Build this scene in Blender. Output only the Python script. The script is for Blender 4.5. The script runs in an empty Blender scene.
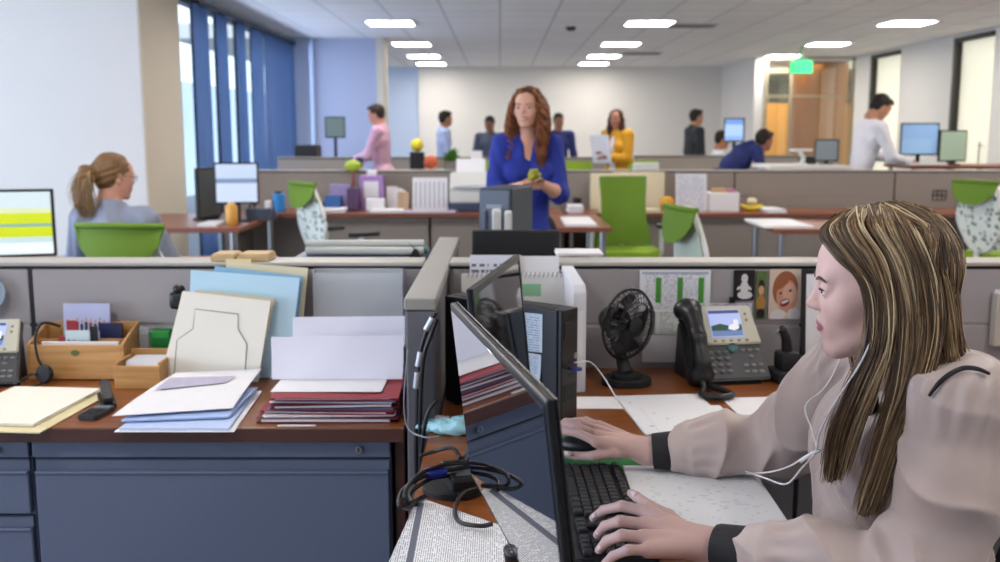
import bpy, bmesh, math, random
import numpy as np
from mathutils import Vector, Matrix, Euler
random.seed(7)
RNG = np.random.RandomState(11)
SC = bpy.context.scene
COL = SC.collection
R = math.radians
PI = math.pi

# ------------------------------------------------------------------ camera
F = 1000.0                      # focal length in pixels of the 1000 x 562 frame
CAMZ = 1.42
PITCH = R(8.47)
cam_d = bpy.data.cameras.new('camera')
cam_d.sensor_width = 36.0
cam_d.lens = 36.0 * F / 1000.0
cam_d.clip_start = 0.05
cam_d.clip_end = 200
cam_d.dof.use_dof = True
cam_d.dof.focus_distance = 1.62
cam_d.dof.aperture_fstop = 5.2
cam = bpy.data.objects.new('camera', cam_d)
cam.location = (0, 0, CAMZ)
cam.rotation_euler = (PI / 2 - PITCH, 0, 0)
COL.objects.link(cam)
SC.camera = cam

# ------------------------------------------------------------------ world, exposure
SC.view_settings.view_transform = 'Standard'
SC.view_settings.look = 'None'
SC.view_settings.exposure = 0.0
SC.view_settings.gamma = 1.0
SC.view_settings.use_curve_mapping = False
wd = bpy.data.worlds.new('sky')
SC.world = wd
wd.use_nodes = True
_bg = wd.node_tree.nodes['Background']
_bg.inputs['Color'].default_value = (0.76, 0.86, 1.0, 1)
_bg.inputs['Strength'].default_value = 2.4


def area_light(name, loc, rot, sx, sy, power, col):
    ld = bpy.data.lights.new(name, 'AREA')
    ld.shape = 'RECTANGLE'
    ld.size = sx
    ld.size_y = sy
    ld.energy = power
    ld.color = col
    lo = bpy.data.objects.new(name, ld)
    lo.location = loc
    lo.rotation_euler = rot
    COL.objects.link(lo)
    return lo


# daylight entering through the glazed side of the room on the left
area_light('window_daylight', (-6.35, 1.6, 1.55), (0, R(-90), 0), 2.2, 9.8, 320, (0.66, 0.77, 1.0))
area_light('window_daylight_far', (-2.62, 11.8, 1.7), (0, R(-90), 0), 1.8, 4.6, 48, (0.55, 0.70, 1.0))
CEIL = 2.70
LAMP_E = 29.0
# ------------------------------------------------------------------ pixel rays to points in the room
_c, _s = math.cos(PITCH), math.sin(PITCH)


def _ray(px, py):
    u = (px - 500) / F
    v = -(py - 281) / F
    return Vector((u, _c + v * _s, -_s + v * _c))


def onz(px, py, z):
    d = _ray(px, py)
    t = (z - CAMZ) / d.z
    return Vector((d.x * t, d.y * t, z))


def ony(px, py, y):
    d = _ray(px, py)
    t = y / d.y
    return Vector((d.x * t, y, CAMZ + d.z * t))


# ------------------------------------------------------------------ materials
def lin(h):
    h = h.lstrip('#')
    o = []
    for i in (0, 2, 4):
        v = int(h[i:i + 2], 16) / 255.0
        o.append(v / 12.92 if v <= 0.04045 else ((v + 0.055) / 1.055) ** 2.4)
    return (o[0], o[1], o[2], 1.0)


_M = {}


def mat(name, col, rough=0.6, metal=0.0, noise=0.0, scale=30.0, spec=0.5, emit=0.0, trans=0.0, coat=0.0, bump=0.0, sheen=0.0, sss=0.0, stretch=None, alpha=1.0):
    """procedural principled material; noise = relative variation of the base colour"""
    if name in _M:
        return _M[name]
    m = bpy.data.materials.new(name)
    m.use_nodes = True
    nt = m.node_tree
    b = nt.nodes['Principled BSDF']
    c = lin(col) if isinstance(col, str) else tuple(col) + (1.0,) * (4 - len(col))
    b.inputs['Base Color'].default_value = c
    b.inputs['Roughness'].default_value = rough
    b.inputs['Metallic'].default_value = metal
    b.inputs['Specular IOR Level'].default_value = spec
    b.inputs['Coat Weight'].default_value = coat
    b.inputs['Sheen Weight'].default_value = sheen
    b.inputs['Transmission Weight'].default_value = trans
    b.inputs['Alpha'].default_value = alpha
    if sss:
        b.inputs['Subsurface Weight'].default_value = sss
        b.inputs['Subsurface Radius'].default_value = (0.012, 0.005, 0.003)
        b.inputs['Subsurface Scale'].default_value = 0.6
    if emit:
        b.inputs['Emission Color'].default_value = c
        b.inputs['Emission Strength'].default_value = emit
    if noise or bump:
        tc = nt.nodes.new('ShaderNodeTexCoord')
        n = nt.nodes.new('ShaderNodeTexNoise')
        n.inputs['Scale'].default_value = scale
        n.inputs['Detail'].default_value = 4
        if stretch:
            mp = nt.nodes.new('ShaderNodeMapping')
            mp.inputs['Scale'].default_value = stretch
            nt.links.new(tc.outputs['Object'], mp.inputs['Vector'])
            nt.links.new(mp.outputs['Vector'], n.inputs['Vector'])
        else:
            nt.links.new(tc.outputs['Object'], n.inputs['Vector'])
        if noise:
            mx = nt.nodes.new('ShaderNodeMix')
            mx.data_type = 'RGBA'
            mx.inputs['A'].default_value = tuple(max(0, v * (1 - noise)) for v in c[:3]) + (1,)
            mx.inputs['B'].default_value = tuple(min(1, v * (1 + noise)) for v in c[:3]) + (1,)
            nt.links.new(n.outputs['Fac'], mx.inputs['Factor'])
            nt.links.new(mx.outputs['Result'], b.inputs['Base Color'])
        if bump:
            bp = nt.nodes.new('ShaderNodeBump')
            bp.inputs['Strength'].default_value = bump
            bp.inputs['Distance'].default_value = 0.004
            nt.links.new(n.outputs['Fac'], bp.inputs['Height'])
            nt.links.new(bp.outputs['Normal'], b.inputs['Normal'])
    _M[name] = m
    return m


def mat_attr(name, rough=0.5, sss=0.0, spec=0.5, attr='Col', bump=0.0, bscale=200.0, sheen=0.0, aniso=0.0):
    """material whose colour is stored on the vertices (skin with lips, streaked hair ...)"""
    if name in _M:
        return _M[name]
    m = bpy.data.materials.new(name)
    m.use_nodes = True
    nt = m.node_tree
    b = nt.nodes['Principled BSDF']
    a = nt.nodes.new('ShaderNodeAttribute')
    a.attribute_name = attr
    nt.links.new(a.outputs['Color'], b.inputs['Base Color'])
    b.inputs['Roughness'].default_value = rough
    b.inputs['Specular IOR Level'].default_value = spec
    b.inputs['Sheen Weight'].default_value = sheen
    b.inputs['Anisotropic'].default_value = aniso
    if sss:
        b.inputs['Subsurface Weight'].default_value = sss
        b.inputs['Subsurface Radius'].default_value = (0.010, 0.004, 0.002)
        b.inputs['Subsurface Scale'].default_value = 0.5
    if bump:
        tc = nt.nodes.new('ShaderNodeTexCoord')
        n = nt.nodes.new('ShaderNodeTexNoise')
        n.inputs['Scale'].default_value = bscale
        nt.links.new(tc.outputs['Object'], n.inputs['Vector'])
        bp = nt.nodes.new('ShaderNodeBump')
        bp.inputs['Strength'].default_value = bump
        bp.inputs['Distance'].default_value = 0.002
        nt.links.new(n.outputs['Fac'], bp.inputs['Height'])
        nt.links.new(bp.outputs['Normal'], b.inputs['Normal'])
    _M[name] = m
    return m


def mat_print(name, paper='#e9e9ee', ink='#6a6d78', rows=30.0, words=10.0, thr=0.5, line=0.45, ax='XY', band=None):
    """paper carrying rows of small print, laid over the sheet's own generated coordinates"""
    if name in _M:
        return _M[name]
    m = bpy.data.materials.new(name)
    m.use_nodes = True
    nt = m.node_tree
    N = nt.nodes.new
    L = nt.links.new
    b = nt.nodes['Principled BSDF']
    b.inputs['Roughness'].default_value = 0.75
    b.inputs['Specular IOR Level'].default_value = 0.25
    tc = N('ShaderNodeTexCoord')
    sp = N('ShaderNodeSeparateXYZ')
    L(tc.outputs['Generated'], sp.inputs[0])
    U, V = sp.outputs[ax[0]], sp.outputs[ax[1]]

    def math_(op, a, bb=None, c=None):
        n = N('ShaderNodeMath')
        n.operation = op
        for i, x in enumerate((a, bb, c)):
            if x is None:
                continue
            if isinstance(x, (int, float)):
                n.inputs[i].default_value = x
            else:
                L(x, n.inputs[i])
        return n.outputs[0]
    vr = math_('MULTIPLY', V, rows)
    fr = math_('FRACT', vr)
    fl = math_('FLOOR', vr)
    ln = math_('LESS_THAN', fr, line)
    cv = N('ShaderNodeCombineXYZ')
    L(math_('MULTIPLY', U, words), cv.inputs[0])
    L(math_('MULTIPLY', fl, 7.31), cv.inputs[1])
    nz = N('ShaderNodeTexNoise')
    nz.inputs['Scale'].default_value = 3.0
    nz.inputs['Detail'].default_value = 1.0
    L(cv.outputs[0], nz.inputs['Vector'])
    wd_ = math_('GREATER_THAN', nz.outputs['Fac'], thr)
    inn = math_('MULTIPLY', math_('MULTIPLY', math_('GREATER_THAN', U, 0.07), math_('LESS_THAN', U, 0.93)),
                math_('MULTIPLY', math_('GREATER_THAN', V, 0.05), math_('LESS_THAN', V, 0.95)))
    f = math_('MULTIPLY', math_('MULTIPLY', ln, wd_), inn)
    if band:
        bu = math_('MULTIPLY', math_('GREATER_THAN', V, band[0]), math_('LESS_THAN', V, band[1]))
        f = math_('MAXIMUM', math_('MULTIPLY', f, 0.62), math_('MULTIPLY', bu, inn))
    mx = N('ShaderNodeMix')
    mx.data_type = 'RGBA'
    mx.inputs['A'].default_value = lin(paper)
    mx.inputs['B'].default_value = lin(ink)
    L(f, mx.inputs['Factor'])
    L(mx.outputs['Result'], b.inputs['Base Color'])
    _M[name] = m
    return m


# ------------------------------------------------------------------ objects and parts
def tag(o, label, cat, group=None, kind=None):
    if label:
        o['label'] = label
    if cat:
        o['category'] = cat
    if group:
        o['group'] = group
    if kind:
        o['kind'] = kind
    return o


def thing(name, label, cat, loc=(0, 0, 0), rz=0.0, group=None):
    o = bpy.data.objects.new(name, None)
    o.empty_display_size = 0.1
    COL.objects.link(o)
    o.location = loc
    o.rotation_euler = (0, 0, rz)
    return tag(o, label, cat, group)


def obj(name, bm, m, parent=None, smooth=False, loc=None, rot=None, label=None, auto=None):
    me = bpy.data.meshes.new(name)
    bmesh.ops.recalc_face_normals(bm, faces=bm.faces[:])
    bm.to_mesh(me)
    bm.free()
    ms = m if isinstance(m, (list, tuple)) else [m]
    for x in ms:
        me.materials.append(x)
    if smooth:
        for p in me.polygons:
            p.use_smooth = True
        if auto:
            me.set_sharp_from_angle(angle=R(auto))
    o = bpy.data.objects.new(name, me)
    COL.objects.link(o)
    if parent is not None:
        o.parent = parent
    if loc is not None:
        o.location = loc
    if rot is not None:
        o.rotation_euler = rot
    if label:
        o['label'] = label
    return o


def struct(name, bm, m, label=None, parent=None, smooth=False):
    o = obj(name, bm, m, parent, smooth)
    if parent is None:
        o['kind'] = 'structure'
        tag(o, label, None)
    return o


def copy_tree(o, parent=None, loc=None, rz=None, label=None, mats=None):
    c = o.copy()
    COL.objects.link(c)
    if parent is not None:
        c.parent = parent
    if loc is not None:
        c.location = loc
    if rz is not None:
        c.rotation_euler = (0, 0, rz)
    if label:
        c['label'] = label
    for ch in list(o.children):
        copy_tree(ch, c)
    return c


def BM():
    return bmesh.new()


def _xf(bm, vs, M):
    if M is not None:
        bmesh.ops.transform(bm, matrix=M, verts=vs)


def _setmi(faces, mi):
    if mi:
        for f in faces:
            f.material_index = mi


def rotm(rx=0, ry=0, rz=0):
    return Euler((rx, ry, rz)).to_matrix().to_4x4()


def T(x=0, y=0, z=0):
    return Matrix.Translation((x, y, z))


def box(bm, x0, x1, y0, y1, z0, z1, bev=0.0, M=None, mi=0, seg=2):
    r = bmesh.ops.create_cube(bm, size=1.0)
    vs = r['verts']
    bmesh.ops.scale(bm, vec=(x1 - x0, y1 - y0, z1 - z0), verts=vs)
    bmesh.ops.translate(bm, vec=((x0 + x1) / 2, (y0 + y1) / 2, (z0 + z1) / 2), verts=vs)
    fs = set(f for v in vs for f in v.link_faces)
    if bev > 0:
        es = list(set(e for v in vs for e in v.link_edges))
        rr = bmesh.ops.bevel(bm, geom=es, offset=bev, segments=seg, affect='EDGES', profile=0.5)
        fs = set(rr['faces']) | set(f for f in fs if f.is_valid)
        vs = list(set(v for f in fs for v in f.verts))
        fs = set(f for v in vs for f in v.link_faces)
    _setmi(fs, mi)
    _xf(bm, vs, M)
    return vs


def cyl(bm, p0, p1, r0, r1=None, seg=16, mi=0, M=None):
    return tube(bm, [p0, p1], [r0, r0 if r1 is None else r1], seg, mi=mi, M=M)


def catmull(pts, n=6):
    P = [Vector(p) for p in pts]
    if len(P) < 3:
        return P
    out = []
    for i in range(len(P) - 1):
        p0 = P[max(i - 1, 0)]
        p1 = P[i]
        p2 = P[i + 1]
        p3 = P[min(i + 2, len(P) - 1)]
        for k in range(n):
            t = k / n
            out.append(0.5 * ((2 * p1) + (p2 - p0) * t + (2 * p0 - 5 * p1 + 4 * p2 - p3) * t * t + (3 * p1 - p0 - 3 * p2 + p3) * t ** 3))
    out.append(P[-1])
    return out


def tube(bm, pts, r, seg=8, mi=0, M=None, smoothn=0, caps=True):
    P = [Vector(p) for p in pts]
    if smoothn:
        P = catmull(P, smoothn)
    n = len(P)
    if not isinstance(r, (list, tuple)):
        rr = [r] * n
    elif len(r) == n:
        rr = list(r)
    else:
        rr = [float(np.interp(i / (n - 1), np.linspace(0, 1, len(r)), r)) for i in range(n)]
    rings = []
    prev = None
    newv = []
    for i in range(n):
        t = (P[min(i + 1, n - 1)] - P[max(i - 1, 0)])
        if t.length < 1e-9:
            t = Vector((0, 0, 1))
        t.normalize()
        if prev is None:
            a = Vector((0, 0, 1)) if abs(t.z) < 0.9 else Vector((1, 0, 0))
            u = t.cross(a).normalized()
        else:
            u = (prev - t * prev.dot(t))
            u = u.normalized() if u.length > 1e-6 else t.cross(Vector((0, 0, 1))).normalized()
        prev = u
        w = t.cross(u)
        ring = []
        for k in range(seg):
            ang = 2 * PI * k / seg
            ring.append(bm.verts.new(P[i] + (u * math.cos(ang) + w * math.sin(ang)) * rr[i]))
        rings.append(ring)
        newv += ring
    fs = []
    for i in range(n - 1):
        for k in range(seg):
            fs.append(bm.faces.new((rings[i][k], rings[i][(k + 1) % seg], rings[i + 1][(k + 1) % seg], rings[i + 1][k])))
    if caps:
        fs.append(bm.faces.new(list(reversed(rings[0]))))
        fs.append(bm.faces.new(rings[-1]))
    _setmi(fs, mi)
    _xf(bm, newv, M)
    return newv


def lathe(bm, prof, seg=24, M=None, mi=0):
    rings = []
    newv = []
    for (r, z) in prof:
        ring = [bm.verts.new((max(r, 1e-5) * math.cos(2 * PI * k / seg), max(r, 1e-5) * math.sin(2 * PI * k / seg), z)) for k in range(seg)]
        rings.append(ring)
        newv += ring
    fs = []
    for i in range(len(rings) - 1):
        for k in range(seg):
            fs.append(bm.faces.new((rings[i][k], rings[i][(k + 1) % seg], rings[i + 1][(k + 1) % seg], rings[i + 1][k])))
    fs.append(bm.faces.new(list(reversed(rings[0]))))
    fs.append(bm.faces.new(rings[-1]))
    _setmi(fs, mi)
    _xf(bm, newv, M)
    return newv


def ball(bm, c, r, M=None, mi=0, seg=20, rings=12):
    if not isinstance(r, (list, tuple)):
        r = (r, r, r)
    rr = bmesh.ops.create_uvsphere(bm, u_segments=seg, v_segments=rings, radius=1.0)
    vs = rr['verts']
    bmesh.ops.scale(bm, vec=r, verts=vs)
    bmesh.ops.translate(bm, vec=c, verts=vs)
    _setmi(set(f for v in vs for f in v.link_faces), mi)
    _xf(bm, vs, M)
    return vs


def prism(bm, outline, z0, z1, M=None, mi=0, bev=0.0):
    a = [bm.verts.new((x, y, z0)) for x, y in outline]
    b = [bm.verts.new((x, y, z1)) for x, y in outline]
    n = len(a)
    fs = [bm.faces.new(list(reversed(a))), bm.faces.new(b)]
    for i in range(n):
        fs.append(bm.faces.new((a[i], a[(i + 1) % n], b[(i + 1) % n], b[i])))
    _setmi(fs, mi)
    vs = a + b
    if bev > 0:
        es = list(set(e for v in vs for e in v.link_edges))
        rr = bmesh.ops.bevel(bm, geom=es, offset=bev, segments=2, affect='EDGES')
        fs2 = set(rr['faces']) | set(f for f in fs if f.is_valid)
        vs = list(set(v for f in fs2 for v in f.verts))
        _setmi(set(f for v in vs for f in v.link_faces), mi)
    _xf(bm, vs, M)
    return vs


def rrect(w, h, r, n=5, cx=0.0, cy=0.0):
    pts = []
    for (sx, sy, a0) in ((1, -1, -90), (1, 1, 0), (-1, 1, 90), (-1, -1, 180)):
        for k in range(n + 1):
            a = R(a0 + 90.0 * k / n)
            pts.append((cx + sx * (w / 2 - r) + r * math.cos(a), cy + sy * (h / 2 - r) + r * math.sin(a)))
    return pts


def sheet(bm, P, nx, ny, th=0.0006, mi=0, M=None):
    """thin sheet; P(u, v) gives its surface, th its thickness"""
    g = [[Vector(P(i / nx, j / ny)) for j in range(ny + 1)] for i in range(nx + 1)]
    top = []
    bot = []
    for i in range(nx + 1):
        a = []
        b = []
        for j in range(ny + 1):
            du = g[min(i + 1, nx)][j] - g[max(i - 1, 0)][j]
            dv = g[i][min(j + 1, ny)] - g[i][max(j - 1, 0)]
            nn = du.cross(dv)
            nn = nn.normalized() if nn.length > 1e-12 else Vector((0, 0, 1))
            a.append(bm.verts.new(g[i][j] + nn * th / 2))
            b.append(bm.verts.new(g[i][j] - nn * th / 2))
        top.append(a)
        bot.append(b)
    fs = []
    for i in range(nx):
        for j in range(ny):
            fs.append(bm.faces.new((top[i][j], top[i + 1][j], top[i + 1][j + 1], top[i][j + 1])))
            fs.append(bm.faces.new((bot[i][j], bot[i][j + 1], bot[i + 1][j + 1], bot[i + 1][j])))
    for i in range(nx):
        fs.append(bm.faces.new((top[i][0], bot[i][0], bot[i + 1][0], top[i + 1][0])))
        fs.append(bm.faces.new((top[i][ny], top[i + 1][ny], bot[i + 1][ny], bot[i][ny])))
    for j in range(ny):
        fs.append(bm.faces.new((top[0][j], top[0][j + 1], bot[0][j + 1], bot[0][j])))
        fs.append(bm.faces.new((top[nx][j], bot[nx][j], bot[nx][j + 1], top[nx][j + 1])))
    _setmi(fs, mi)
    vs = [v for row in top + bot for v in row]
    _xf(bm, vs, M)
    return vs


def text(name, body, size, m, parent, loc, rot, ext=0.001, align='CENTER'):
    fc = bpy.data.curves.new('t_' + name, 'FONT')
    fc.body = body
    fc.size = size
    fc.align_x = align
    fc.align_y = 'CENTER'
    fc.extrude = ext
    fo = bpy.data.objects.new('t_' + name, fc)
    COL.objects.link(fo)
    me = bpy.data.meshes.new_from_object(fo.evaluated_get(bpy.context.evaluated_depsgraph_get()))
    bpy.data.objects.remove(fo)
    bpy.data.curves.remove(fc)
    me.materials.clear()
    me.materials.append(m)
    o = bpy.data.objects.new(name, me)
    COL.objects.link(o)
    o.parent = parent
    o.location = loc
    o.rotation_euler = rot
    return o


# ------------------------------------------------------------------ distance-field modelling for bodies and soft shapes
class Blob:
    """smooth union of tapered limbs and ellipsoids, turned into one continuous surface (surface nets)"""

    def __init__(s, k=0.02):
        s.ops = []
        s.k = k

    def cone(s, a, b, ra, rb, k=None, sub=False):
        s.ops.append(('c', np.array(a, float), np.array(b, float), ra, rb, s.k if k is None else k, sub))
        return s

    def chain(s, pts, rs, k=None):
        for i in range(len(pts) - 1):
            s.cone(pts[i], pts[i + 1], rs[i], rs[i + 1], k)
        return s

    def ell(s, c, r, rot=None, k=None, sub=False):
        if not isinstance(r, (tuple, list, np.ndarray)):
            r = (r, r, r)
        m = np.eye(3) if rot is None else np.array(rot.to_3x3() if isinstance(rot, Matrix) and len(rot) == 4 else rot)
        s.ops.append(('e', np.array(c, float), np.array(r, float), m, s.k if k is None else k, sub))
        return s

    def plane(s, p, n, k=0.003):
        """cut away what lies on the side the normal points to"""
        n = np.array(n, float)
        s.ops.append(('p', np.array(p, float), n / np.linalg.norm(n), k))
        return s

    def xform(s, M):
        m = np.array(M.to_3x3())
        t = np.array(M.translation)
        sc = float(abs(np.linalg.det(m)) ** (1 / 3))
        q = m / sc
        out = []
        for o in s.ops:
            if o[0] == 'c':
                out.append(('c', m @ o[1] + t, m @ o[2] + t, o[3] * sc, o[4] * sc, o[5] * sc, o[6]))
            elif o[0] == 'e':
                out.append(('e', m @ o[1] + t, o[2] * sc, q @ o[3], o[4] * sc, o[5]))
            else:
                out.append(('p', m @ o[1] + t, q @ o[2], o[3]))
        s.ops = out
        return s

    def add(s, other):
        s.ops += other.ops
        return s

    def bounds(s):
        lo = np.full(3, 1e9)
        hi = -lo
        for o in s.ops:
            if o[0] == 'c' and not o[6]:
                r = max(o[3], o[4])
                lo = np.minimum(lo, np.minimum(o[1], o[2]) - r)
                hi = np.maximum(hi, np.maximum(o[1], o[2]) + r)
            elif o[0] == 'e' and not o[5]:
                r = np.abs(o[3]) @ o[2]
                lo = np.minimum(lo, o[1] - r)
                hi = np.maximum(hi, o[1] + r)
        return lo, hi

    def mesh(s, vox, disp=None, smooth=1):
        lo, hi = s.bounds()
        lo = lo - 4 * vox
        hi = hi + 4 * vox
        dim = np.ceil((hi - lo) / vox).astype(int) + 1
        D = np.full(dim, 1.0, np.float32)
        ax = [lo[i] + vox * np.arange(dim[i]) for i in range(3)]
        for o in s.ops:
            if o[0] == 'p':
                g = (ax[0] - o[1][0])[:, None, None] * o[2][0] + (ax[1] - o[1][1])[None, :, None] * o[2][1] + (ax[2] - o[1][2])[None, None, :] * o[2][2]
                k = o[3]
                h = np.maximum(k - np.abs(D - g), 0) / k
                D = (np.maximum(D, g) + h * h * k * 0.25).astype(np.float32)
                continue
            if o[0] == 'c':
                r = max(o[3], o[4])
                k = o[5]
                sub = o[6]
                b0 = np.minimum(o[1], o[2]) - r
                b1 = np.maximum(o[1], o[2]) + r
            else:
                k = o[4]
                sub = o[5]
                e = np.abs(o[3]) @ o[2]
                b0 = o[1] - e
                b1 = o[1] + e
            mg = k * 1.2 + 3 * vox
            i0 = np.clip(np.floor((b0 - mg - lo) / vox).astype(int), 0, dim)
            i1 = np.clip(np.ceil((b1 + mg - lo) / vox).astype(int) + 1, 0, dim)
            if np.any(i1 <= i0):
                continue
            sl = tuple(slice(i0[i], i1[i]) for i in range(3))
            X = ax[0][sl[0]][:, None, None]
            Y = ax[1][sl[1]][None, :, None]
            Z = ax[2][sl[2]][None, None, :]
            if o[0] == 'c':
                a, b = o[1], o[2]
                ab = b - a
                L2 = max(float(ab @ ab), 1e-12)
                t = np.clip(((X - a[0]) * ab[0] + (Y - a[1]) * ab[1] + (Z - a[2]) * ab[2]) / L2, 0, 1)
                d = np.sqrt((X - a[0] - t * ab[0]) ** 2 + (Y - a[1] - t * ab[1]) ** 2 + (Z - a[2] - t * ab[2]) ** 2) - (o[3] + (o[4] - o[3]) * t)
            else:
                m = o[3]
                px, py, pz = X - o[1][0], Y - o[1][1], Z - o[1][2]
                l0 = (px * m[0, 0] + py * m[1, 0] + pz * m[2, 0])
                l1 = (px * m[0, 1] + py * m[1, 1] + pz * m[2, 1])
                l2 = (px * m[0, 2] + py * m[1, 2] + pz * m[2, 2])
                r = o[2]
                k0 = np.sqrt((l0 / r[0]) ** 2 + (l1 / r[1]) ** 2 + (l2 / r[2]) ** 2)
                k1 = np.sqrt((l0 / r[0] ** 2) ** 2 + (l1 / r[1] ** 2) ** 2 + (l2 / r[2] ** 2) ** 2)
                d = k0 * (k0 - 1) / np.maximum(k1, 1e-9)
            A = D[sl]
            kk = max(k, 1e-6)
            if sub:
                d = -d
                h = np.maximum(kk - np.abs(A - d), 0) / kk
                D[sl] = np.maximum(A, d) + h * h * kk * 0.25
            else:
                h = np.maximum(kk - np.abs(A - d), 0) / kk
                D[sl] = np.minimum(A, d) - h * h * kk * 0.25
        if disp is not None:
            D = (D + disp(ax[0][:, None, None], ax[1][None, :, None], ax[2][None, None, :])).astype(np.float32)
        return surface_nets(D, lo, vox, smooth)


def surface_nets(D, lo, vox, smooth=1):
    neg = D < 0
    dim = np.array(D.shape)
    cshape = dim - 1
    cnt = np.zeros(cshape, np.float32)
    acc = np.zeros(tuple(cshape) + (3,), np.float32)
    corners = [(i, j, k) for i in (0, 1) for j in (0, 1) for k in (0, 1)]

    def sub(A, c):
        return A[c[0]:c[0] + cshape[0], c[1]:c[1] + cshape[1], c[2]:c[2] + cshape[2]]
    for c in corners:
        for axis in range(3):
            if c[axis] == 1:
                continue
            e = list(c)
            e[axis] = 1
            a = sub(D, c)
            b = sub(D, e)
            cr = (a < 0) != (b < 0)
            if not cr.any():
                continue
            t = a[cr] / (a[cr] - b[cr])
            p = np.zeros((t.shape[0], 3), np.float32)
            for q in range(3):
                p[:, q] = c[q]
            p[:, axis] = t
            acc[cr] += p
            cnt[cr] += 1
    act = cnt > 0
    idx = np.full(cshape, -1, np.int64)
    ijk = np.argwhere(act)
    idx[act] = np.arange(len(ijk))
    V = (ijk + acc[act] / cnt[act][:, None])
    quads = []
    for axis in range(3):
        o1, o2 = [(1, 2), (2, 0), (0, 1)][axis]
        sl_a = [slice(None)] * 3
        sl_b = [slice(None)] * 3
        sl_a[axis] = slice(0, -1)
        sl_b[axis] = slice(1, None)
        cr = neg[tuple(sl_a)] != neg[tuple(sl_b)]
        E = np.argwhere(cr)
        ok = np.ones(len(E), bool)
        for o in (o1, o2):
            ok &= (E[:, o] > 0) & (E[:, o] < dim[o] - 1)
        E = E[ok]
        s = neg[tuple(sl_a)][tuple(E.T)]
        c00 = E.copy()
        c10 = E.copy()
        c10[:, o1] -= 1
        c01 = E.copy()
        c01[:, o2] -= 1
        c11 = E.copy()
        c11[:, o1] -= 1
        c11[:, o2] -= 1
        q = np.stack([idx[tuple(c.T)] for c in (c00, c10, c11, c01)], 1)
        q[s] = q[s][:, ::-1]
        q = q[:, ::-1]
        quads.append(q)
    Q = np.concatenate(quads)
    Q = Q[(Q >= 0).all(1)]
    for _ in range(smooth):
        S = np.zeros_like(V)
        C = np.zeros(len(V))
        for a, b in ((0, 1), (1, 2), (2, 3), (3, 0)):
            np.add.at(S, Q[:, a], V[Q[:, b]])
            np.add.at(C, Q[:, a], 1)
            np.add.at(S, Q[:, b], V[Q[:, a]])
            np.add.at(C, Q[:, b], 1)
        V = 0.5 * V + 0.5 * S / np.maximum(C, 1)[:, None]
    return V * vox + lo, Q


def npmesh(name, V, Q, m, parent=None, origin=(0, 0, 0), col=None, label=None):
    """mesh object from arrays; col: per-vertex linear colours"""
    me = bpy.data.meshes.new(name)
    V = np.asarray(V, float) - np.array(origin, float)
    n = Q.shape[1]
    me.vertices.add(len(V))
    me.vertices.foreach_set('co', V.astype(np.float32).ravel())
    me.loops.add(Q.size)
    me.loops.foreach_set('vertex_index', Q.astype(np.int32).ravel())
    me.polygons.add(len(Q))
    me.polygons.foreach_set('loop_start', (np.arange(len(Q)) * n).astype(np.int32))
    me.polygons.foreach_set('use_smooth', np.ones(len(Q), bool))
    me.update(calc_edges=True)
    me.validate()
    if col is not None:
        at = me.color_attributes.new('Col', 'FLOAT_COLOR', 'POINT')
        c4 = np.ones((len(V), 4), np.float32)
        c4[:, :3] = col
        at.data.foreach_set('color', c4.ravel())
    for x in (m if isinstance(m, (list, tuple)) else [m]):
        me.materials.append(x)
    o = bpy.data.objects.new(name, me)
    COL.objects.link(o)
    if parent is not None:
        o.parent = parent
    if label:
        o['label'] = label
    return o
# ------------------------------------------------------------------ room materials
M_white = mat('painted_plaster', '#e2dfd9', 0.85, noise=0.03, scale=2.0)
M_blue_wall = mat('pale_blue_paint', '#c3d2ea', 0.85, noise=0.03, scale=2.0)
M_lav_wall = mat('cool_white_paint', '#e0deda', 0.85, noise=0.03, scale=2.0)
M_beige = mat('beige_paint_and_light', '#d6cdbb', 0.85, noise=0.03, scale=2.0)
M_black = mat('black_metal', '#15161a', 0.45)
M_carpet = mat('blue_grey_carpet', '#83858b', 0.95, noise=0.25, scale=160, bump=0.4)
M_glass = bpy.data.materials.new('clear_glass')
M_glass.use_nodes = True
_n = M_glass.node_tree
_n.nodes.remove(_n.nodes['Principled BSDF'])
_t = _n.nodes.new('ShaderNodeBsdfTransparent'); _t.inputs['Color'].default_value = (0.93, 0.97, 0.98, 1)
_g = _n.nodes.new('ShaderNodeBsdfGlossy'); _g.inputs['Roughness'].default_value = 0.02
_x = _n.nodes.new('ShaderNodeMixShader'); _x.inputs['Fac'].default_value = 0.07
_n.links.new(_t.outputs[0], _x.inputs[1]); _n.links.new(_g.outputs[0], _x.inputs[2])
_n.links.new(_x.outputs[0], _n.nodes['Material Output'].inputs['Surface'])


def ceiling_mat():
    m = bpy.data.materials.new('ceiling_tiles')
    m.use_nodes = True
    nt = m.node_tree
    b = nt.nodes['Principled BSDF']
    b.inputs['Roughness'].default_value = 0.9
    tc = nt.nodes.new('ShaderNodeTexCoord')
    br = nt.nodes.new('ShaderNodeTexBrick')
    br.offset = 0.0
    br.inputs['Scale'].default_value = 1.0
    br.inputs['Brick Width'].default_value = 0.61
    br.inputs['Row Height'].default_value = 0.61
    br.inputs['Mortar Size'].default_value = 0.014
    br.inputs['Mortar Smooth'].default_value = 0.2
    br.inputs['Color1'].default_value = lin('#efebe7')
    br.inputs['Color2'].default_value = lin('#eae5e1')
    br.inputs['Mortar'].default_value = lin('#c9c5c4')
    nt.links.new(tc.outputs['Object'], br.inputs['Vector'])
    nt.links.new(br.outputs['Color'], b.inputs['Base Color'])
    return m


M_ceil = ceiling_mat()

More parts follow.
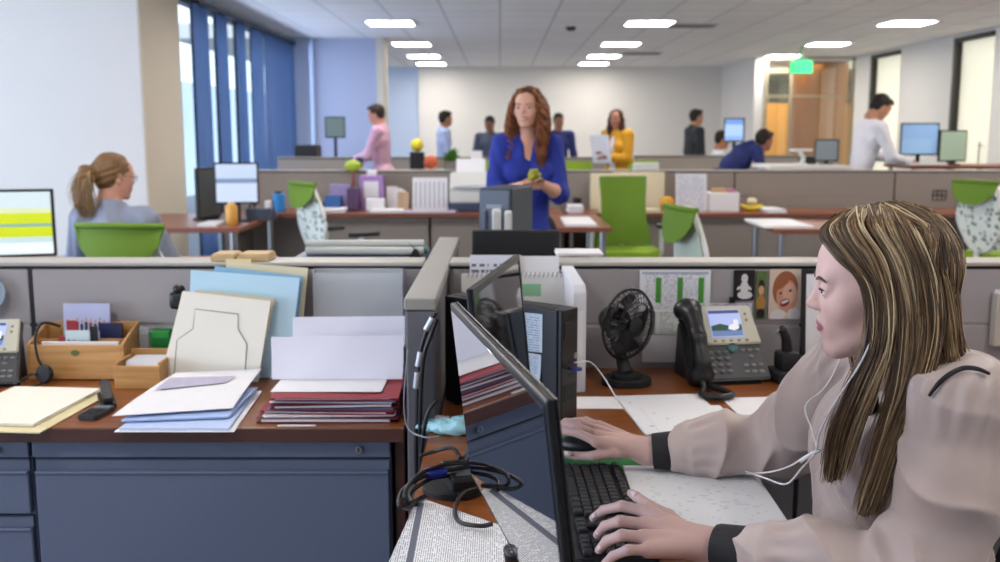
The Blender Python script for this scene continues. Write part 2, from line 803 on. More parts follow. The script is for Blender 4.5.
# ------------------------------------------------------------------ shell
b = BM(); box(b, -7.0, 9.5, -4.0, 27.2, -0.2, 0.0); struct('floor', b, M_carpet, 'grey carpet floor of the office')
b = BM(); box(b, -3.07, 6.4, -4.0, 20.8, CEIL, CEIL + 0.2); struct('ceiling', b, M_ceil, 'white tiled office ceiling')
b = BM(); box(b, -7.0, -3.07, -4.0, 9.4, CEIL, CEIL + 0.2); struct('ceiling_left', b, M_ceil)
b = BM(); box(b, -4.6, -3.07, 14.12, 20.8, CEIL, CEIL + 0.2); struct('ceiling_left_far', b, M_ceil)
b = BM(); box(b, -7.0, 6.3, -4.2, -4.0, 0, CEIL); struct('wall_front', b, M_white)
# projecting wall on the left, its end, and the wall beyond the glazing
b = BM(); box(b, -6.6, -2.955, 8.38, 8.55, 0, CEIL); struct('wall_left', b, M_lav_wall, 'white wall behind the ponytailed woman')
b = BM(); box(b, -2.955, -2.94, 8.385, 9.40, 0, CEIL); struct('wall_left_return', b, M_beige, 'beige end face of the white wall')  # warm light falling on this end is put into its beige colour
b = BM(); box(b, -6.6, -2.955, 9.25, 9.40, 0, CEIL); struct('wall_left_inner', b, M_lav_wall)
b = BM(); box(b, -3.2, -1.62, 14.12, 14.3, 0, CEIL); struct('wall_left_far', b, mat('shaded_lavender', '#b4bcd2', .85, noise=.03, scale=2.0))  # the shade on this wall is put into its lavender colour
b = BM(); box(b, -2.80, -2.57, 14.02, 14.12, 0, CEIL); struct('trim_1', b, M_blue_wall)
b = BM(); box(b, -1.70, -1.58, 14.0, 14.34, 0, CEIL, 0.012); struct('wall_left_column', b, M_beige, 'slim cream column at the end of the far left wall')
b = BM(); box(b, -4.5, -1.60, 20.35, 20.55, 0, CEIL); struct('wall_back_left', b, M_blue_wall)
b = BM(); box(b, -1.62, 4.46, 20.2, 20.4, 0, CEIL); struct('wall_back', b, M_white, 'long white back wall washed by ceiling lights')
b = BM(); box(b, 4.40, 4.58, 17.6, 20.2, 0, CEIL); struct('wall_back_right', b, M_lav_wall)
# right wall, with two door openings
def wall_x(name, y0, y1, z0=0.0, z1=CEIL, m=M_white):
    q = BM(); box(q, 6.10, 6.28, y0, y1, z0, z1); return struct(name, q, m)
wall_x('wall_right', -4.0, 12.62)
wall_x('wall_right_middle', 13.72, 15.55)
wall_x('wall_right_far', 16.75, 17.5)
wall_x('wall_right_above', 12.62, 13.72, 2.66, CEIL)
wall_x('wall_right_above_far', 15.55, 16.75, 2.66, CEIL)

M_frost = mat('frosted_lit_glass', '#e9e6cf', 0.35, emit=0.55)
M_dwood = mat('dark_door_frame', '#2a2420', 0.5)
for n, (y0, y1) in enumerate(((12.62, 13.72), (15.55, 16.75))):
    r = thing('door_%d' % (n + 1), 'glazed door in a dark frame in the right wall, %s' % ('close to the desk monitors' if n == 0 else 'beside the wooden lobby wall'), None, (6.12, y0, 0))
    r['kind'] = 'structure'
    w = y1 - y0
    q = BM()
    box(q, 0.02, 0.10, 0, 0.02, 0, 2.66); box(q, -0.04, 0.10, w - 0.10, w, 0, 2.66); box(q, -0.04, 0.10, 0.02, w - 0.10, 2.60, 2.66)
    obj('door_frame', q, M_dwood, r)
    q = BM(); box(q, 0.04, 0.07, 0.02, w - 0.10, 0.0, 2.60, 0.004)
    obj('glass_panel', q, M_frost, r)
    q = BM(); cyl(q, (-0.03, 0.2, 0.9), (-0.03, 0.2, 1.3), 0.012); cyl(q, (-0.03, 0.2, 0.95), (0.04, 0.2, 0.95), 0.008); cyl(q, (-0.03, 0.2, 1.25), (0.04, 0.2, 1.25), 0.008)
    obj('handle', q, mat('brushed_steel', '#9a9ca0', 0.3, 1.0), r)

# ------------------------------------------------------------------ glazed bay on the left with blue curtains
b = BM()
box(b, -3.06, -2.96, 9.40, 14.1, 2.62, CEIL)
box(b, -3.06, -2.96, 9.40, 14.1, 0.0, 0.10)
for y in (9.36, 10.1, 10.9, 11.7, 12.45, 13.2, 14.02):
    box(b, -3.04, -2.98, y - 0.03, y + 0.03, 0.1, 2.62)
w1 = struct('window_1', b, mat('window_frame_blue', '#26324a', 0.4), 'floor to ceiling glazed bay behind blue curtains')
b = BM(); box(b, -3.02, -3.00, 9.40, 14.05, 0.1, 2.62); obj('glass_pane', b, M_glass, w1)
M_curt = mat('blue_curtain', '#8aa3c8', 0.85, noise=0.10, scale=9, stretch=(6, 6, 0.4))
_m = M_curt.node_tree
_t = _m.nodes.new('ShaderNodeBsdfTranslucent'); _t.inputs['Color'].default_value = lin('#93aed4')
_x = _m.nodes.new('ShaderNodeMixShader'); _x.inputs['Fac'].default_value = 0.65
_m.links.new(_m.nodes['Principled BSDF'].outputs[0], _x.inputs[1]); _m.links.new(_t.outputs[0], _x.inputs[2])
_m.links.new(_x.outputs[0], _m.nodes['Material Output'].inputs['Surface'])
cy = [(9.50, 9.98), (10.20, 10.72), (11.03, 11.50), (11.70, 12.28), (12.38, 12.93), (13.01, 13.49), (13.56, 14.04)]
cl = ['closest to the beige wall end', 'second from the beige wall end', 'third from the beige wall end', 'fourth from the beige wall end, middle of the seven',
      'third from the far bay corner', 'second from the far bay corner', 'in the far bay corner']
for k, (y0, y1) in enumerate(cy):
    q = BM()
    sheet(q, lambda u, v: (-2.84 + 0.035 * math.sin(u * 2 * PI * 1.5 + k) * (0.6 + 0.4 * (1 - v)), y0 + (y1 - y0) * u, 0.03 + 2.57 * v), 40, 6, 0.004)
    tag(obj('curtain', q, M_curt, None, True), 'blue hanging curtain panel ' + cl[k], 'curtain', 'blue curtains in the glazed bay')
b = BM(); box(b, -2.88, -2.80, 9.6, 14.05, 2.60, 2.64, 0.006)
tag(obj('curtain_rail', b, M_black), 'dark curtain rail above the blue curtains', 'curtain rail')

# what stands beyond the glass
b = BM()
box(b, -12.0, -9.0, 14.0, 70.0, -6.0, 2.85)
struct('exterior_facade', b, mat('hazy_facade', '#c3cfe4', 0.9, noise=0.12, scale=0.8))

# ------------------------------------------------------------------ lobby behind glass at the far right
M_amber = mat('amber_wood', '#c78a2c', 0.45, noise=0.18, scale=3, stretch=(6, 6, 0.5))
M_curvew = mat('curved_wood', '#a86a30', 0.35, noise=0.2, scale=3, stretch=(8, 8, 0.35))
M_cream = mat('lobby_cream', '#d8d0b0', 0.85)
b = BM(); box(b, 4.58, 9.5, 27.0, 27.2, 0, 3.0); struct('wall_lobby', b, M_cream)
b = BM(); box(b, 9.3, 9.5, 17.5, 27.0, 0, 3.0); struct('wall_lobby_side', b, M_cream)
b = BM(); box(b, 4.40, 9.5, 20.8, 27.2, CEIL, CEIL + 0.2); struct('ceiling_lobby', b, M_cream)
b = BM(); box(b, 4.58, 9.3, 22.4, 22.6, 0, 2.05); struct('wall_lobby_screen', b, M_amber)
b = BM(); cyl(b, (6.02, 19.2, 0), (6.02, 19.2, CEIL - 0.005), 0.52, seg=48)
struct('wall_lobby_curved', b, M_curvew, 'round wooden wall in the lobby', smooth=False)
b = BM(); box(b, 4.58, 6.12, 17.55, 17.585, 2.67, CEIL)
for x in (4.60, 5.02, 6.09):
    box(b, x - 0.02, x + 0.02, 17.55, 17.585, 0, 2.67)
box(b, 4.62, 6.07, 17.555, 17.58, 2.02, 2.05)
w2 = struct('window_2', b, mat('lobby_frame', '#9d9275', 0.5), 'glass partition to the lobby')
b = BM(); box(b, 4.62, 6.07, 17.56, 17.57, 0.0, 2.67); obj('glass_pane', b, M_glass, w2)
area_light('lobby_downlight_pool', (5.6, 21.0, CEIL - 0.06), (0, 0, 0), 2.2, 2.2, 70, (1.0, 0.86, 0.62))
area_light('lobby_ceiling_fill', (5.4, 21.6, 2.1), (PI, 0, 0), 1.4, 0.8, 40, (1.0, 0.88, 0.66))  # added lamp without a fixture, brightens the upper lobby from below
area_light('lobby_front_pool', (5.5, 18.9, CEIL - 0.06), (0, 0, 0), 0.8, 0.6, 8, (1.0, 0.86, 0.62))
M_spot = mat('spot_glow', '#fff4d8', 0.5, emit=9.0)
for k, (x, y, w) in enumerate(((5.58, 21.3, 'nearest to the pier'), (5.40, 19.6, 'nearest to the exit sign'), (6.75, 24.8, 'behind the other two'))):
    t = thing('downlight', 'round lobby downlight ' + w, 'ceiling light', (x, y, CEIL), 0, 'lobby downlights')
    q = BM(); lathe(q, [(0.075, -0.012), (0.095, -0.012), (0.10, -0.001), (0.075, -0.001)], 20); obj('trim_ring', q, M_white, t)
    q = BM(); lathe(q, [(0.0, -0.010), (0.074, -0.010), (0.074, -0.003), (0.0, -0.003)], 20); obj('lens', q, M_spot, t)

# ------------------------------------------------------------------ ceiling lamps
M_diff = mat('lamp_diffuser', '#fff7ee', 0.5, emit=LAMP_E)
M_lframe = mat('lamp_frame', '#d9d9db', 0.5)
cols = [(-1.29, 'left column'), (1.76, 'middle column'), (4.79, 'right column')]
rows = [(0.9, 'row right above the front desks'), (3.7, 'row just beyond the front partition'), (6.5, 'row above the aisle'), (9.3, 'row above the long taupe partition'), (12.1, 'first visible row'), (14.95, 'second visible row'), (17.3, 'third visible row'), (19.2, 'row along the back wall')]
for cx_, cn in cols:
    for ry_, rn in rows:
        if rn and 'back wall' in rn and cx_ > 4:
            continue
        lab = 'recessed white ceiling lamp, %s, %s' % (cn, rn)
        t = thing('ceiling_light', lab, 'ceiling light', (cx_, ry_, CEIL), 0, 'recessed ceiling lamps')
        q = BM()
        for a in ((-0.30, -0.263), (0.263, 0.30)):
            box(q, a[0], a[1], -0.30, 0.30, -0.018, -0.001)
        for a in ((-0.30, -0.263), (0.263, 0.30)):
            box(q, -0.263, 0.263, a[0], a[1], -0.018, -0.001)
        obj('frame', q, M_lframe, t)
        q = BM(); box(q, -0.262, 0.262, -0.262, 0.262, -0.012, -0.003); obj('diffuser', q, M_diff, t)
for k, (px, py, w) in enumerate(((690, 25, 'beside the first middle lamp'), (642, 53, 'beside the third middle lamp'))):
    p = onz(px, py, CEIL)
    t = thing('air_vent', 'dark slotted ceiling vent ' + w, 'vent', (p.x, p.y, CEIL), 0, 'ceiling vents')
    q = BM(); box(q, -0.32, 0.32, -0.16, 0.16, -0.012, -0.002, 0.003); obj('vent_frame', q, mat('vent_grey', '#b9b6b3', 0.6), t)
    q = BM()
    for i in range(7):
        box(q, -0.28, 0.28, -0.13 + i * 0.04, -0.115 + i * 0.04, -0.022, -0.0122)
    obj('slats', q, mat('vent_dark', '#858280', 0.6), t)
p = onz(571, 27, CEIL)
t = thing('smoke_detector', 'small dark ceiling detector ahead of the curly haired woman', 'detector', (p.x, p.y, CEIL))
q = BM(); lathe(q, [(0.0, -0.05), (0.045, -0.045), (0.06, -0.02), (0.065, -0.001)], 20); obj('body', q, mat('detector_dark', '#3a3836', 0.6), t, True)

# green exit sign
p = ony(801, 66, 15.6)
t = thing('exit_sign', 'green glowing exit sign hanging from the ceiling by the lobby', 'sign', (p.x, p.y, p.z))
q = BM(); box(q, -0.175, 0.175, -0.02, 0.02, -0.115, 0.085, 0.006); box(q, -0.10, 0.10, -0.035, 0.035, 0.085, 0.12, 0.008)
cyl(q, (0, 0, 0.12), (0, 0, CEIL - p.z), 0.012)
obj('housing', q, mat('exit_housing', '#2fae6a', 0.4), t)
q = BM(); box(q, -0.168, 0.168, -0.026, -0.021, -0.108, 0.078)
obj('lit_face', q, mat('exit_green', '#22d07a', 0.4, emit=1.0), t)
text('lettering', 'EXIT', 0.15, mat('exit_ink', '#0a6b3c', 0.5), t, (0, -0.029, -0.015), (PI / 2, 0, 0))

# ------------------------------------------------------------------ cubicle partitions
M_fab = mat('partition_fabric', '#a7a2a3', 0.95, noise=0.07, scale=420, bump=0.15)
M_fab2 = mat('taupe_fabric', '#9d948b', 0.95, noise=0.06, scale=300)
M_cap = mat('partition_cap', '#b4b0a8', 0.45, noise=0.03, scale=40)
M_spine = mat('partition_end', '#646369', 0.5, noise=0.03, scale=60)
M_seam = mat('seam_black', '#1b1b1e', 0.6)


def partition(name, label, x0, x1, y0, y1, h, seams=(), rail=0.857, fab=M_fab, vertical=False, cap=M_cap, group=None):
    """a run of panels in the x direction: fabric, cap, seam posts, and a slotted rail line"""
    t = thing(name, label, 'partition', ((x0 + x1) / 2, (y0 + y1) / 2, 0), 0, group)
    ox, oy = (x0 + x1) / 2, (y0 + y1) / 2
    edges = [x0] + list(seams) + [x1]
    for i in range(len(edges) - 1):
        a, c = edges[i] + 0.006, edges[i + 1] - 0.006
        q = BM()
        box(q, a - ox, c - ox, y0 - oy, y1 - oy, 0.0, rail - 0.004, 0.004)
        box(q, a - ox, c - ox, y0 - oy + 0.004, y1 - oy - 0.004, rail - 0.005, rail + 0.005)
        box(q, a - ox, c - ox, y0 - oy, y1 - oy, rail + 0.004, h - 0.022, 0.004)
        obj('fabric_panel', q, fab, t)
    for s_ in seams:
        q = BM(); box(q, s_ - 0.011 - ox, s_ + 0.011 - ox, y0 + 0.002 - oy, y1 - 0.002 - oy, 0, h - 0.022)
        obj('seam_post', q, M_seam, t)
    q = BM(); box(q, x0 - ox, x1 - ox, y0 + 0.004 - oy, y1 - 0.004 - oy, h - 0.022, h - 0.012); obj('shadow_gap', q, M_seam, t)
    q = BM(); box(q, x0 - ox, x1 - ox, y0 - 0.012 - oy, y1 + 0.012 - oy, h - 0.012, h, 0.004); obj('cap', q, cap, t)
    return t


PY0, PY1 = 2.90, 3.00
partition('partition', 'grey fabric cubicle partition behind the paper laden left desk', -3.2, -0.224, PY0, PY1, 1.045, (-1.377,), 0.857)
partition('partition', 'grey fabric cubicle partition behind the black fan and desk phone', -0.147, 3.4, PY0, PY1, 1.045, (0.895, 2.3), 0.857)
# spine running away from the camera
t = thing('partition', 'grey partition spine pointing at the viewer between the two front desks', 'partition', (-0.1855, 2.28, 0))
q = BM(); box(q, -0.033, 0.033, 0.0, 1.36, 0, 1.01, 0.004); obj('panel', q, M_spine, t)
q = BM(); box(q, -0.037, 0.037, -0.004, 1.364, 1.012, 1.04, 0.004); obj('cap', q, mat('spine_cap', '#96948f', .45), t)
partition('partition', 'long taupe partition behind the curly haired woman and the far desk row', -2.55, 6.0, 9.2, 9.32, 1.075, (0.2, 2.15, 3.62), 0.83, M_fab2, cap=mat('partition_cap_far', '#a39d96', 0.5))
partition('partition', 'far taupe partition in front of the dark suited man', 1.75, 4.4, 13.1, 13.2, 1.12, (3.0,), 0.9, M_fab2, cap=M_fab2)
partition('partition', 'low taupe partition beside the blue curtains', -2.35, -1.55, 10.6, 10.68, 1.16, (), 0.9, M_fab2, cap=M_fab2)
partition('partition', 'grey partition behind the green plants in the far row', -1.5, 1.7, 13.1, 13.2, 1.1, (0.0,), 0.9, M_fab2, cap=M_fab2)
# ------------------------------------------------------------------ furniture materials
def wood_mat(name, c1, c2, rough=0.32, scale=3.0, axis=0):
    m = bpy.data.materials.new(name)
    m.use_nodes = True
    nt = m.node_tree
    b = nt.nodes['Principled BSDF']
    b.inputs['Roughness'].default_value = rough
    tc = nt.nodes.new('ShaderNodeTexCoord')
    mp = nt.nodes.new('ShaderNodeMapping')
    st = [22, 22, 22]
    st[axis] = 1.3
    mp.inputs['Scale'].default_value = st
    n = nt.nodes.new('ShaderNodeTexNoise')
    n.inputs['Scale'].default_value = scale
    n.inputs['Detail'].default_value = 6
    n.inputs['Distortion'].default_value = 0.6
    rp = nt.nodes.new('ShaderNodeValToRGB')
    rp.color_ramp.elements[0].position = 0.32
    rp.color_ramp.elements[0].color = lin(c1)
    rp.color_ramp.elements[1].position = 0.70
    rp.color_ramp.elements[1].color = lin(c2)
    nt.links.new(tc.outputs['Object'], mp.inputs['Vector'])
    nt.links.new(mp.outputs['Vector'], n.inputs['Vector'])
    nt.links.new(n.outputs['Fac'], rp.inputs['Fac'])
    nt.links.new(rp.outputs['Color'], b.inputs['Base Color'])
    return m


M_wood = wood_mat('cherry_worktop', '#74401a', '#9a5826')
M_edge = mat('worktop_edge', '#4d2b22', 0.45, noise=0.1, scale=40)
M_cab = mat('slate_steel', '#5a647a', 0.42, noise=0.04, scale=50)
M_cabd = mat('slate_steel_recess', '#333a48', 0.5)
M_steel = mat('brushed_steel', '#9a9ca0', 0.3, 1.0)
M_green = mat('green_upholstery', '#64851a', 0.75, noise=0.06, scale=150)
M_lime = mat('lime_upholstery', '#87aa1f', 0.75, noise=0.06, scale=150)
M_wframe = mat('white_plastic', '#d9dad6', 0.4)
M_blk = mat('black_plastic', '#101114', 0.38)
M_blk2 = mat('soft_black_plastic', '#18191c', 0.6)
M_taupec = mat('taupe_steel', '#8a8078', 0.5)
M_paper = mat('white_paper', '#ecebed', 0.8, spec=0.2)
M_cream = mat('cream_card', '#e9dfbe', 0.8, spec=0.2)


def pattern_mat():
    m = bpy.data.materials.new('leaf_print_mesh')
    m.use_nodes = True
    nt = m.node_tree
    b = nt.nodes['Principled BSDF']
    b.inputs['Roughness'].default_value = 0.8
    tc = nt.nodes.new('ShaderNodeTexCoord')
    v = nt.nodes.new('ShaderNodeTexVoronoi')
    v.inputs['Scale'].default_value = 22
    rp = nt.nodes.new('ShaderNodeValToRGB')
    rp.color_ramp.elements[0].color = lin('#6f7f6c')
    rp.color_ramp.elements[1].color = lin('#e2e8e0')
    rp.color_ramp.elements[0].position = 0.25
    rp.color_ramp.elements[1].position = 0.5
    nt.links.new(tc.outputs['Object'], v.inputs['Vector'])
    nt.links.new(v.outputs['Distance'], rp.inputs['Fac'])
    nt.links.new(rp.outputs['Color'], b.inputs['Base Color'])
    return m


M_leaf = pattern_mat()

# ------------------------------------------------------------------ front desks
t = thing('desk', 'cherry topped desk on the left, covered in folders, above slate drawers', 'desk', (-1.3, 2.58, 0))
q = BM(); box(q, -1.5, 1.074, -0.296, 0.315, 0.697, 0.73, 0.003); obj('worktop', q, M_wood, t)
q = BM(); box(q, -1.5, 1.074, -0.302, -0.2965, 0.695, 0.729, 0.002); obj('edge_band', q, M_edge, t)
q = BM(); box(q, 1.045, 1.070, -0.25, 0.30, 0.0, 0.696, 0.003); obj('end_panel', q, M_edge, t)


def cabinet(name, label, x0, x1, y0, y1, z1, drawers, lock=True, body=M_cab, dark=M_cabd, group=None, cat='cabinet'):
    t = thing(name, label, cat, ((x0 + x1) / 2, (y0 + y1) / 2, 0), 0, group)
    w, d = (x1 - x0) / 2, (y1 - y0) / 2
    q = BM()
    box(q, -w, w, -d + 0.022, d, 0.03, z1, 0.003)
    box(q, -w, w, -d + 0.002, -d + 0.022, z1 - 0.042, z1, 0.003)
    box(q, -w + 0.02, w - 0.02, -d + 0.05, d - 0.02, 0.0, 0.03)
    obj('body', q, body, t)
    for (a, c) in drawers:
        q = BM()
        box(q, -w + 0.004, w - 0.004, -d, -d + 0.02, a, c - 0.030, 0.003)
        # finger pull along the top of the drawer: recessed strip and lip
        box(q, -w + 0.004, w - 0.004, -d + 0.010, -d + 0.02, c - 0.030, c - 0.003)
        dr = obj('drawer', q, body, t)
        q = BM()
        tube(q, [(-w + 0.006, -d - 0.001, c - 0.034), (w - 0.006, -d - 0.001, c - 0.034)], 0.0045, 8)
        obj('pull_lip', q, body, dr)
        q = BM(); box(q, -w + 0.006, w - 0.006, -d + 0.009, -d + 0.0105, c - 0.006, c - 0.002); obj('shadow_gap', q, dark, dr)
    if lock:
        q = BM(); cyl(q, (w - 0.075, -d + 0.003, z1 - 0.021), (w - 0.075, -d - 0.005, z1 - 0.021), 0.0085, seg=18)
        k = obj('lock', q, M_steel, t)
        q = BM(); box(q, w - 0.0765, w - 0.0735, -d - 0.006, -d - 0.0045, z1 - 0.026, z1 - 0.016); obj('keyhole', q, M_blk, k)
    return t


cabinet('file_cabinet', 'wide slate lateral file cabinet below the red folder pile', -1.118, -0.262, 2.300, 2.86, 0.692, [(0.04, 0.34), (0.345, 0.648)])
cabinet('file_cabinet', 'narrow slate drawer pedestal at the left edge of the picture', -1.60, -1.126, 2.300, 2.86, 0.692, [(0.04, 0.34), (0.345, 0.505), (0.51, 0.648)])

t = thing('desk', 'cherry topped corner desk under the keyboard, phone and black fan', 'desk', (0.5, 2.2, 0))
out = [(-0.165, 0.75), (0.49, 0.75), (0.50, 1.90), (0.54, 2.06), (0.68, 2.2), (3.3, 2.2), (3.3, 2.892), (-0.143, 2.892), (-0.143, 2.272), (-0.165, 2.272)]
q = BM(); prism(q, [(x - 0.5, y - 2.2) for x, y in out], 0.697, 0.73, bev=0.002); obj('worktop', q, M_wood, t)
q = BM(); prism(q, [(x - 0.5, y - 2.2) for x, y in [(-0.1665, 0.75), (-0.1655, 0.75), (-0.1655, 2.27), (-0.1665, 2.27)]], 0.698, 0.729); obj('edge_band', q, M_edge, t)
for a in ((-0.16, -0.135, 0.8, 2.25), (2.9, 2.925, 2.25, 2.88)):
    q = BM(); box(q, a[0] - 0.5, a[1] - 0.5, a[2] - 2.2, a[3] - 2.2, 0, 0.696, 0.003); obj('end_panel', q, M_edge, t)

# ------------------------------------------------------------------ task chairs
def chair(label, loc, rz, back='flap', seatm=M_lime, backm=M_green, group='green office chairs'):
    """sitter looks towards +y"""
    t = thing('office_chair', label, 'chair', loc, rz, group)
    q = BM()
    prism(q, rrect(0.48, 0.46, 0.10, 6), 0.42, 0.49, bev=0.02)
    for v in q.verts:
        if v.co.z > 0.47 and v.co.y > 0.12:
            v.co.z -= (v.co.y - 0.12) ** 2 * 1.2
    obj('seat', q, seatm, t, True, auto=50)
    q = BM(); cyl(q, (0, -0.02, 0.10), (0, -0.02, 0.30), 0.028); cyl(q, (0, -0.02, 0.28), (0, -0.02, 0.42), 0.02); box(q, -0.11, 0.11, -0.14, 0.12, 0.385, 0.42, 0.01)
    obj('gas_column', q, M_blk, t)
    q = BM(); lathe(q, [(0, 0.075), (0.05, 0.075), (0.045, 0.125), (0.03, 0.13), (0, 0.13)], 16, T(0, -0.02, 0)); obj('hub', q, M_wframe, t)
    for k in range(5):
        a = 2 * PI * k / 5 + 0.3
        ex, ey = 0.29 * math.cos(a), 0.29 * math.sin(a) - 0.02
        q = BM(); tube(q, [(0.02 * math.cos(a), -0.02 + 0.02 * math.sin(a), 0.105), (ex, ey, 0.075)], [0.025, 0.014], 8)
        lg = obj('leg', q, M_wframe, t, True)
        q = BM()
        for s_ in (-1, 1):
            cyl(q, (ex - s_ * 0.006 * math.sin(a), ey + s_ * 0.006 * math.cos(a), 0.03), (ex - s_ * 0.022 * math.sin(a), ey + s_ * 0.022 * math.cos(a), 0.03), 0.03, seg=14)
        cyl(q, (ex, ey, 0.03), (ex, ey, 0.07), 0.008)
        obj('caster', q, M_blk, lg)
    if back == 'solid':
        # tall upholstered back, wide at the shoulders, waisted, wide at the seat
        q = BM()
        ws = [(0.50, 0.235), (0.60, 0.215), (0.72, 0.185), (0.85, 0.180), (0.97, 0.188), (1.055, 0.192)]
        def P(u, v):
            z = 0.50 + 0.555 * v
            w = float(np.interp(z, [a for a, _ in ws], [b for _, b in ws]))
            x = (u - 0.5) * 2 * w
            return (x, -0.215 - 0.10 * v ** 1.6 - 0.05 * math.cos((u - 0.5) * 2.6) + 0.05, z)
        sheet(q, P, 14, 16, 0.035)
        obj('backrest', q, backm, t, True, auto=60)
        q = BM(); tube(q, [(0, -0.12, 0.40), (0, -0.27, 0.45), (0, -0.31, 0.62), (0, -0.335, 0.80)], [0.022, 0.02, 0.016, 0.012], 8, smoothn=4); obj('back_spine', q, M_wframe, t, True)
    else:
        q = BM()
        loop = []
        for k in range(33):
            a = 2 * PI * k / 32
            z = 0.77 + 0.27 * math.sin(a)
            w = 0.185 + 0.035 * math.cos((z - 0.77) / 0.27 * 3.0)
            loop.append((w * math.cos(a) * 1.02 / max(0.55, abs(math.cos(a)) ** 0.35) if abs(math.cos(a)) > 0.02 else 0, -0.24 - 0.10 * (z - 0.5), z))
        tube(q, loop, 0.014, 8)
        tube(q, [(0, -0.10, 0.40), (0, -0.26, 0.42), (0, -0.275, 0.52)], 0.022, 8, smoothn=4)
        obj('back_frame', q, M_wframe, t, True)
        q = BM()
        def P2(u, v):
            z = 0.52 + 0.50 * v
            w = (0.15 + 0.05 * math.sin(PI * v) ** 0.5)
            return ((u - 0.5) * 2 * w, -0.215 - 0.115 * v - 0.02 * math.cos((u - .5) * 3), z)
        sheet(q, P2, 10, 12, 0.008)
        obj('back_mesh', q, M_leaf if back == 'print' else mat('pale_mesh', '#b9c4b4', .7, noise=.2, scale=200), t, True, auto=60)
        # flexible flap hung over the top of the frame, rounded at its lower edge
        q = BM()
        def P3(u, v):
            x = (u - 0.5) * 2
            drop = 0.17 * math.sqrt(max(0.0, 1 - x * x)) + 0.008
            a = v * 1.0
            z = 1.045 - drop * a
            return (x * 0.225, -0.352 - 0.02 * math.sin(a * PI * 0.5) - 0.05 * (1 - x * x) + 0.03, z)
        sheet(q, P3, 20, 8, 0.012)
        tube(q, [(-0.225, -0.335, 1.045), (-0.12, -0.373, 1.048), (0, -0.385, 1.05), (0.12, -0.373, 1.048), (0.225, -0.335, 1.045)], 0.013, 8, smoothn=4)
        obj('top_flap', q, backm, t, True, auto=60)
    for s_ in (-1, 1):
        q = BM(); tube(q, [(s_ * 0.12, -0.05, 0.40), (s_ * 0.27, -0.05, 0.42), (s_ * 0.285, -0.04, 0.52), (s_ * 0.28, 0.0, 0.655)], [0.016, 0.018, 0.018, 0.02], 8, smoothn=4)
        am = obj('arm', q, M_wframe, t, True)
        q = BM(); prism(q, rrect(0.08, 0.25, 0.035), 0.655, 0.685, T(s_ * 0.28, 0.02, 0), bev=0.008); obj('arm_pad', q, M_blk2, am)
    return t


def px_floor(px, y):
    return _ray(px, 262).x / _ray(px, 262).y * y


chair('green office chair with a tall waisted back, facing the viewer beside the curly haired woman', (px_floor(627, 8.05), 8.05, 0), R(182), 'solid')
chair('green office chair seen edge on, right of the tall waisted green chair', (px_floor(741, 5.1), 5.1, 0), R(-80), 'flap')
chair('leaf patterned office chair with green top cushion, by the blue curtained bay', (px_floor(345, 7.6), 7.6, 0), R(-54), 'print')
chair('leaf patterned office chair with green top cushion, at the right edge beyond the blonde woman', (px_floor(1003, 7.8), 7.8, 0), R(-70), 'print')
chair('green office chair the ponytailed woman sits on', (px_floor(127, 4.15), 4.5, 0), R(-8), 'flap').scale = (0.88, 0.9, 0.985)
for px, w in ((482, 'left of the curly haired woman'), (577, 'just right of the curly haired woman'), (648, 'beside the woman in yellow')):
    chair('bright green far row chair ' + w, (px_floor(px, 12.2), 12.55 if px > 640 else 12.2, 0), R(180), 'solid', M_green, M_lime, 'green chairs in the far row')


# ------------------------------------------------------------------ desks in the far row
def table(name, label, x0, x1, y0, y1, z, legs=True, m=M_wood, em=M_edge, group=None, panels=()):
    t = thing(name, label, 'desk', ((x0 + x1) / 2, (y0 + y1) / 2, 0), 0, group)
    w, d = (x1 - x0) / 2, (y1 - y0) / 2
    q = BM(); box(q, -w, w, -d + 0.007, d, z - 0.035, z, 0.004); obj('worktop', q, m, t)
    q = BM(); box(q, -w, w, -d, -d + 0.0065, z - 0.036, z - 0.001, 0.002); obj('edge_band', q, em, t)
    if legs:
        for sx in (-1, 1):
            for sy in (-1, 1):
                q = BM(); cyl(q, (sx * (w - 0.06), sy * (d - 0.06), 0.0), (sx * (w - 0.06), sy * (d - 0.06), z - 0.036), 0.025, seg=14)
                obj('leg', q, M_steel, t)
    else:
        for sx in (-1, 1):
            q = BM(); box(q, sx * (w - 0.02) - 0.014, sx * (w - 0.02) + 0.014, -d + 0.03, d - 0.02, 0, z - 0.036, 0.003); obj('end_panel', q, M_taupec, t)
    return t


M_wood2 = wood_mat('far_worktop', '#7a4630', '#a06344')
M_edge2 = mat('far_worktop_edge', '#7c4836', 0.4)
table('desk', 'long cherry far row desk left of the curly haired woman', -2.3, 0.55, 8.58, 9.185, 0.73, False, M_wood2, M_edge2)
table('desk', 'long cherry far row desk behind the green waisted chair', 0.6, 4.3, 8.58, 9.185, 0.73, False, M_wood2, M_edge2)
table('desk', 'cherry far row desk at the right edge behind the leaf patterned chair', 4.34, 6.0, 8.58, 9.185, 0.73, False, M_wood2, M_edge2)
table('desk', 'cherry desk return by the blue curtains carrying a monitor', -2.9, -1.90, 7.25, 8.56, 0.73, True, M_wood2, M_edge2)
table('desk', 'small cherry desk return just right of the curly haired woman', 0.36, 0.82, 7.3, 8.56, 0.73, True, M_wood2, M_edge2)
table('desk', 'cherry desk return with a white sheet, left of the blonde head', 1.98, 2.66, 7.15, 8.0, 0.73, True, M_wood2, M_edge2)
k = 0
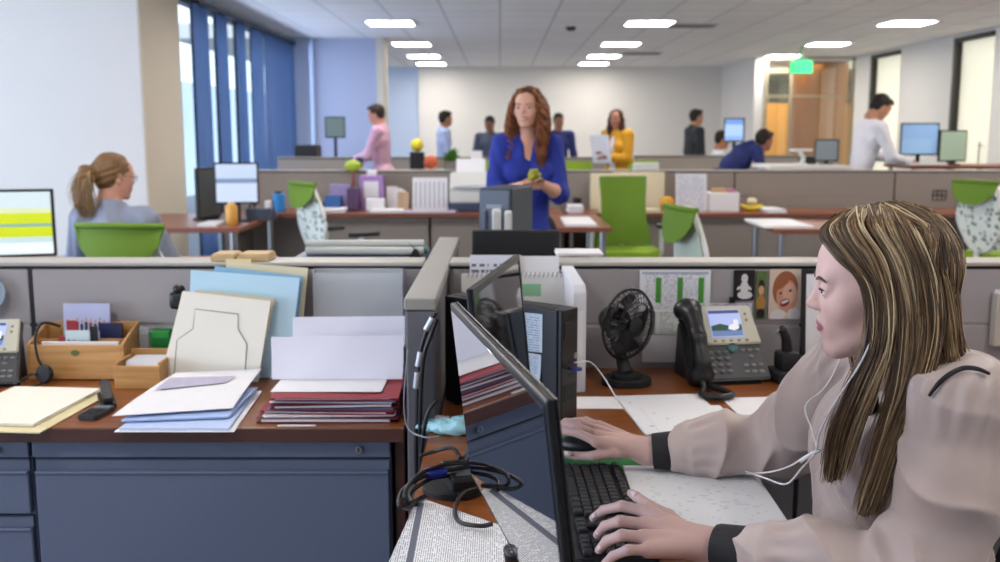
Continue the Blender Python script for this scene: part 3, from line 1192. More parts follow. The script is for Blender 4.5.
for (x0, x1, w) in ((-1.60, -0.62, 'below the striped document holder'), (-0.60, 0.40, 'below the white printer'), (0.9, 1.7, 'behind the waisted green chair'), (1.72, 2.9, 'behind the desk return with the white sheet')):
    cabinet('file_cabinet', 'taupe far row file cabinet ' + w, x0, x1, 8.66, 9.16, 0.692, [(0.04, 0.33), (0.335, 0.65)], False, M_taupec, mat('taupe_recess', '#4c4640', 0.6), 'taupe file cabinets')

# storage unit and desks hidden behind the near partitions, carrying what shows above them
cabinet('storage_cabinet', 'grey storage cabinet behind the left partition, carrying rolled drawings', -0.64, -0.235, 3.02, 3.34, 1.036, [(0.04, 0.5), (0.51, 0.99)], False)
table('desk', 'dark topped desk behind the right partition carrying a black computer tower', -0.12, 1.6, 3.03, 4.15, 0.73, False)
table('desk', 'desk of the ponytailed woman behind the left partition', -3.3, -1.25, 4.95, 5.6, 0.73, True)
table('desk', 'standing height desk beside the white shirted man', 3.98, 5.6, 9.75, 10.45, 1.10, True, M_wood2, M_edge2)
table('desk', 'white standing height side table carrying the white desk lamp', 2.60, 3.38, 9.72, 10.4, 1.10, True, M_white, M_white)
table('desk', 'distant table by the man in the pink shirt', -2.35, -1.66, 11.6, 12.3, 1.02, True, M_white, M_white)
table('desk', 'far desk between the plants and the yellow cardigan', -0.95, 0.2, 12.62, 13.08, 0.95, True, M_white, M_white)
table('desk', 'far desk by the bending man in navy', 3.12, 4.3, 10.7, 11.3, 0.95, True, M_white, M_white)
# ------------------------------------------------------------------ helpers for things on the front desks
DZ = 0.7305


def desk_sheet(name, label, a, b, d, z=DZ, m=None, th=0.0008, cat='paper', group=None, curl=0.0, sheets=1):
    """rectangular sheet lying flat: a, b, d are its far left, far right and near left corners in the photo"""
    A, B, D = onz(a[0], a[1], z), onz(b[0], b[1], z), onz(d[0], d[1], z)
    u = B - A
    w, h = u.length, (D - A).length
    rz = math.atan2(u.y, u.x)
    c = (B + D) / 2
    q = BM()
    for i in range(sheets):
        dx, dy = (random.uniform(-.004, .004), random.uniform(-.004, .004)) if i else (0, 0)
        z0 = (sheets - 1 - i) * th * 1.05 + th / 2 + 0.0003
        sheet(q, lambda s, t: ((s - .5) * w + dx, (t - .5) * h + dy, z0 + curl * (abs(s - .5) * 2) ** 3 * (0.3 + t)), 8, 8, th)
    o = obj(name, q, m or M_paper, None, True, (c.x, c.y, z), (0, 0, rz), auto=40)
    return tag(o, label, cat, group)


def wall_sheet(name, label, x0, y0, x1, y1, y, m, cat='paper', group=None, th=0.0012):
    p, r_ = ony(x0, y1, y), ony(x1, y0, y)
    w, h = r_.x - p.x, r_.z - p.z
    q = BM()
    box(q, -w / 2, w / 2, -th, 0, -h / 2, h / 2)
    o = obj(name, q, m, None, False, ((p.x + r_.x) / 2, y, (p.z + r_.z) / 2))
    return tag(o, label, cat, group)


def lean(name, label, bl, br, tr, tl, m, cat, th=0.003, group=None, bow=0.0, mid=None):
    """stiff leaf standing up; corners are points in the room"""
    P = [Vector(p) for p in (bl, br, tr, tl)]
    o0 = (P[0] + P[1]) / 2
    P = [p - o0 for p in P]
    n = (P[1] - P[0]).cross(P[3] - P[0]).normalized()
    q = BM()
    sheet(q, lambda s, t: (P[0] * (1 - s) + P[1] * s) * (1 - t) + (P[3] * (1 - s) + P[2] * s) * t + n * bow * math.sin(PI * t) * (1 + 0.3 * math.sin(3 * s)), 8, 10, th)
    o = obj(name, q, m, None, True, o0, auto=40)
    return tag(o, label, cat, group)


M_bamboo = wood_mat('bamboo', '#b5834a', '#d3a468', 0.45, 2.0)
M_navy = mat('navy_card', '#1c2150', 0.5)
M_red = mat('red_card', '#9c2a35', 0.6, noise=0.08, scale=25)
M_redd = mat('dark_red_card', '#6e1f2b', 0.6, noise=0.08, scale=25)
M_lblue = mat('light_blue_card', '#bfe2f5', 0.7)
M_fold = mat('ivory_card', '#f3f0e4', 0.75, spec=0.25)
M_manila = mat('manila_card', '#e6d8ac', 0.75, spec=0.25)
M_lav = mat('faint_print', '#b9b4c8', 0.8, noise=0.2, scale=40)
M_inkline = mat('ink_line', '#6d7468', 0.7)

# ------------------------------------------------------------------ left desk: bamboo organiser
t = thing('desk_organizer', 'large bamboo desk organizer box holding cards against the partition', 'organizer', (-1.19, 2.81, DZ))
w = 0.128
q = BM()
box(q, -w, w, -0.07, -0.062, 0.002, 0.100, 0.0015)
box(q, -w, w, 0.058, 0.066, 0.002, 0.143, 0.0015)
box(q, -w, w, -0.062, 0.058, 0.0, 0.008)
obj('box_body', q, M_bamboo, t)
for s_ in (-1, 1):
    q = BM()
    prism(q, [(-0.070, 0.0), (0.066, 0.0), (0.066, 0.145), (-0.070, 0.102)], -0.004, 0.004, T(s_ * (w + 0.0042), 0, 0) @ Matrix(((0, 0, 1, 0), (1, 0, 0, 0), (0, 1, 0, 0), (0, 0, 0, 1))), bev=0.001)
    obj('side_panel', q, M_bamboo, t)
q = BM(); box(q, -w, w, -0.006, 0.0, 0.008, 0.105, 0.001); obj('divider', q, M_bamboo, t)
q = BM(); lathe(q, [(0.007, 0), (0.0105, 0), (0.0105, 0.001), (0.007, 0.001)], 20, T(-0.0, -0.0705, 0.078) @ rotm(PI / 2) @ Matrix.Diagonal((1.1, .8, 1, 1))); obj('badge', q, mat('badge_green', '#5b6a35', 0.5), t)
b0 = Vector((-1.19, 2.81, DZ))
def card(name, label, x0, x1, z0, z1, y, m, tilt=0.0, th=0.002, cat='card'):
    q = BM(); box(q, x0, x1, -th / 2, th / 2, z0, z1)
    return tag(obj(name, q, m, None, False, b0 + Vector((0, y, 0.009)), (tilt, 0, 0)), label, cat)
# brochure with a row of people printed on it
q = BM()
box(q, -0.072, 0.062, -0.003, 0.003, 0, 0.19)
for i in range(9):
    x = -0.058 + i * 0.013
    h = random.uniform(0.02, 0.032)
    box(q, x - 0.004, x + 0.004, -0.0036, -0.003, 0.11, 0.11 + h, mi=1 + i % 3)
    ball(q, (x, -0.003, 0.113 + h + 0.004), (0.004, 0.0008, 0.005), mi=4, seg=8, rings=6)
tag(obj('brochure', q, [mat('brochure_lilac', '#b9bfe0', 0.35), M_navy, mat('brochure_dark', '#2c2c34', .5), M_red, mat('brochure_skin', '#caa089', .6)], None, False, b0 + Vector((-0.004, 0.030, 0.009)), (R(-6), 0, 0)),
    'lilac brochure picturing a row of people in the bamboo organizer', 'brochure')
t = thing('white_card', 'white lettered card standing at the front of the bamboo organizer', 'card', b0 + Vector((-0.008, -0.028, 0.009)))
q = BM(); box(q, -0.034, 0.034, -0.001, 0.001, 0, 0.125); obj('card', q, mat('card_ice', '#cfe2e6', 0.5), t)
text('lettering', 'Atlantic', 0.020, mat('card_ink', '#18303c', 0.6), t, (0, -0.0014, 0.092), (PI / 2, 0, 0), 0.0002)
card('navy_folder', 'navy blue card folder behind the white lettered card', 0.035, 0.098, 0.0, 0.135, 0.02, M_navy, R(-4), 0.012)
card('black_card', 'black card between the lettered card and the navy folder', 0.026, 0.046, 0.0, 0.135, -0.02, M_blk, 0, 0.004)
card('red_card', 'small red card peeking out above the white lettered card', -0.040, -0.012, 0.09, 0.152, -0.0215, M_red, 0, 0.002)
card('red_envelope', 'red paper slip left of the white lettered card', -0.062, -0.044, 0.0, 0.108, -0.028, M_red, 0, 0.003)
card('white_envelope', 'long white envelope along the front of the bamboo organizer', -0.10, 0.115, 0.0, 0.096, -0.047, M_paper, 0, 0.010, 'envelope')

t = thing('card_box', 'small bamboo box filled with white cards, right of the organizer', 'box', (-0.985, 2.715, DZ), R(0))
q = BM(); box(q, -0.062, 0.062, -0.07, 0.07, 0.0, 0.006)
for (a0, a1, c0, c1, h) in ((-0.062, 0.062, -0.07, -0.063, 0.062), (-0.062, 0.062, 0.063, 0.07, 0.082), (-0.062, -0.055, -0.063, 0.063, 0.07), (0.055, 0.062, -0.063, 0.063, 0.07)):
    box(q, a0, a1, c0, c1, 0.006, h, 0.001)
obj('box_body', q, M_bamboo, t)
for i in range(7):
    q = BM(); box(q, -0.045, 0.045, -0.0012, 0.0012, 0.0, 0.066)
    tag(obj('index_card', q, M_paper, None, False, (-0.985, 2.665 + i * 0.0125, DZ + 0.0075), (R(-28), 0, 0)), 'white index card filed in the small bamboo box', 'card', 'index cards in the small bamboo box')
t = thing('sticky_note_box', 'bright green little box behind the small bamboo box', 'box', (-0.985, 2.862, DZ))
q = BM(); box(q, -0.028, 0.028, -0.022, 0.022, 0.0, 0.12, 0.003); obj('box_body', q, mat('bright_green', '#1f9a3c', 0.4), t)
q = BM(); box(q, -0.023, 0.023, -0.0235, -0.0222, 0.02, 0.10); obj('front_label', q, mat('deep_green', '#157a31', .5), t)
t = thing('tape_dispenser', 'clear plastic holder left of the bright green box', 'holder', (-1.033, 2.858, DZ))
M_clear = mat('clear_acrylic', '#dfe6ea', 0.08, spec=0.6, alpha=0.35)
q = BM(); box(q, -0.014, 0.014, -0.014, 0.014, 0, 0.115, 0.002); obj('body', q, M_clear, t)
q = BM(); cyl(q, (-0.0135, 0, 0.118), (0.0135, 0, 0.118), 0.013); obj('rim', q, M_clear, t, True, auto=40)

# black webcam on a stem
t = thing('webcam', 'small black webcam on a stem peeking out left of the cream folders', 'webcam', (-0.925, 2.845, DZ))
q = BM(); lathe(q, [(0, 0), (0.035, 0), (0.033, 0.008), (0, 0.012)], 20); obj('foot', q, M_blk2, t, True, auto=40)
q = BM(); tube(q, [(0, 0, 0.01), (-0.004, 0, 0.10), (0.002, -0.004, 0.19)], 0.008, 8, smoothn=4); obj('stem', q, M_blk2, t, True)
q = BM(); box(q, -0.026, 0.028, -0.018, 0.018, 0.185, 0.235, 0.010); ball(q, (0.0, 0, 0.242), (0.018, 0.015, 0.014)); obj('camera_head', q, M_blk, t, True, auto=50)
q = BM(); cyl(q, (0, -0.017, 0.21), (0, -0.024, 0.21), 0.011); obj('lens', q, M_blk2, t)

# ------------------------------------------------------------------ left desk: upright folders, paper and the red pile
def up(px, py, y):
    return ony(px, py, y)


def foot(px, y, z=DZ + 0.0012):
    d = (y * math.cos(PITCH) + (CAMZ - z) * math.sin(PITCH))
    return Vector(((px - 500) / F * d, y, z))


M_fold2 = mat('ivory_card_dark', '#d8d0b4', 0.8)
fo = lean('folder', 'ivory folder with an outlined pocket standing in front of the blue folder', foot(160, 2.712), foot(258, 2.712), up(271, 301, 2.765), up(183, 291, 2.765), M_fold, 'folder', 0.008)
# the die-cut outline on the ivory folder belongs to it
q = BM()
a = [(174, 376), (177, 340), (184, 335), (193, 329), (195, 309), (238, 314), (238, 329), (247, 344), (245, 372)]
pts = []
for (px, py) in a:
    yy = 2.712 + (2.765 - 2.712) * (384 - py) / 88.0
    pts.append(ony(px, py, yy - 0.0050) - Vector(fo.location))
tube(q, pts, 0.0013, 6)
obj('pocket_outline', q, M_inkline, fo)
lean('folder', 'second ivory folder just behind the outlined one', foot(165, 2.734), foot(258, 2.734), up(275, 298, 2.790), up(196, 290, 2.790), M_fold2, 'folder', 0.009)
lean('folder', 'light blue folder standing behind the ivory folders', foot(187, 2.762), foot(288, 2.762), up(300, 278, 2.825), up(191, 270, 2.825), M_lblue, 'folder', 0.006)
lean('folder', 'second light blue folder, its top rising behind the first', foot(200, 2.778), foot(292, 2.778), up(303, 276, 2.842), up(215, 266, 2.842), mat('mid_blue_card', '#8fbcd8', 0.7), 'folder', 0.004)
lean('folder', 'cream folder at the back of the upright folders, touching the partition', foot(224, 2.800), foot(298, 2.800), up(308, 268, 2.868), up(228, 262, 2.868), M_cream, 'folder', 0.006)
lean('folder', 'yellowish folder tab sticking up over the partition cap', foot(225, 2.825), foot(254, 2.825), up(251, 259, 2.884), up(226, 259, 2.884), M_manila, 'folder', 0.003)

# clear wall pocket on the partition
p0, p1 = ony(317, 330, 2.893), ony(403, 268, 2.893)
t = thing('wall_file_holder', 'clear acrylic wall pocket on the partition above the white sheets', 'wall pocket', ((p0.x + p1.x) / 2, 2.893, p0.z))
w, h = p1.x - p0.x, p1.z - p0.z
q = BM(); box(q, -w / 2, w / 2, -0.034, -0.031, 0, h * 0.95, 0.001); obj('front_pane', q, M_clear, t)
q = BM(); box(q, -w / 2, w / 2, -0.0035, -0.0005, 0, h, 0.001); box(q, -w / 2, w / 2, -0.031, -0.0035, 0, 0.003); obj('back_pane', q, M_clear, t)
for s_ in (-1, 1):
    q = BM(); box(q, s_ * w / 2 - 0.002, s_ * w / 2 + 0.002, -0.034, -0.0005, 0, h); obj('side_edge', q, mat('acrylic_edge', '#c9ccd6', 0.2, alpha=0.7), t)

# red folder pile
pile = [('red', 0.012, 0.0, M_redd, -0.585, -0.245, 2.318, 2.62), ('white', 0.004, 2, M_paper, -0.57, -0.26, 2.325, 2.60), ('red', 0.008, -2, M_red, -0.575, -0.25, 2.33, 2.62),
        ('blue', 0.005, 1, mat('grey_blue_card', '#6b7194', .7), -0.56, -0.262, 2.33, 2.6), ('red', 0.010, 3, M_redd, -0.56, -0.25, 2.33, 2.62), ('white', 0.003, -1, M_paper, -0.55, -0.255, 2.335, 2.60),
        ('blue', 0.004, -2, mat('grey_blue_card2', '#8084a4', .7), -0.54, -0.25, 2.335, 2.6), ('red', 0.007, 1.5, M_red, -0.555, -0.248, 2.33, 2.63)]
z = DZ
names = ['lowest of the red folders in the pile', 'white paper layer above the lowest red folder', 'second red folder up in the pile', 'grey blue folder between the red folders', 'thick dark red folder in the middle of the pile',
         'white paper layer in the middle of the red pile', 'grey blue sheaf just under the top red folder', 'top red folder of the pile beside the partition spine']
for i, (kd, th, rz, m, x0, x1, y0, y1) in enumerate(pile):
    q = BM()
    w, d = (x1 - x0) / 2, (y1 - y0) / 2
    if kd == 'red':
        # folded card: two leaves meeting in a rounded spine at the back
        for zz in (0.0005, th - 0.0015):
            sheet(q, lambda s, u, zz=zz: ((s - .5) * 2 * w, (u - .5) * 2 * d, zz + 0.0005 + 0.0012 * math.sin(s * 5 + i)), 10, 6, 0.0009)
        cyl(q, (-w, d, th / 2), (w, d, th / 2), th / 2 - 0.0003, seg=10)
        box(q, -w + 0.012, w - 0.02, -d + 0.004, d - 0.01, 0.0022, th - 0.0028, mi=1)
    else:
        for j in range(3):
            zz = th * (j + 0.5) / 3
            dx = random.uniform(-.006, .006)
            box(q, -w + dx, w + dx, -d + random.uniform(0, .01), d, zz - th / 7, zz + th / 7)
    o = obj('folder' if kd != 'white' else 'paper_sheaf', q, [m, M_paper], None, False, ((x0 + x1) / 2, (y0 + y1) / 2, z + 0.0002), (0, 0, R(rz)))
    tag(o, names[i], 'folder' if kd != 'white' else 'paper', 'folders and papers in the red pile')
    z += th + 0.0008
ZP = z
o = desk_sheet('paper_sheet', 'white loose sheet lying on top of the red folder pile', (288, 378), (392, 378), (268, 392), ZP + 0.0006, M_paper, 0.0008, sheets=3)
lean('paper_sheaf', 'large white upright sheaf in front, on the red pile', (-0.585, 2.50, ZP + 0.003), (-0.25, 2.50, ZP + 0.003), up(404, 335, 2.54), up(271, 337, 2.54), mat('lilac_white_paper', '#e6e6f2', 0.8), 'paper', 0.004, bow=-0.004)
lean('paper_sheaf', 'large white upright sheaf behind the front one on the red pile', (-0.55, 2.575, ZP + 0.003), (-0.25, 2.575, ZP + 0.003), up(405, 316, 2.61), up(293, 317, 2.61), mat('lilac_white_paper', '#e6e6f2', 0.8), 'paper', 0.004, bow=-0.003)
t = thing('letter_tray', 'black wire letter tray edge between the white sheets and the partition spine', 'tray', (-0.237, 2.52, ZP + 0.002))
q = BM()
for zz in (0.0, 0.05, 0.095):
    tube(q, [(0, -0.10, zz + 0.003), (0, 0.12, zz + 0.003)], 0.0028, 6)
for yy in np.linspace(-0.10, 0.12, 9):
    tube(q, [(0, yy, 0.0), (0, yy, 0.098)], 0.0018, 6)
obj('wire_side', q, M_blk, t)
q = BM(); box(q, -0.006, 0.003, -0.10, 0.12, 0.0, 0.003); obj('foot_bar', q, M_blk, t)
q = BM(); box(q, -0.045, 0.045, -0.006, 0.003, 0, 0.0025)
tag(obj('paper_slip', q, M_paper, None, False, onz(297, 426, DZ + 0.0003) + Vector((0, 0.0, 0.0003)), (0, 0, R(1))), 'narrow white slip at the desk edge below the red pile', 'paper')

# big white folder in front
t = thing('report_folder', 'bulky white folder with a lilac printed picture, overhanging at the desk front', 'folder', onz(185, 428, DZ))
def loc_(px, py, z): return onz(px, py, z) - Vector(t.location)
def leaf(name, cs, th, m, curl=0.0, lab=None):
    P = [loc_(*c) for c in cs]
    q = BM()
    sheet(q, lambda s, u: (P[0] * (1 - s) + P[1] * s) * (1 - u) + (P[3] * (1 - s) + P[2] * s) * u + Vector((0, 0, curl * math.sin(PI * u))), 8, 8, th)
    return obj(name, q, m, t, True, label=lab, auto=40)
leaf('back_cover', [(114, 432, DZ + 0.001), (234, 432, DZ + 0.001), (262, 391, DZ + 0.003), (172, 391, DZ + 0.003)], 0.0012, M_paper)
leaf('inner_sheaf', [(119, 429, DZ + 0.005), (229, 429, DZ + 0.005), (256, 391, DZ + 0.008), (170, 391, DZ + 0.008)], 0.005, mat('blue_white_paper', '#b9cbee', 0.7), 0.0, 'pale blue inner sheets')
leaf('inner_sheaf', [(121, 421, DZ + 0.014), (229, 417, DZ + 0.014), (258, 388, DZ + 0.02), (172, 388, DZ + 0.02)], 0.004, mat('blue_white_paper2', '#a9bfe8', 0.7), 0.002, 'pale blue inner sheets')
tp = leaf('front_cover', [(112, 416, DZ + 0.024), (233, 408, DZ + 0.026), (262, 369, DZ + 0.04), (176, 373, DZ + 0.04)], 0.0015, M_paper, 0.004)
P4 = [loc_(*c) for c in [(155, 391, DZ + 0.0375), (226, 384, DZ + 0.0375), (236, 377, DZ + 0.0410), (170, 379, DZ + 0.0410)]]
q = BM(); sheet(q, lambda s, u: (P4[0] * (1 - s) + P4[1] * s) * (1 - u) + (P4[3] * (1 - s) + P4[2] * s) * u + Vector((0, 0, 0.0035)), 4, 4, 0.0006); obj('printed_picture', q, M_lav, tp)

# note pad on a yellow folder, calculator, phone like device
desk_sheet('manila_folder', 'yellow manila folder under the cream pad at the left edge', (8, 392), (97, 394), (-45, 431), DZ, M_manila, 0.003, 'folder')
desk_sheet('note_pad', 'cream paper pad lying on the yellow manila folder', (2, 389), (88, 391), (-48, 424), DZ + 0.0042, mat('pad_cream', '#f4f0e0', 0.8), 0.0012, 'note pad', sheets=6)
t = thing('calculator', 'dark grey calculator between the cream pad and the bulky white folder', 'calculator', onz(97, 415, DZ), R(-8))
q = BM(); prism(q, rrect(0.05, 0.095, 0.008), 0.0, 0.012, bev=0.002); obj('body', q, mat('calc_grey', '#2c3038', 0.4), t)
q = BM(); box(q, -0.02, 0.02, 0.02, 0.038, 0.012, 0.0135); obj('display', q, mat('calc_lcd', '#6f7f86', 0.2), t)
q = BM()
for i in range(4):
    for j in range(4):
        box(q, -0.019 + i * 0.0105, -0.0115 + i * 0.0105, -0.04 + j * 0.0135, -0.031 + j * 0.0135, 0.012, 0.0145, 0.001)
obj('keys', q, M_blk, t)
t = thing('stapler', 'black stapler behind the dark grey calculator', 'stapler', onz(107, 402, DZ), R(25))
q = BM(); box(q, -0.02, 0.02, -0.07, 0.07, 0, 0.012, 0.004); obj('base', q, M_blk, t)
q = BM(); prism(q, [(-0.068, 0.014), (0.07, 0.022), (0.068, 0.045), (-0.05, 0.034), (-0.07, 0.024)], -0.013, 0.013, Matrix(((0, 0, 1, 0), (1, 0, 0, 0), (0, 1, 0, 0), (0, 0, 0, 1))), bev=0.004); obj('lever', q, M_blk2, t, True, auto=40)


# ------------------------------------------------------------------ desk phones
def desk_phone(label, loc, rz, on=True):
    t = thing('desk_phone', label, 'phone', loc, rz, 'office desk phones')
    M_ph = mat('phone_grey', '#4a4b4e', 0.45)
    M_phd = mat('phone_dark', '#1a1b1d', 0.4)
    M_bz = mat('phone_bezel', '#cfccb9', 0.4)
    a = R(54)
    S = T(0, -0.072, 0.012) @ rotm(a)                      # panel frame: x across, y up the slope, z out of it
    q = BM()
    prism(q, [(-0.10, 0.0), (0.105, 0.0), (0.088, 0.19), (-0.088, 0.19)], -0.022, 0.0, S, bev=0.004)
    obj('body', q, M_ph, t, True, auto=40)
    q = BM(); prism(q, [(-0.074, 0.0), (0.075, 0.0), (0.06, 0.125), (0.02, 0.125), (-0.02, 0.02)], -0.085, 0.08, Matrix(((0, 0, 1, 0), (1, 0, 0, 0), (0, 1, 0, 0), (0, 0, 0, 1))) @ T(0, 0, 0)); obj('stand', q, M_phd, t)
    q = BM()
    prism(q, [(-0.042, 0.088), (0.096, 0.088), (0.086, 0.190), (-0.042, 0.190)], 0.0, 0.010, S, bev=0.003)
    obj('bezel', q, M_bz, t, True, auto=40)
    q = BM()
    box(q, -0.026, 0.055, 0.106, 0.178, 0.010, 0.012, M=S, mi=0)
    if on:
        box(q, -0.024, 0.053, 0.108, 0.122, 0.012, 0.0124, M=S, mi=1)
        prism(q, [(-0.024, 0.122), (0.053, 0.122), (0.053, 0.138), (0.03, 0.132), (0.0, 0.141), (-0.024, 0.135)], 0.012, 0.0126, S, mi=2)
        prism(q, [(0.018, 0.126), (0.034, 0.122), (0.046, 0.128), (0.046, 0.150), (0.036, 0.150), (0.034, 0.138), (0.022, 0.136)], 0.0126, 0.0129, S, mi=3)
        box(q, -0.024, 0.053, 0.168, 0.176, 0.012, 0.0124, M=S, mi=4)
    obj('screen', q, [mat('phone_sky', '#a9b6e6', 0.2, emit=0.55), mat('phone_lake', '#6f86b8', 0.2, emit=0.4), mat('phone_hill', '#3c5a4c', 0.2, emit=0.3), mat('phone_bird', '#e8e8ee', 0.2, emit=0.5), mat('phone_bar', '#4f5a86', .2, emit=0.3)], t)
    q = BM()
    for i in range(3):
        for j in range(4):
            ball(q, (-0.036 + i * 0.020, 0.020 + j * 0.0165, 0.002), (0.0075, 0.006, 0.004), S, seg=10, rings=6)
    obj('dial_keys', q, mat('phone_key', '#6a6b6e', 0.4), t, True)
    q = BM()
    for i in range(3):
        for j, w in enumerate((0.014, 0.024, 0.03, 0.05)):
            if j == 2 and i != 1:
                continue
            ball(q, (0.046 + i * 0.0185, 0.018 + j * 0.0165 + (0.006 if j > 1 else 0), 0.002), (0.0075, 0.0045, 0.003), S, seg=10, rings=6)
    obj('soft_keys', q, mat('phone_key_light', '#8b8b88', 0.4), t, True)
    q = BM()
    for i in range(5):
        ball(q, (-0.020 + i * 0.020, 0.097, 0.010), (0.005, 0.003, 0.003), S, seg=8, rings=6)
    for i in range(2):
        ball(q, (0.070, 0.150 + i * 0.016, 0.010), (0.004, 0.004, 0.003), S, seg=8, rings=6)
    obj('screen_keys', q, mat('phone_key_light', '#8b8b88', 0.4), t, True)
    q = BM(); lathe(q, [(0.0, 0.008), (0.008, 0.009), (0.013, 0.006), (0.013, 0), (0, 0)], 20, S @ T(0.022, 0.080, 0.0)); obj('navigation_ring', q, mat('phone_teal', '#3d6a6c', 0.3), t, True, auto=50)
    hs = Blob(0.012)
    def hp(x, y, z): return tuple(S @ Vector((x, y, z)))
    hs.chain([hp(-0.078, 0.005, 0.022), hp(-0.078, 0.03, 0.040), hp(-0.078, 0.09, 0.050), hp(-0.078, 0.15, 0.042), hp(-0.078, 0.178, 0.024)], [0.023, 0.020, 0.018, 0.021, 0.025])
    hs.cone(hp(-0.090, 0.008, 0.018), hp(-0.066, 0.008, 0.018), 0.021, 0.021); hs.cone(hp(-0.090, 0.176, 0.020), hp(-0.066, 0.176, 0.020), 0.023, 0.023)
    V, Q = hs.mesh(0.0035)
    npmesh('handset', V, Q, M_phd, t)
    q = BM(); prism(q, [(-0.104, -0.004), (-0.05, -0.004), (-0.05, 0.192), (-0.098, 0.192)], 0.0, 0.008, S, bev=0.003); obj('cradle', q, M_phd, t, True, auto=40)
    q = BM(); tube(q, [hp(-0.078, 0.0, 0.016), (-0.082, -0.094, 0.03), (-0.085, -0.12, 0.0095), (-0.11, -0.175, 0.0095), (-0.085, -0.205, 0.0095), (-0.045, -0.19, 0.0095), (-0.05, -0.15, 0.0095), (-0.065, -0.11, 0.0095), (-0.06, -0.066, 0.010)], 0.0075, 8, smoothn=6)
    obj('cord', q, M_phd, t, True)
    return t


p = onz(724, 384, DZ)
desk_phone('grey desk phone with a lit colour screen between the black fan and the charger', (p.x - 0.0, p.y + 0.072, DZ), R(10)).scale = (1.17, 1.17, 1.17)
p = onz(-8, 388, DZ)
desk_phone('grey desk phone cut off by the left edge of the picture', (p.x - 0.048, p.y + 0.072, DZ), R(6))
t = thing('desk_mirror', 'round pale grey disc standing behind the left edge phone', 'mirror', ony(-6, 390, 2.868) * 1.0)
t.location.z = DZ
q = BM(); lathe(q, [(0, 0), (0.028, 0), (0.026, 0.008), (0, 0.012)], 24); obj('base', q, M_blk, t, True, auto=40)
q = BM(); cyl(q, (0, 0, 0.01), (0, 0.005, 0.19), 0.006); obj('stem', q, M_blk, t)
q = BM(); lathe(q, [(0, -0.006), (0.052, -0.006), (0.055, 0), (0.052, 0.006), (0, 0.006)], 32, T(0, -0.004, 0.225) @ rotm(R(80), 0, R(15))); obj('disc', q, mat('pale_grey_disc', '#9fb0c0', 0.35), t, True, auto=40)

# headset hung over the organizer
t = thing('headset', 'black headset with its ear pad hanging down the front of the bamboo organizer', 'headset', (-1.305, 2.73, DZ))
q = BM(); tube(q, [(0.045, -0.030, 0.04), (0.028, -0.030, 0.075), (0.022, -0.022, 0.13), (0.035, 0.0, 0.165), (0.07, 0.03, 0.150)], 0.004, 8, smoothn=6); obj('headband', q, M_blk, t, True)
q = BM(); lathe(q, [(0, -0.012), (0.022, -0.010), (0.027, 0), (0.022, 0.010), (0, 0.012)], 24, T(0.045, -0.032, 0.028) @ rotm(R(80), 0, R(-10))); obj('ear_pad', q, M_blk2, t, True, auto=40)
q = BM(); tube(q, [(0.03, -0.035, 0.03), (0.015, -0.05, 0.03), (0.0, -0.06, 0.02), (-0.01, -0.075, 0.012)], 0.003, 8, smoothn=5); ball(q, (-0.01, -0.075, 0.012), (0.010, 0.008, 0.008)); obj('microphone_boom', q, M_blk, t, True)
q = BM(); tube(q, [(0.05, -0.03, 0.01), (0.04, -0.06, 0.004), (0.02, -0.09, 0.004), (0.04, -0.12, 0.004), (0.0, -0.14, 0.004)], 0.0025, 6, smoothn=5); obj('cord', q, M_blk, t, True)

# ------------------------------------------------------------------ things lying on the partition cap and on the storage cabinet
ZC = 1.0455
for k, (x0, x1, w) in enumerate(((220, 243, 'left'), (246, 276, 'right'))):
    p, r_ = ony(x0, 258, 3.0), ony(x1, 258, 3.0)
    q = BM(); box(q, -(r_.x - p.x) / 2, (r_.x - p.x) / 2, -0.05, 0.05, 0.0, 0.018, 0.003); box(q, -(r_.x - p.x) / 2 + 0.004, (r_.x - p.x) / 2 - 0.004, -0.046, 0.046, 0.018, 0.0215, 0.001)
    tag(obj('card_wallet', q, mat('tan_card', '#c9ad80', 0.7), None, False, ((p.x + r_.x) / 2, 2.95, ZC)), 'tan card wallet lying on the partition cap, %s of the pair' % w, 'folder', 'tan card wallets on the partition cap')
M_roll = mat('drawing_paper', '#c9cbc4', 0.7)
for k, (dx, dz, r_, m, lab) in enumerate(((0, 0.014, 0.013, M_roll, 'front white drawing roll on the storage cabinet'), (0.01, 0.014, 0.013, mat('teal_paper', '#5f8f8c', .7), 'teal drawing roll on the storage cabinet'),
                                          (-0.005, 0.013, 0.012, mat('cream_roll', '#d6cfae', .7), 'cream drawing roll on the storage cabinet'), (0.0, 0.036, 0.011, M_roll, 'white drawing roll lying on top of the others'))):
    q = BM()
    y = 3.12 + (k * 0.03 if k < 3 else 0.018)
    L = 0.185
    lathe(q, [(r_ * 0.72, -L), (r_, -L), (r_, L), (r_ * 0.72, L), (r_ * 0.72, -L + 0.002)], 18, rotm(0, PI / 2, 0))
    tag(obj('drawing_roll', q, m, None, True, (-0.425 + dx, y, 1.0365 + dz + 0.001), (0, R(0), R(1.5 * k - 2)), auto=40), lab, 'drawing roll', 'drawing rolls on the storage cabinet')
t = thing('binder_clip', 'black bulldog clip at the right end of the drawing rolls', 'clip', (-0.262, 3.08, 1.0365))
q = BM(); prism(q, [(-0.02, 0), (0.02, 0), (0.004, 0.026), (-0.004, 0.026)], -0.016, 0.016, rotm(PI / 2)); obj('clip_body', q, M_blk, t)
q = BM(); tube(q, [(-0.003, -0.01, 0.026), (-0.02, -0.006, 0.045), (-0.02, 0.006, 0.045), (-0.003, 0.01, 0.026)], 0.0012, 6); obj('wire_loop', q, M_steel, t)
desk_sheet('paper_sheet', 'white paper lying on the partition cap beside the black monitor', (556, 251.5), (600, 251.5), (556, 256.5), ZC, M_paper, 0.003, sheets=3)

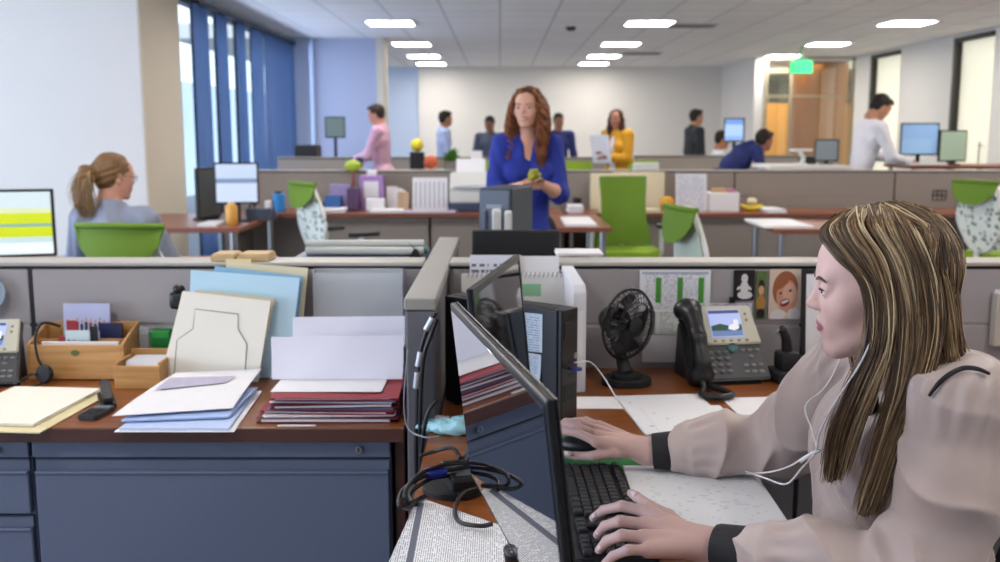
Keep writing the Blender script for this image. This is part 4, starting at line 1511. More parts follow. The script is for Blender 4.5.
# ------------------------------------------------------------------ right desk: computer and monitors
P0 = Vector((-0.141, 2.50, DZ))
P1 = Vector((0.1435, 2.28, DZ))
ax_ = (P1 - P0)
Lc = ax_.length
ang = math.atan2(ax_.y, ax_.x)
t = thing('desktop_computer', 'black desktop computer with handwritten notes stuck to its side, behind the monitors', 'computer', P0, ang)
H = 0.280
q = BM(); box(q, 0.0, Lc - 0.012, 0.0, 0.070, 0.006, H, 0.004)
for x in (0.03, Lc - 0.05):
    for y in (0.012, 0.056):
        cyl(q, (x, y, 0), (x, y, 0.007), 0.008)
obj('case', q, mat('computer_case', '#0b0f19', 0.42), t)
q = BM(); box(q, Lc - 0.012, Lc, 0.001, 0.069, 0.006, H, 0.003); fr = obj('front_bezel', q, M_blk, t)
for nm, z0, z1 in (('optical_drive', 0.21, 0.25), ('vent_panel', 0.06, 0.10)):
    q = BM(); box(q, Lc - 0.001, Lc + 0.0015, 0.010, 0.060, z0, z1, 0.001); obj(nm, q, M_blk2, fr)
for z in (0.12, 0.135, 0.15):
    q = BM(); box(q, Lc - 0.001, Lc + 0.0012, 0.03, 0.045, z, z + 0.006); obj('socket', q, M_blk2, fr)
q = BM(); lathe(q, [(0, 0), (0.008, 0), (0.008, 0.0015), (0, 0.0018)], 16, T(Lc + 0.0005, 0.058, 0.165) @ rotm(0, PI / 2, 0)); obj('power_button', q, M_steel, fr)
q = BM(); box(q, 0.02, Lc - 0.03, 0.012, 0.03, H - 0.0005, H + 0.001); obj('top_groove', q, M_blk2, t)
Mc = Matrix.Translation(P0) @ rotm(0, 0, ang)
M_note = mat_print('handwritten_note', '#c3d3e2', '#7f93ad', 16, 6, 0.42, 0.4, 'XZ')
for k, (x0, x1, z0, z1, lab) in enumerate(((0.190, 0.305, 0.170, 0.262, 'upper pale blue handwritten note on the computer side'), (0.180, 0.302, 0.100, 0.168, 'lower pale blue handwritten note, curling, on the computer side'))):
    q = BM(); sheet(q, lambda s, u: ((s - .5) * (x1 - x0), -0.0012 - 0.006 * k * (1 - u) ** 2 * s, u * (z1 - z0) + 0.004 * s * (1 - k)), 8, 6, 0.0006)
    tag(obj('note', q, M_note, None, True, Mc @ Vector(((x0 + x1) / 2, 0, z0)), (0, 0, ang), auto=40), lab, 'note', 'notes on the computer side')
q = BM(); box(q, 0.0, 0.022, -0.006, 0.006, -0.004, 0.004, 0.001); box(q, -0.006, 0.0, -0.0045, 0.0045, -0.0025, 0.0025, mi=1)
tag(obj('usb_stick', q, [mat('usb_blue', '#2a2f86', 0.35), M_steel], None, False, Mc @ Vector((Lc + 0.0075, 0.038, 0.138)), (0, 0, ang)), 'blue memory stick plugged into the computer front', 'memory stick')


def monitor(label, A, B, ztop, hgt, lean_x, front, screen, back, loc_base, group='pair of monitors', shift=0.0, under=False):
    """A, B: ends of the top edge in the room; front: side (+1/-1) the screen faces, seen along A to B"""
    u = Vector((B[0] - A[0], B[1] - A[1], 0))
    L = u.length
    u.normalize()
    n = Vector((u.y, -u.x, 0)) * front              # horizontal normal of the screen
    mid = Vector(((A[0] + B[0]) / 2, (A[1] + B[1]) / 2, ztop))
    v = (Vector((lean_x[0], lean_x[1], hgt))).normalized()   # direction up the panel
    nn = u.cross(v).normalized()
    if nn.dot(n) < 0:
        nn = -nn
    base = Vector(loc_base)
    t = thing('monitor', label, 'monitor', base)
    Hh = hgt / v.z
    o = mid + n * shift - base
    def M_(off=0.0):
        m = Matrix.Identity(4)
        for i in range(3):
            m[i][0] = u[i]; m[i][1] = v[i]; m[i][2] = nn[i]; m[i][3] = o[i]
        return m
    m = M_()
    q = BM(); box(q, -L / 2, L / 2, -Hh, 0, -0.010, 0.0, 0.003, M=m); h = obj('housing', q, M_blk, t)
    q = BM()
    b_ = 0.014
    for (x0, x1, y0, y1) in ((-L / 2, L / 2, -b_, 0), (-L / 2, L / 2, -Hh, -Hh + b_ * 1.4), (-L / 2, -L / 2 + b_, -Hh + b_ * 1.4, -b_), (L / 2 - b_, L / 2, -Hh + b_ * 1.4, -b_)):
        box(q, x0, x1, y0, y1, 0.0005, 0.0035, 0.001, M=m)
    obj('bezel', q, mat('monitor_bezel', '#1d1c1c', 0.25), t)
    q = BM(); box(q, -L / 2 + b_ + .0005, L / 2 - b_ - .0005, -Hh + b_ * 1.4 + .0005, -b_ - .0005, 0.0005, 0.002, M=m); obj('screen', q, screen, t)
    q = BM(); box(q, -L / 2 + 0.010, L / 2 - 0.010, -Hh + 0.010, -0.010, -0.0112, -0.0104, 0.0003, M=m); obj('back_panel', q, back, t)
    q = BM(); tube(q, [(0.0, 0.0, 0.012), m @ Vector((0, -Hh * 1.12, -0.005)), m @ Vector((0, -Hh * 0.99, -0.005))] if under else [(0.0, 0.0, 0.012), m @ Vector((0, -Hh * 0.95, -0.034)), m @ Vector((0, -Hh * 0.62, -0.020))], 0.016, 10, smoothn=4); obj('neck', q, M_blk, t, True)
    q = BM(); prism(q, rrect(0.12, 0.16, 0.05, 6), 0.0, 0.012, rotm(0, 0, math.atan2(u.y, u.x) - PI / 2), bev=0.003); obj('base', q, M_blk, t, True, auto=40)
    return t


ZT = 1.155
A = onz(449, 302, ZT); B = onz(544, 400, ZT)
M_mirror = mat('glossy_black_panel', '#0b0d14', 0.02, spec=1.0, coat=1.0)
M_mirror.node_tree.nodes['Principled BSDF'].inputs['IOR'].default_value = 1.8
M_scr = mat('dark_glossy_screen', '#101418', 0.06, spec=0.9, coat=0.6)
M_lit = mat('lit_screen', '#93a7c4', 0.2, emit=0.9)
monitor('near black monitor whose glossy back mirrors the red folders', A, B, ZT, 0.285, (-0.032, 0.0, 0), -1, M_lit, M_mirror, (0.035, 1.22, DZ), shift=0.0114, under=True)
C = onz(518, 254, ZT); D = onz(471, 289, ZT)
monitor('far black monitor standing in a vee behind the near one', D, C, ZT, 0.30, (-0.028, 0.006, 0), 1, M_scr, M_blk, (-0.085, 1.885, DZ))
# ------------------------------------------------------------------ right desk: fan, charger, papers on the wall
t = thing('desk_fan', 'black desk fan with a round guard beside the desk phone', 'fan', foot(626, 2.70, DZ), 0)
q = BM()
prism(q, rrect(0.135, 0.115, 0.04, 6), 0.0, 0.018, bev=0.005)
prism(q, rrect(0.085, 0.075, 0.03, 6), 0.018, 0.030, bev=0.005)
obj('base', q, M_blk2, t, True, auto=40)
q = BM(); tube(q, [(0.0, 0.005, 0.028), (-0.012, 0.02, 0.07), (-0.02, 0.03, 0.115)], [0.022, 0.016, 0.020], 12, smoothn=4); obj('neck', q, M_blk2, t, True)
AX = Vector((0.64, -0.76, -0.05)).normalized()
up_ = Vector((0, 0, 1)); sx = up_.cross(AX).normalized(); sy = AX.cross(sx)
Mf = Matrix.Identity(4)
for i in range(3):
    Mf[i][0] = sx[i]; Mf[i][1] = sy[i]; Mf[i][2] = AX[i]; Mf[i][3] = (0.002, 0.0, 0.168)[i]
q = BM(); lathe(q, [(0.0, -0.095), (0.022, -0.092), (0.036, -0.075), (0.040, -0.045), (0.040, -0.028), (0.0, -0.028)], 24, Mf); obj('motor_housing', q, M_blk2, t, True, auto=50)
q = BM()
RG = 0.098
def ring(r, z, rr=0.0016, seg=36):
    tube(q, [Mf @ Vector((r * math.cos(2 * PI * k / seg), r * math.sin(2 * PI * k / seg), z)) for k in range(seg + 1)], rr, 6, caps=False)
ring(RG, 0.0, 0.004); ring(0.028, 0.034, 0.0025); ring(0.065, 0.028); ring(0.09, 0.016); ring(0.06, -0.026)
for k in range(40):
    a = 2 * PI * k / 40
    tube(q, [Mf @ Vector((r * math.cos(a + tw), r * math.sin(a + tw), z)) for r, z, tw in ((0.026, 0.034, 0), (0.055, 0.031, 0.1), (0.085, 0.019, 0.18), (RG, 0.0, 0.2))], 0.0012, 4)
for k in range(24):
    a = 2 * PI * k / 24
    tube(q, [Mf @ Vector((r * math.cos(a), r * math.sin(a), z)) for r, z in ((RG, 0.0), (0.085, -0.02), (0.04, -0.03))], 0.0012, 4)
obj('guard', q, M_blk, t, True)
q = BM(); lathe(q, [(0, 0.036), (0.02, 0.036), (0.026, 0.033), (0.0, 0.031)], 24, Mf); obj('badge', q, M_blk2, t, True, auto=40)
for k in range(4):
    q = BM()
    a = PI / 2 * k
    sheet(q, lambda s, u: ((0.014 + 0.068 * s) * math.cos(a + (u - .5) * (0.5 + 0.75 * s)), (0.014 + 0.068 * s) * math.sin(a + (u - .5) * (0.5 + 0.75 * s)), -0.004 + (u - .5) * 0.026), 8, 6, 0.002, M=Mf)
    obj('blade', q, mat('fan_blade', '#1f2226', 0.3), t, True, auto=40)
q = BM(); cyl(q, Mf @ Vector((0, 0, -0.03)), Mf @ Vector((0, 0, 0.010)), 0.015, seg=18); obj('hub', q, M_blk, t)

t = thing('headset_charger', 'black charging cradle holding a small earpiece, right of the desk phone', 'charger', foot(786, 2.735, DZ), R(8))
q = BM(); box(q, -0.046, 0.046, -0.05, 0.05, 0, 0.035, 0.010); box(q, -0.028, 0.030, -0.028, 0.035, 0.03, 0.085, 0.012); obj('cradle', q, M_blk2, t, True, auto=40)
q = BM(); tube(q, [(0.0, 0.0, 0.075), (-0.006, -0.004, 0.12), (-0.020, -0.004, 0.146)], [0.017, 0.014, 0.012], 12, smoothn=5); ball(q, (-0.02, -0.008, 0.146), (0.014, 0.013, 0.014)); obj('earpiece', q, M_blk, t, True)
q = BM(); tube(q, [(-0.024, -0.01, 0.15), (-0.034, -0.012, 0.148), (-0.036, -0.012, 0.138), (-0.028, -0.012, 0.134)], 0.003, 8, smoothn=4); obj('ear_loop', q, M_steel, t, True)

YW = 2.894
M_list = mat_print('schedule_print', '#eceef2', '#9a9fb0', 26, 14, 0.5, 0.4, 'XZ')
o = wall_sheet('schedule_sheet', 'white schedule sheet with three green columns pinned above the fan', 639, 270, 711, 312, YW, M_list)
w = ony(711, 312, YW).x - ony(639, 312, YW).x
h = ony(639, 270, YW).z - ony(639, 312, YW).z
for fx in (0.27, 0.57, 0.86):
    q = BM(); box(q, (fx - .5) * w - 0.008, (fx - .5) * w + 0.008, -0.0022, -0.0013, -h * 0.28, h * 0.32)
    obj('green_column', q, mat('column_green', '#4f9a3a', 0.7), o, label='green column')
q = BM(); box(q, -w * .46, w * .46, -0.0022, -0.0013, h * .40, h * .46); obj('header_bar', q, mat('header_grey', '#b3b9c6', .7), o)
M_list2 = mat_print('memo_print', '#dfe3e0', '#8f9692', 14, 8, 0.45, 0.35, 'XZ')
wall_sheet('memo_sheet', 'pale lined memo pinned below the green columned schedule', 655, 309, 716, 334, YW + 0.003, M_list2)
wall_sheet('memo_sheet', 'lilac printed sheet pinned below the baby photographs', 709, 303, 752, 330, YW - 0.0015, mat_print('lilac_print', '#dcd9ea', '#8c88a8', 12, 7, 0.45, 0.4, 'XZ'))
wall_sheet('paper_sheet', 'plain pale sheet on the partition behind the fan guard', 642, 335, 690, 362, YW, M_paper)


def photo(name, label, x0, y0, x1, y1, shapes, mats):
    p, r_ = ony(x0, y1, YW), ony(x1, y0, YW)
    w, h = r_.x - p.x, r_.z - p.z
    q = BM()
    box(q, -w / 2, w / 2, -0.0012, 0, -h / 2, h / 2)
    for i, (cx_, cz_, rx_, rz_, mi, rot_) in enumerate(shapes):
        out = []
        for k in range(20):
            a = 2 * PI * k / 20
            x, z = rx_ * math.cos(a), rz_ * math.sin(a)
            X, Z = cx_ + x * math.cos(rot_) - z * math.sin(rot_), cz_ + x * math.sin(rot_) + z * math.cos(rot_)
            out.append((min(.5, max(-.5, X)) * w, min(.5, max(-.5, Z)) * h))
        prism(q, out, 0, 0.00012 * (i + 1), T(0, -0.0012, 0) @ rotm(PI / 2), mi=mi)
    o = obj(name, q, mats, None, False, ((p.x + r_.x) / 2, YW, (p.z + r_.z) / 2))
    return tag(o, label, 'photograph')


M_sk = mat('photo_skin', '#d79a80', 0.5); M_sk2 = mat('photo_skin_light', '#e6b49c', .5); M_hair = mat('photo_hair', '#a2603c', 0.5); M_pd = mat('photo_dark', '#1b1718', .4); M_pw = mat('photo_white', '#e3e0e0', .5)
M_mouth = mat('photo_mouth', '#7c2a2c', .5); M_pg = mat('photo_green', '#5c7040', .5, noise=.4, scale=60); M_pc = mat('photo_cream', '#dcc9b4', .5); M_or = mat('photo_orange', '#b5803c', .5)
o = photo('photograph', 'large colour photograph of a laughing child pinned right of the other photographs', 768, 269, 802, 319,
      [(0.0, 0.10, 0.40, 0.36, 2, 0.2), (0.06, -0.04, 0.33, 0.33, 1, 0.15), (0.14, 0.02, 0.22, 0.20, 3, 0.1), (-0.14, 0.02, 0.05, 0.022, 4, 0.2), (0.16, 0.07, 0.05, 0.022, 4, 0.2), (0.0, -0.05, 0.05, 0.04, 3, 0),
       (0.0, -0.17, 0.15, 0.075, 5, 0.25), (0.0, -0.15, 0.12, 0.03, 6, 0.25), (-0.1, 0.26, 0.30, 0.12, 2, 0.5), (0.30, -0.4, 0.2, 0.12, 6, 0), (-0.2, -0.42, 0.25, 0.10, 6, 0.1)],
      [M_pc, M_sk, M_hair, M_sk2, M_pd, M_mouth, M_pw])
photo('photograph', 'black and white photograph of a seated baby, leftmost of the pinned photographs', 733, 270, 755, 300,
      [(0.02, 0.22, 0.16, 0.15, 1, 0), (0.02, -0.08, 0.20, 0.22, 1, 0), (0.05, -0.33, 0.36, 0.14, 1, 0), (0.1, 0.24, 0.02, 0.015, 0, 0), (-0.03, 0.24, 0.02, 0.015, 0, 0), (-0.25, -0.1, 0.10, 0.05, 1, .6), (0.27, -0.1, 0.10, 0.05, 1, -.6)], [M_pd, M_pw])
photo('photograph', 'narrow green toned photograph of a person between the other two photographs', 755, 271, 767, 319,
      [(0.0, 0.22, 0.30, 0.10, 2, 0), (0.0, 0.10, 0.26, 0.10, 1, 0), (0.0, -0.16, 0.45, 0.16, 3, 0), (0.0, -0.38, 0.40, 0.10, 2, 0)], [M_pg, M_sk, M_pd, M_or])
o = wall_sheet('card_holder', 'small dark clip above the lilac printed sheet', 729, 297, 735, 303, YW - 0.0045, M_pd, 'clip', th=0.003)
t = thing('document_stand', 'black framed document stand with a white page, beside the blonde woman\'s nose', 'document stand', foot(826, 2.835, DZ))
q = BM(); box(q, -0.075, 0.075, -0.004, 0.004, 0.03, 0.30, 0.002, M=rotm(R(-6))); box(q, -0.09, 0.09, -0.05, 0.03, 0, 0.05, 0.008); obj('frame', q, M_blk2, t)
q = BM(); box(q, -0.062, 0.062, -0.0065, -0.0045, 0.045, 0.285, M=rotm(R(-6))); obj('page', q, M_paper, t)
q = BM(); box(q, -0.03, 0.005, -0.056, -0.04, 0.02, 0.045, 0.003); obj('white_clip', q, M_paper, t)
t = thing('wall_pocket', 'pale upright file pocket on the partition at the right edge', 'wall pocket', (ony(1002, 330, 2.89).x, 2.895, 0.80))
q = BM(); box(q, -0.035, 0.035, -0.035, -0.001, 0, 0.155, 0.003); obj('body', q, mat('pale_pocket', '#c2bcae', 0.6), t)
q = BM(); box(q, -0.03, 0.03, -0.03, -0.005, 0.155, 0.165); obj('papers', q, M_paper, t)

# calendar and sheets behind the computer, white binder
t = thing('wall_calendar', 'white spiral calendar with a green block standing behind the computer', 'calendar', foot(514, 2.80, DZ))
def bx(name, x0, x1, y0, y1, ya, yb, m, par=t):
    P, R_ = ony(x0, y1, ya), ony(x1, y0, ya)
    q = BM(); box(q, P.x - t.location.x, R_.x - t.location.x, ya - t.location.y, yb - t.location.y, max(P.z, DZ) - DZ, R_.z - DZ); return obj(name, q, m, par)
bx('page_block', 462, 565, 274, 392, 2.795, 2.803, mat('page_white', '#e4e4e0', .8))
bx('green_block', 519, 541, 284, 296, 2.7935, 2.7945, mat('mint_print', '#8fc79c', .7))
q = BM()
for k in range(22):
    x = -0.13 + k * 0.0125
    z = ony(514, 274, 2.8).z - DZ
    tube(q, [(x + 0.003 * math.cos(a), 0.001 - 0.007 * math.sin(a), z - 0.004 + 0.009 * math.cos(a)) for a in np.linspace(0, 2 * PI, 9)], 0.0011, 5)
obj('spiral_binding', q, mat('binding_grey', '#7c7d84', .4, .5), t)
lean('paper_sheaf', 'white printed sheaf rising behind the spiral calendar, left half', foot(468, 2.835), foot(520, 2.835), up(521, 255, 2.872), up(470, 255, 2.872), mat_print('sheaf_print', '#dcdce6', '#6e7282', 20, 6, .45, .5, 'XZ'), 'paper', 0.003)
lean('paper_sheaf', 'white sheaf with a dark corner rising behind the spiral calendar, right half', foot(518, 2.85), foot(559, 2.85), up(559, 256, 2.885), up(519, 256, 2.885), M_paper, 'paper', 0.003)
t = thing('magazine_file', 'white magazine file standing between the computer and the black fan', 'magazine file', foot(579, 2.60, DZ), R(4))
q = BM(); prism(q, [(0.0, 0.0), (0.25, 0.0), (0.25, 0.31), (0.02, 0.29), (0.0, 0.27)], -0.017, 0.017, Matrix(((0, 0, 1, 0), (1, 0, 0, 0), (0, 1, 0, 0), (0, 0, 0, 1))), bev=0.002); obj('body', q, mat('file_white', '#dfe0e6', .6), t)
q = BM(); box(q, -0.008, 0.008, -0.001, 0.0005, 0.10, 0.22); obj('spine_label', q, M_paper, t)

# loose papers on the right desk
M_dots = mat_print('form_print', '#ebebee', '#a9abb4', 18, 4, 0.66, 0.4, 'XY')
desk_sheet('paper_strip', 'long white strip of paper lying behind the mouse hand', (572, 397), (642, 397), (572, 409), DZ, M_paper, 0.0008)
desk_sheet('paper_sheet', 'white form lying in front of the phone cord', (640, 397), (722, 395), (618, 434), DZ, M_dots, 0.0008, sheets=2)
q = [o for o in COL.objects if o.get('label') == 'white form lying in front of the phone cord'][0]
z2 = DZ + 0.0022
desk_sheet('paper_sheet', 'white form with small dark marks lying nearest to the far sleeve', (660, 408), (740, 406), (645, 441), z2, M_dots, 0.0008)
desk_sheet('paper_sheet', 'white sheet right of the forms, beneath the far sleeve', (722, 398), (792, 397), (742, 420), DZ, M_paper, 0.0008)
pp = desk_sheet('paper_stack', 'stack of printed white pages under the near wrist beside the keyboard', (618, 469), (745, 470), (655, 556), DZ, mat_print('report_print', '#eef0f2', '#d0d4dc', 40, 5, 0.60, 0.35, 'XY'), 0.0012, sheets=6, cat='paper stack')
cs = [onz(418, 497, DZ + 0.018), onz(508, 528, DZ + 0.004), onz(520, 600, DZ + 0.002), onz(376, 590, DZ + 0.004)]
lean('table_printout', 'long printed table lying at the desk edge, mirrored in the near monitor', cs[3], cs[2], cs[1], cs[0], mat_print('table_print', '#eceef1', '#6b6f7d', 60, 26, 0.42, 0.55, 'YX', band=(0.17, 0.22)), 'paper', 0.0008)

# keyboard, mouse, green mouse pad
kA, kB = onz(557, 466, DZ + 0.01), onz(571, 566, DZ + 0.01)
kc = Vector((0.1835, 1.735, DZ))
t = thing('keyboard', 'black full size keyboard under the near hand', 'keyboard', kc, R(-90) + R(1.0))
q = BM(); prism(q, rrect(0.46, 0.135, 0.008, 3), 0.004, 0.018, bev=0.003)
for sx_ in (-0.2, 0.2):
    for sy_ in (-0.05, 0.05):
        box(q, sx_ - 0.01, sx_ + 0.01, sy_ - 0.006, sy_ + 0.006, 0, 0.005)
obj('case', q, M_blk2, t)
M_key = mat('key_black', '#232427', 0.5)
q = BM()
def key(x, y, w=0.0165, d=0.0165):
    box(q, x - w / 2, x + w / 2, y - d / 2, y + d / 2, 0.018, 0.0265, 0.0022, seg=1)
for r_, y in enumerate((0.052, 0.028, 0.0095, -0.0090, -0.0275, -0.0460)):
    if r_ == 0:
        for i in range(13): key(-0.213 + i * 0.0192 + (0.012 if i > 0 else 0) + (0.006 if i > 4 else 0) + (0.006 if i > 8 else 0), y, 0.016, 0.013)
    elif r_ < 5:
        n_ = 14
        off = (0, 0, 0.005, 0.008, 0.012)[r_]
        for i in range(n_):
            x = -0.213 + i * 0.0190 + off
            if x < 0.05: key(x, y)
    else:
        for x, w in ((-0.208, 0.025), (-0.183, 0.02), (-0.158, 0.022), (-0.088, 0.105), (-0.018, 0.022), (0.008, 0.022), (0.036, 0.022)): key(x, y, w)
for y in (0.052, 0.028, 0.0095):
    for i in range(3): key(0.080 + i * 0.0190, y, d=0.013 if y > .05 else 0.0165)
for i in range(3): key(0.080 + i * 0.0190, -0.046)
key(0.099, -0.0275)
for y in (0.028, 0.0095, -0.0090, -0.0275, -0.046):
    for i in range(4): key(0.152 + i * 0.0190, y)
obj('keys', q, M_key, t, False)
q = BM()
prism(q, rrect(0.20, 0.24, 0.012, 4), 0.0, 0.003, bev=0.001)
tag(obj('mouse_pad', q, mat('green_mat', '#1f7a3c', 0.8), None, False, (0.20, 2.09, DZ)), 'green mouse pad under the far hand', 'mouse pad')
MOUSE = Vector((0.185, 2.10, DZ + 0.0035))
t = thing('mouse', 'black computer mouse under the far hand', 'mouse', MOUSE, R(75))
bl = Blob(0.01); bl.ell((0, 0, 0.012), (0.030, 0.055, 0.024)); bl.plane((0, 0, 0.001), (0, 0, -1), 0.002)
V, Q = bl.mesh(0.003); npmesh('shell', V, Q, M_blk, t)
q = BM(); cyl(q, (-0.004, 0.028, 0.034), (0.004, 0.028, 0.034), 0.006); obj('wheel', q, M_blk2, t)

# cables, packet, adapter
t = thing('cable_bundle', 'tangled black monitor cables on the desk edge behind the near monitor', 'cables', onz(440, 480, DZ))
def lp(px, py, z): return onz(px, py, DZ + z + 0.014) - Vector(t.location)
paths = [[(470, 466, .02), (450, 470, .03), (425, 476, .03), (403, 490, .02), (399, 505, .03), (408, 508, .012), (420, 498, .008)],
         [(474, 462, .03), (445, 465, .045), (420, 474, .04), (406, 490, .035), (408, 503, .015), (425, 496, .006)],
         [(468, 474, .015), (446, 476, .02), (428, 480, .02), (410, 494, .012), (416, 505, .006)],
         [(478, 488, .01), (462, 494, .008), (455, 510, .006), (460, 522, .006), (480, 526, .006), (492, 524, .006)],
         [(460, 458, .05), (452, 448, .03), (435, 451, .008), (420, 456, .006)],
         [(476, 470, .02), (488, 474, .02), (500, 480, .012), (510, 486, .01)]]
for P in paths:
    q = BM(); tube(q, [lp(*p) for p in P], 0.0042, 8, smoothn=7); obj('cable', q, M_blk, t, True)
q = BM(); tube(q, [lp(424, 474, .03), lp(434, 472, .033), lp(447, 472, .033)], [0.010, 0.013, 0.008], 10); obj('blue_plug', q, mat('vga_blue', '#1f2f9a', .4), t, True, label='blue plug')
t = thing('power_adapter', 'black power brick among the cables behind the near monitor', 'adapter', onz(463, 486, DZ), R(15))
q = BM(); box(q, -0.035, 0.035, -0.06, 0.06, 0.0, 0.036, 0.006); obj('body', q, M_blk, t)
q = BM(); box(q, -0.02, 0.02, -0.04, 0.03, 0.036, 0.0366); obj('rating_label', q, mat('label_grey', '#5b5d62', .5), t)
t = thing('tissue_packet', 'pale turquoise plastic packet lying at the desk edge by the spine', 'packet', onz(449, 433, DZ), R(-20))
bl = Blob(0.02); bl.ell((0, 0, 0.015), (0.055, 0.03, 0.018)); bl.ell((0.03, 0.012, 0.02), (0.03, 0.025, 0.018)); bl.cone((-0.05, 0, 0.012), (-0.075, -0.01, 0.008), 0.012, 0.006); bl.plane((0, 0, 0.001), (0, 0, -1))
V, Q = bl.mesh(0.004, disp=lambda x, y, z: 0.004 * np.sin(x * 160 + 3 * np.sin(y * 130)) * np.sin(y * 120 + z * 200))
npmesh('wrapper', V, Q, mat('turquoise_film', '#9fd4dd', .3), t)
q = BM(); box(q, -0.04, -0.01, 0.005, 0.025, 0.030, 0.0325); obj('printed_patch', q, mat('pink_patch', '#d7a9b4', .5), t)

# cables hanging down the end of the spine
t = thing('hanging_cable', 'black cables with silver connectors hanging down the end of the partition spine', 'cables', (-0.165, 2.255, 0.60))
def hp_(px, py, y=2.262): return ony(px, py, y) - Vector(t.location)
for k, P in enumerate(([(436, 312), (428, 328), (421, 350), (418, 380), (417, 420), (416, 450), (417, 490)], [(437, 318), (431, 335), (424, 356), (421, 390), (420, 440), (421, 500)], [(437, 400, ), (429, 410), (424, 430), (420, 470), (419, 520)])):
    q = BM(); tube(q, [hp_(*p, 2.258 - 0.008 * k) for p in P], 0.0052, 8, smoothn=6); obj('cable', q, M_blk, t, True)
for (a_, b_) in (((433, 318), (426, 330)), ((421, 352), (418, 366)), ((418, 372), (416, 388))):
    q = BM(); cyl(q, hp_(*a_, 2.252), hp_(*b_, 2.252), 0.0085, 0.0075, seg=12); obj('connector', q, mat('connector_silver', '#b9bcc4', .35, .6), t, True, auto=40)
q = BM(); tube(q, [hp_(408, 350), hp_(404, 400), hp_(408, 428), hp_(424, 437, 2.2), hp_(440, 436, 2.2)], 0.0018, 6, smoothn=8); obj('thin_wire', q, mat('wire_grey', '#8c9096', .5), t, True, label='thin grey wire')
# ------------------------------------------------------------------ things on and around the far desks
def flat_monitor(label, c, zb, w, h, rz, screen, tilt=0.0, stand=0.12, group='monitors on the far desks', z0=None, depth=0.03):
    """screen faces local -y; c = foot point on the desk"""
    t = thing('monitor', label, 'monitor', c, rz, group)
    z1 = zb - c[2]
    q = BM(); box(q, -w / 2, w / 2, 0, depth, z1, z1 + h, 0.006, M=T(0, 0, z1) @ rotm(tilt) @ T(0, 0, -z1)); hs = obj('housing', q, M_blk2, t)
    q = BM(); box(q, -w / 2 + 0.014, w / 2 - 0.014, -0.002, 0.001, z1 + 0.016, z1 + h - 0.014, M=T(0, 0, z1) @ rotm(tilt) @ T(0, 0, -z1)); sc_ = obj('screen', q, screen, t)
    q = BM(); tube(q, [(0, 0.05, 0.01), (0, 0.05, z1 + h * 0.3), (0, 0.03, z1 + h * 0.45)], 0.02, 10); obj('neck', q, M_blk2, t)
    q = BM(); prism(q, rrect(min(0.24, w * 0.6), 0.16, 0.05, 5), 0, 0.012, T(0, 0.04, 0)); obj('base', q, M_blk2, t)
    return t


def screen_mat(name, bg, rows, emit=1.0):
    """lit spreadsheet: coloured bands over a pale page"""
    if name in _M:
        return _M[name]
    m = bpy.data.materials.new(name)
    m.use_nodes = True
    nt = m.node_tree
    b = nt.nodes['Principled BSDF']
    b.inputs['Roughness'].default_value = 0.25
    tc = nt.nodes.new('ShaderNodeTexCoord')
    sp = nt.nodes.new('ShaderNodeSeparateXYZ')
    rp = nt.nodes.new('ShaderNodeValToRGB')
    rp.color_ramp.interpolation = 'CONSTANT'
    rp.color_ramp.elements.remove(rp.color_ramp.elements[1])
    rp.color_ramp.elements[0].position = 0
    rp.color_ramp.elements[0].color = lin(bg)
    for pos, c in rows:
        e = rp.color_ramp.elements.new(pos)
        e.color = lin(c)
    nt.links.new(tc.outputs['Generated'], sp.inputs[0])
    nt.links.new(sp.outputs['Z'], rp.inputs['Fac'])
    nt.links.new(rp.outputs['Color'], b.inputs['Base Color'])
    nt.links.new(rp.outputs['Color'], b.inputs['Emission Color'])
    b.inputs['Emission Strength'].default_value = emit
    _M[name] = m
    return m


def pt(px, y, z):
    d = (y * math.cos(PITCH) + (CAMZ - z) * math.sin(PITCH))
    return Vector(((px - 500) / F * d, y, z))


def zof(px, py, y):
    return ony(px, py, y).z


S_yel = screen_mat('yellow_sheet', '#dfe9e6', [(0.18, '#bcd2cf'), (0.27, '#c3d022'), (0.44, '#7fa898'), (0.49, '#c3d022'), (0.66, '#cfd8a8'), (0.74, '#c8d6d6')], 0.55)
S_tab = screen_mat('blue_table', '#c9d6ea', [(0.25, '#c9d6ea'), (0.5, '#7d93b0'), (0.62, '#c2d0e4'), (0.74, '#c0d0e4')], 0.28)
S_blue = screen_mat('blue_page', '#7fa3d6', [(0.2, '#9fbbe0'), (0.75, '#6d90c6')], 0.7)
S_half = screen_mat('pale_page', '#86a6c8', [(0.5, '#7f9fc4')], 0.6)
S_off = mat('grey_off_screen', '#4c5350', 0.3)

# ponytailed woman's monitor
p = pt(-6, 5.25, 0.73)
flat_monitor('large monitor showing yellow banded sheets in front of the ponytailed woman', (p.x, 5.25, 0.731), zof(8, 258, 5.25), 0.62, 0.36, R(16), S_yel)
# behind the right partition
p = pt(515, 3.34, 0.73)
flat_monitor('black monitor just above the right partition, its dark back to the viewer', (p.x, 3.26, 0.731), 0.79, 0.285, 0.315, R(180), S_off)
p = pt(510, 3.85, 0.73)
t = thing('computer_tower', 'tall grey black computer tower in front of the curly haired woman', 'computer', (p.x - 0.005, 3.85, 0.731), R(-20))
hz = zof(510, 186, 3.85) - 0.731
q = BM(); box(q, -0.065, 0.065, -0.15, 0.10, 0.0, hz, 0.006); obj('case', q, mat('tower_slate', '#3b4250', 0.4), t)
q = BM(); prism(q, [(-0.06, 0.01), (0.06, 0.01), (0.06, hz - 0.01), (-0.06, hz - 0.01)], 0, 0.012, T(0, -0.15, 0) @ rotm(PI / 2), bev=0.004); obj('front_panel', q, mat('tower_front', '#5a6474', 0.35), t)
q = BM(); box(q, -0.03, 0.03, -0.164, -0.1625, hz - 0.075, hz - 0.06); obj('badge', q, mat('badge_silver', '#8b94a3', .4), t)
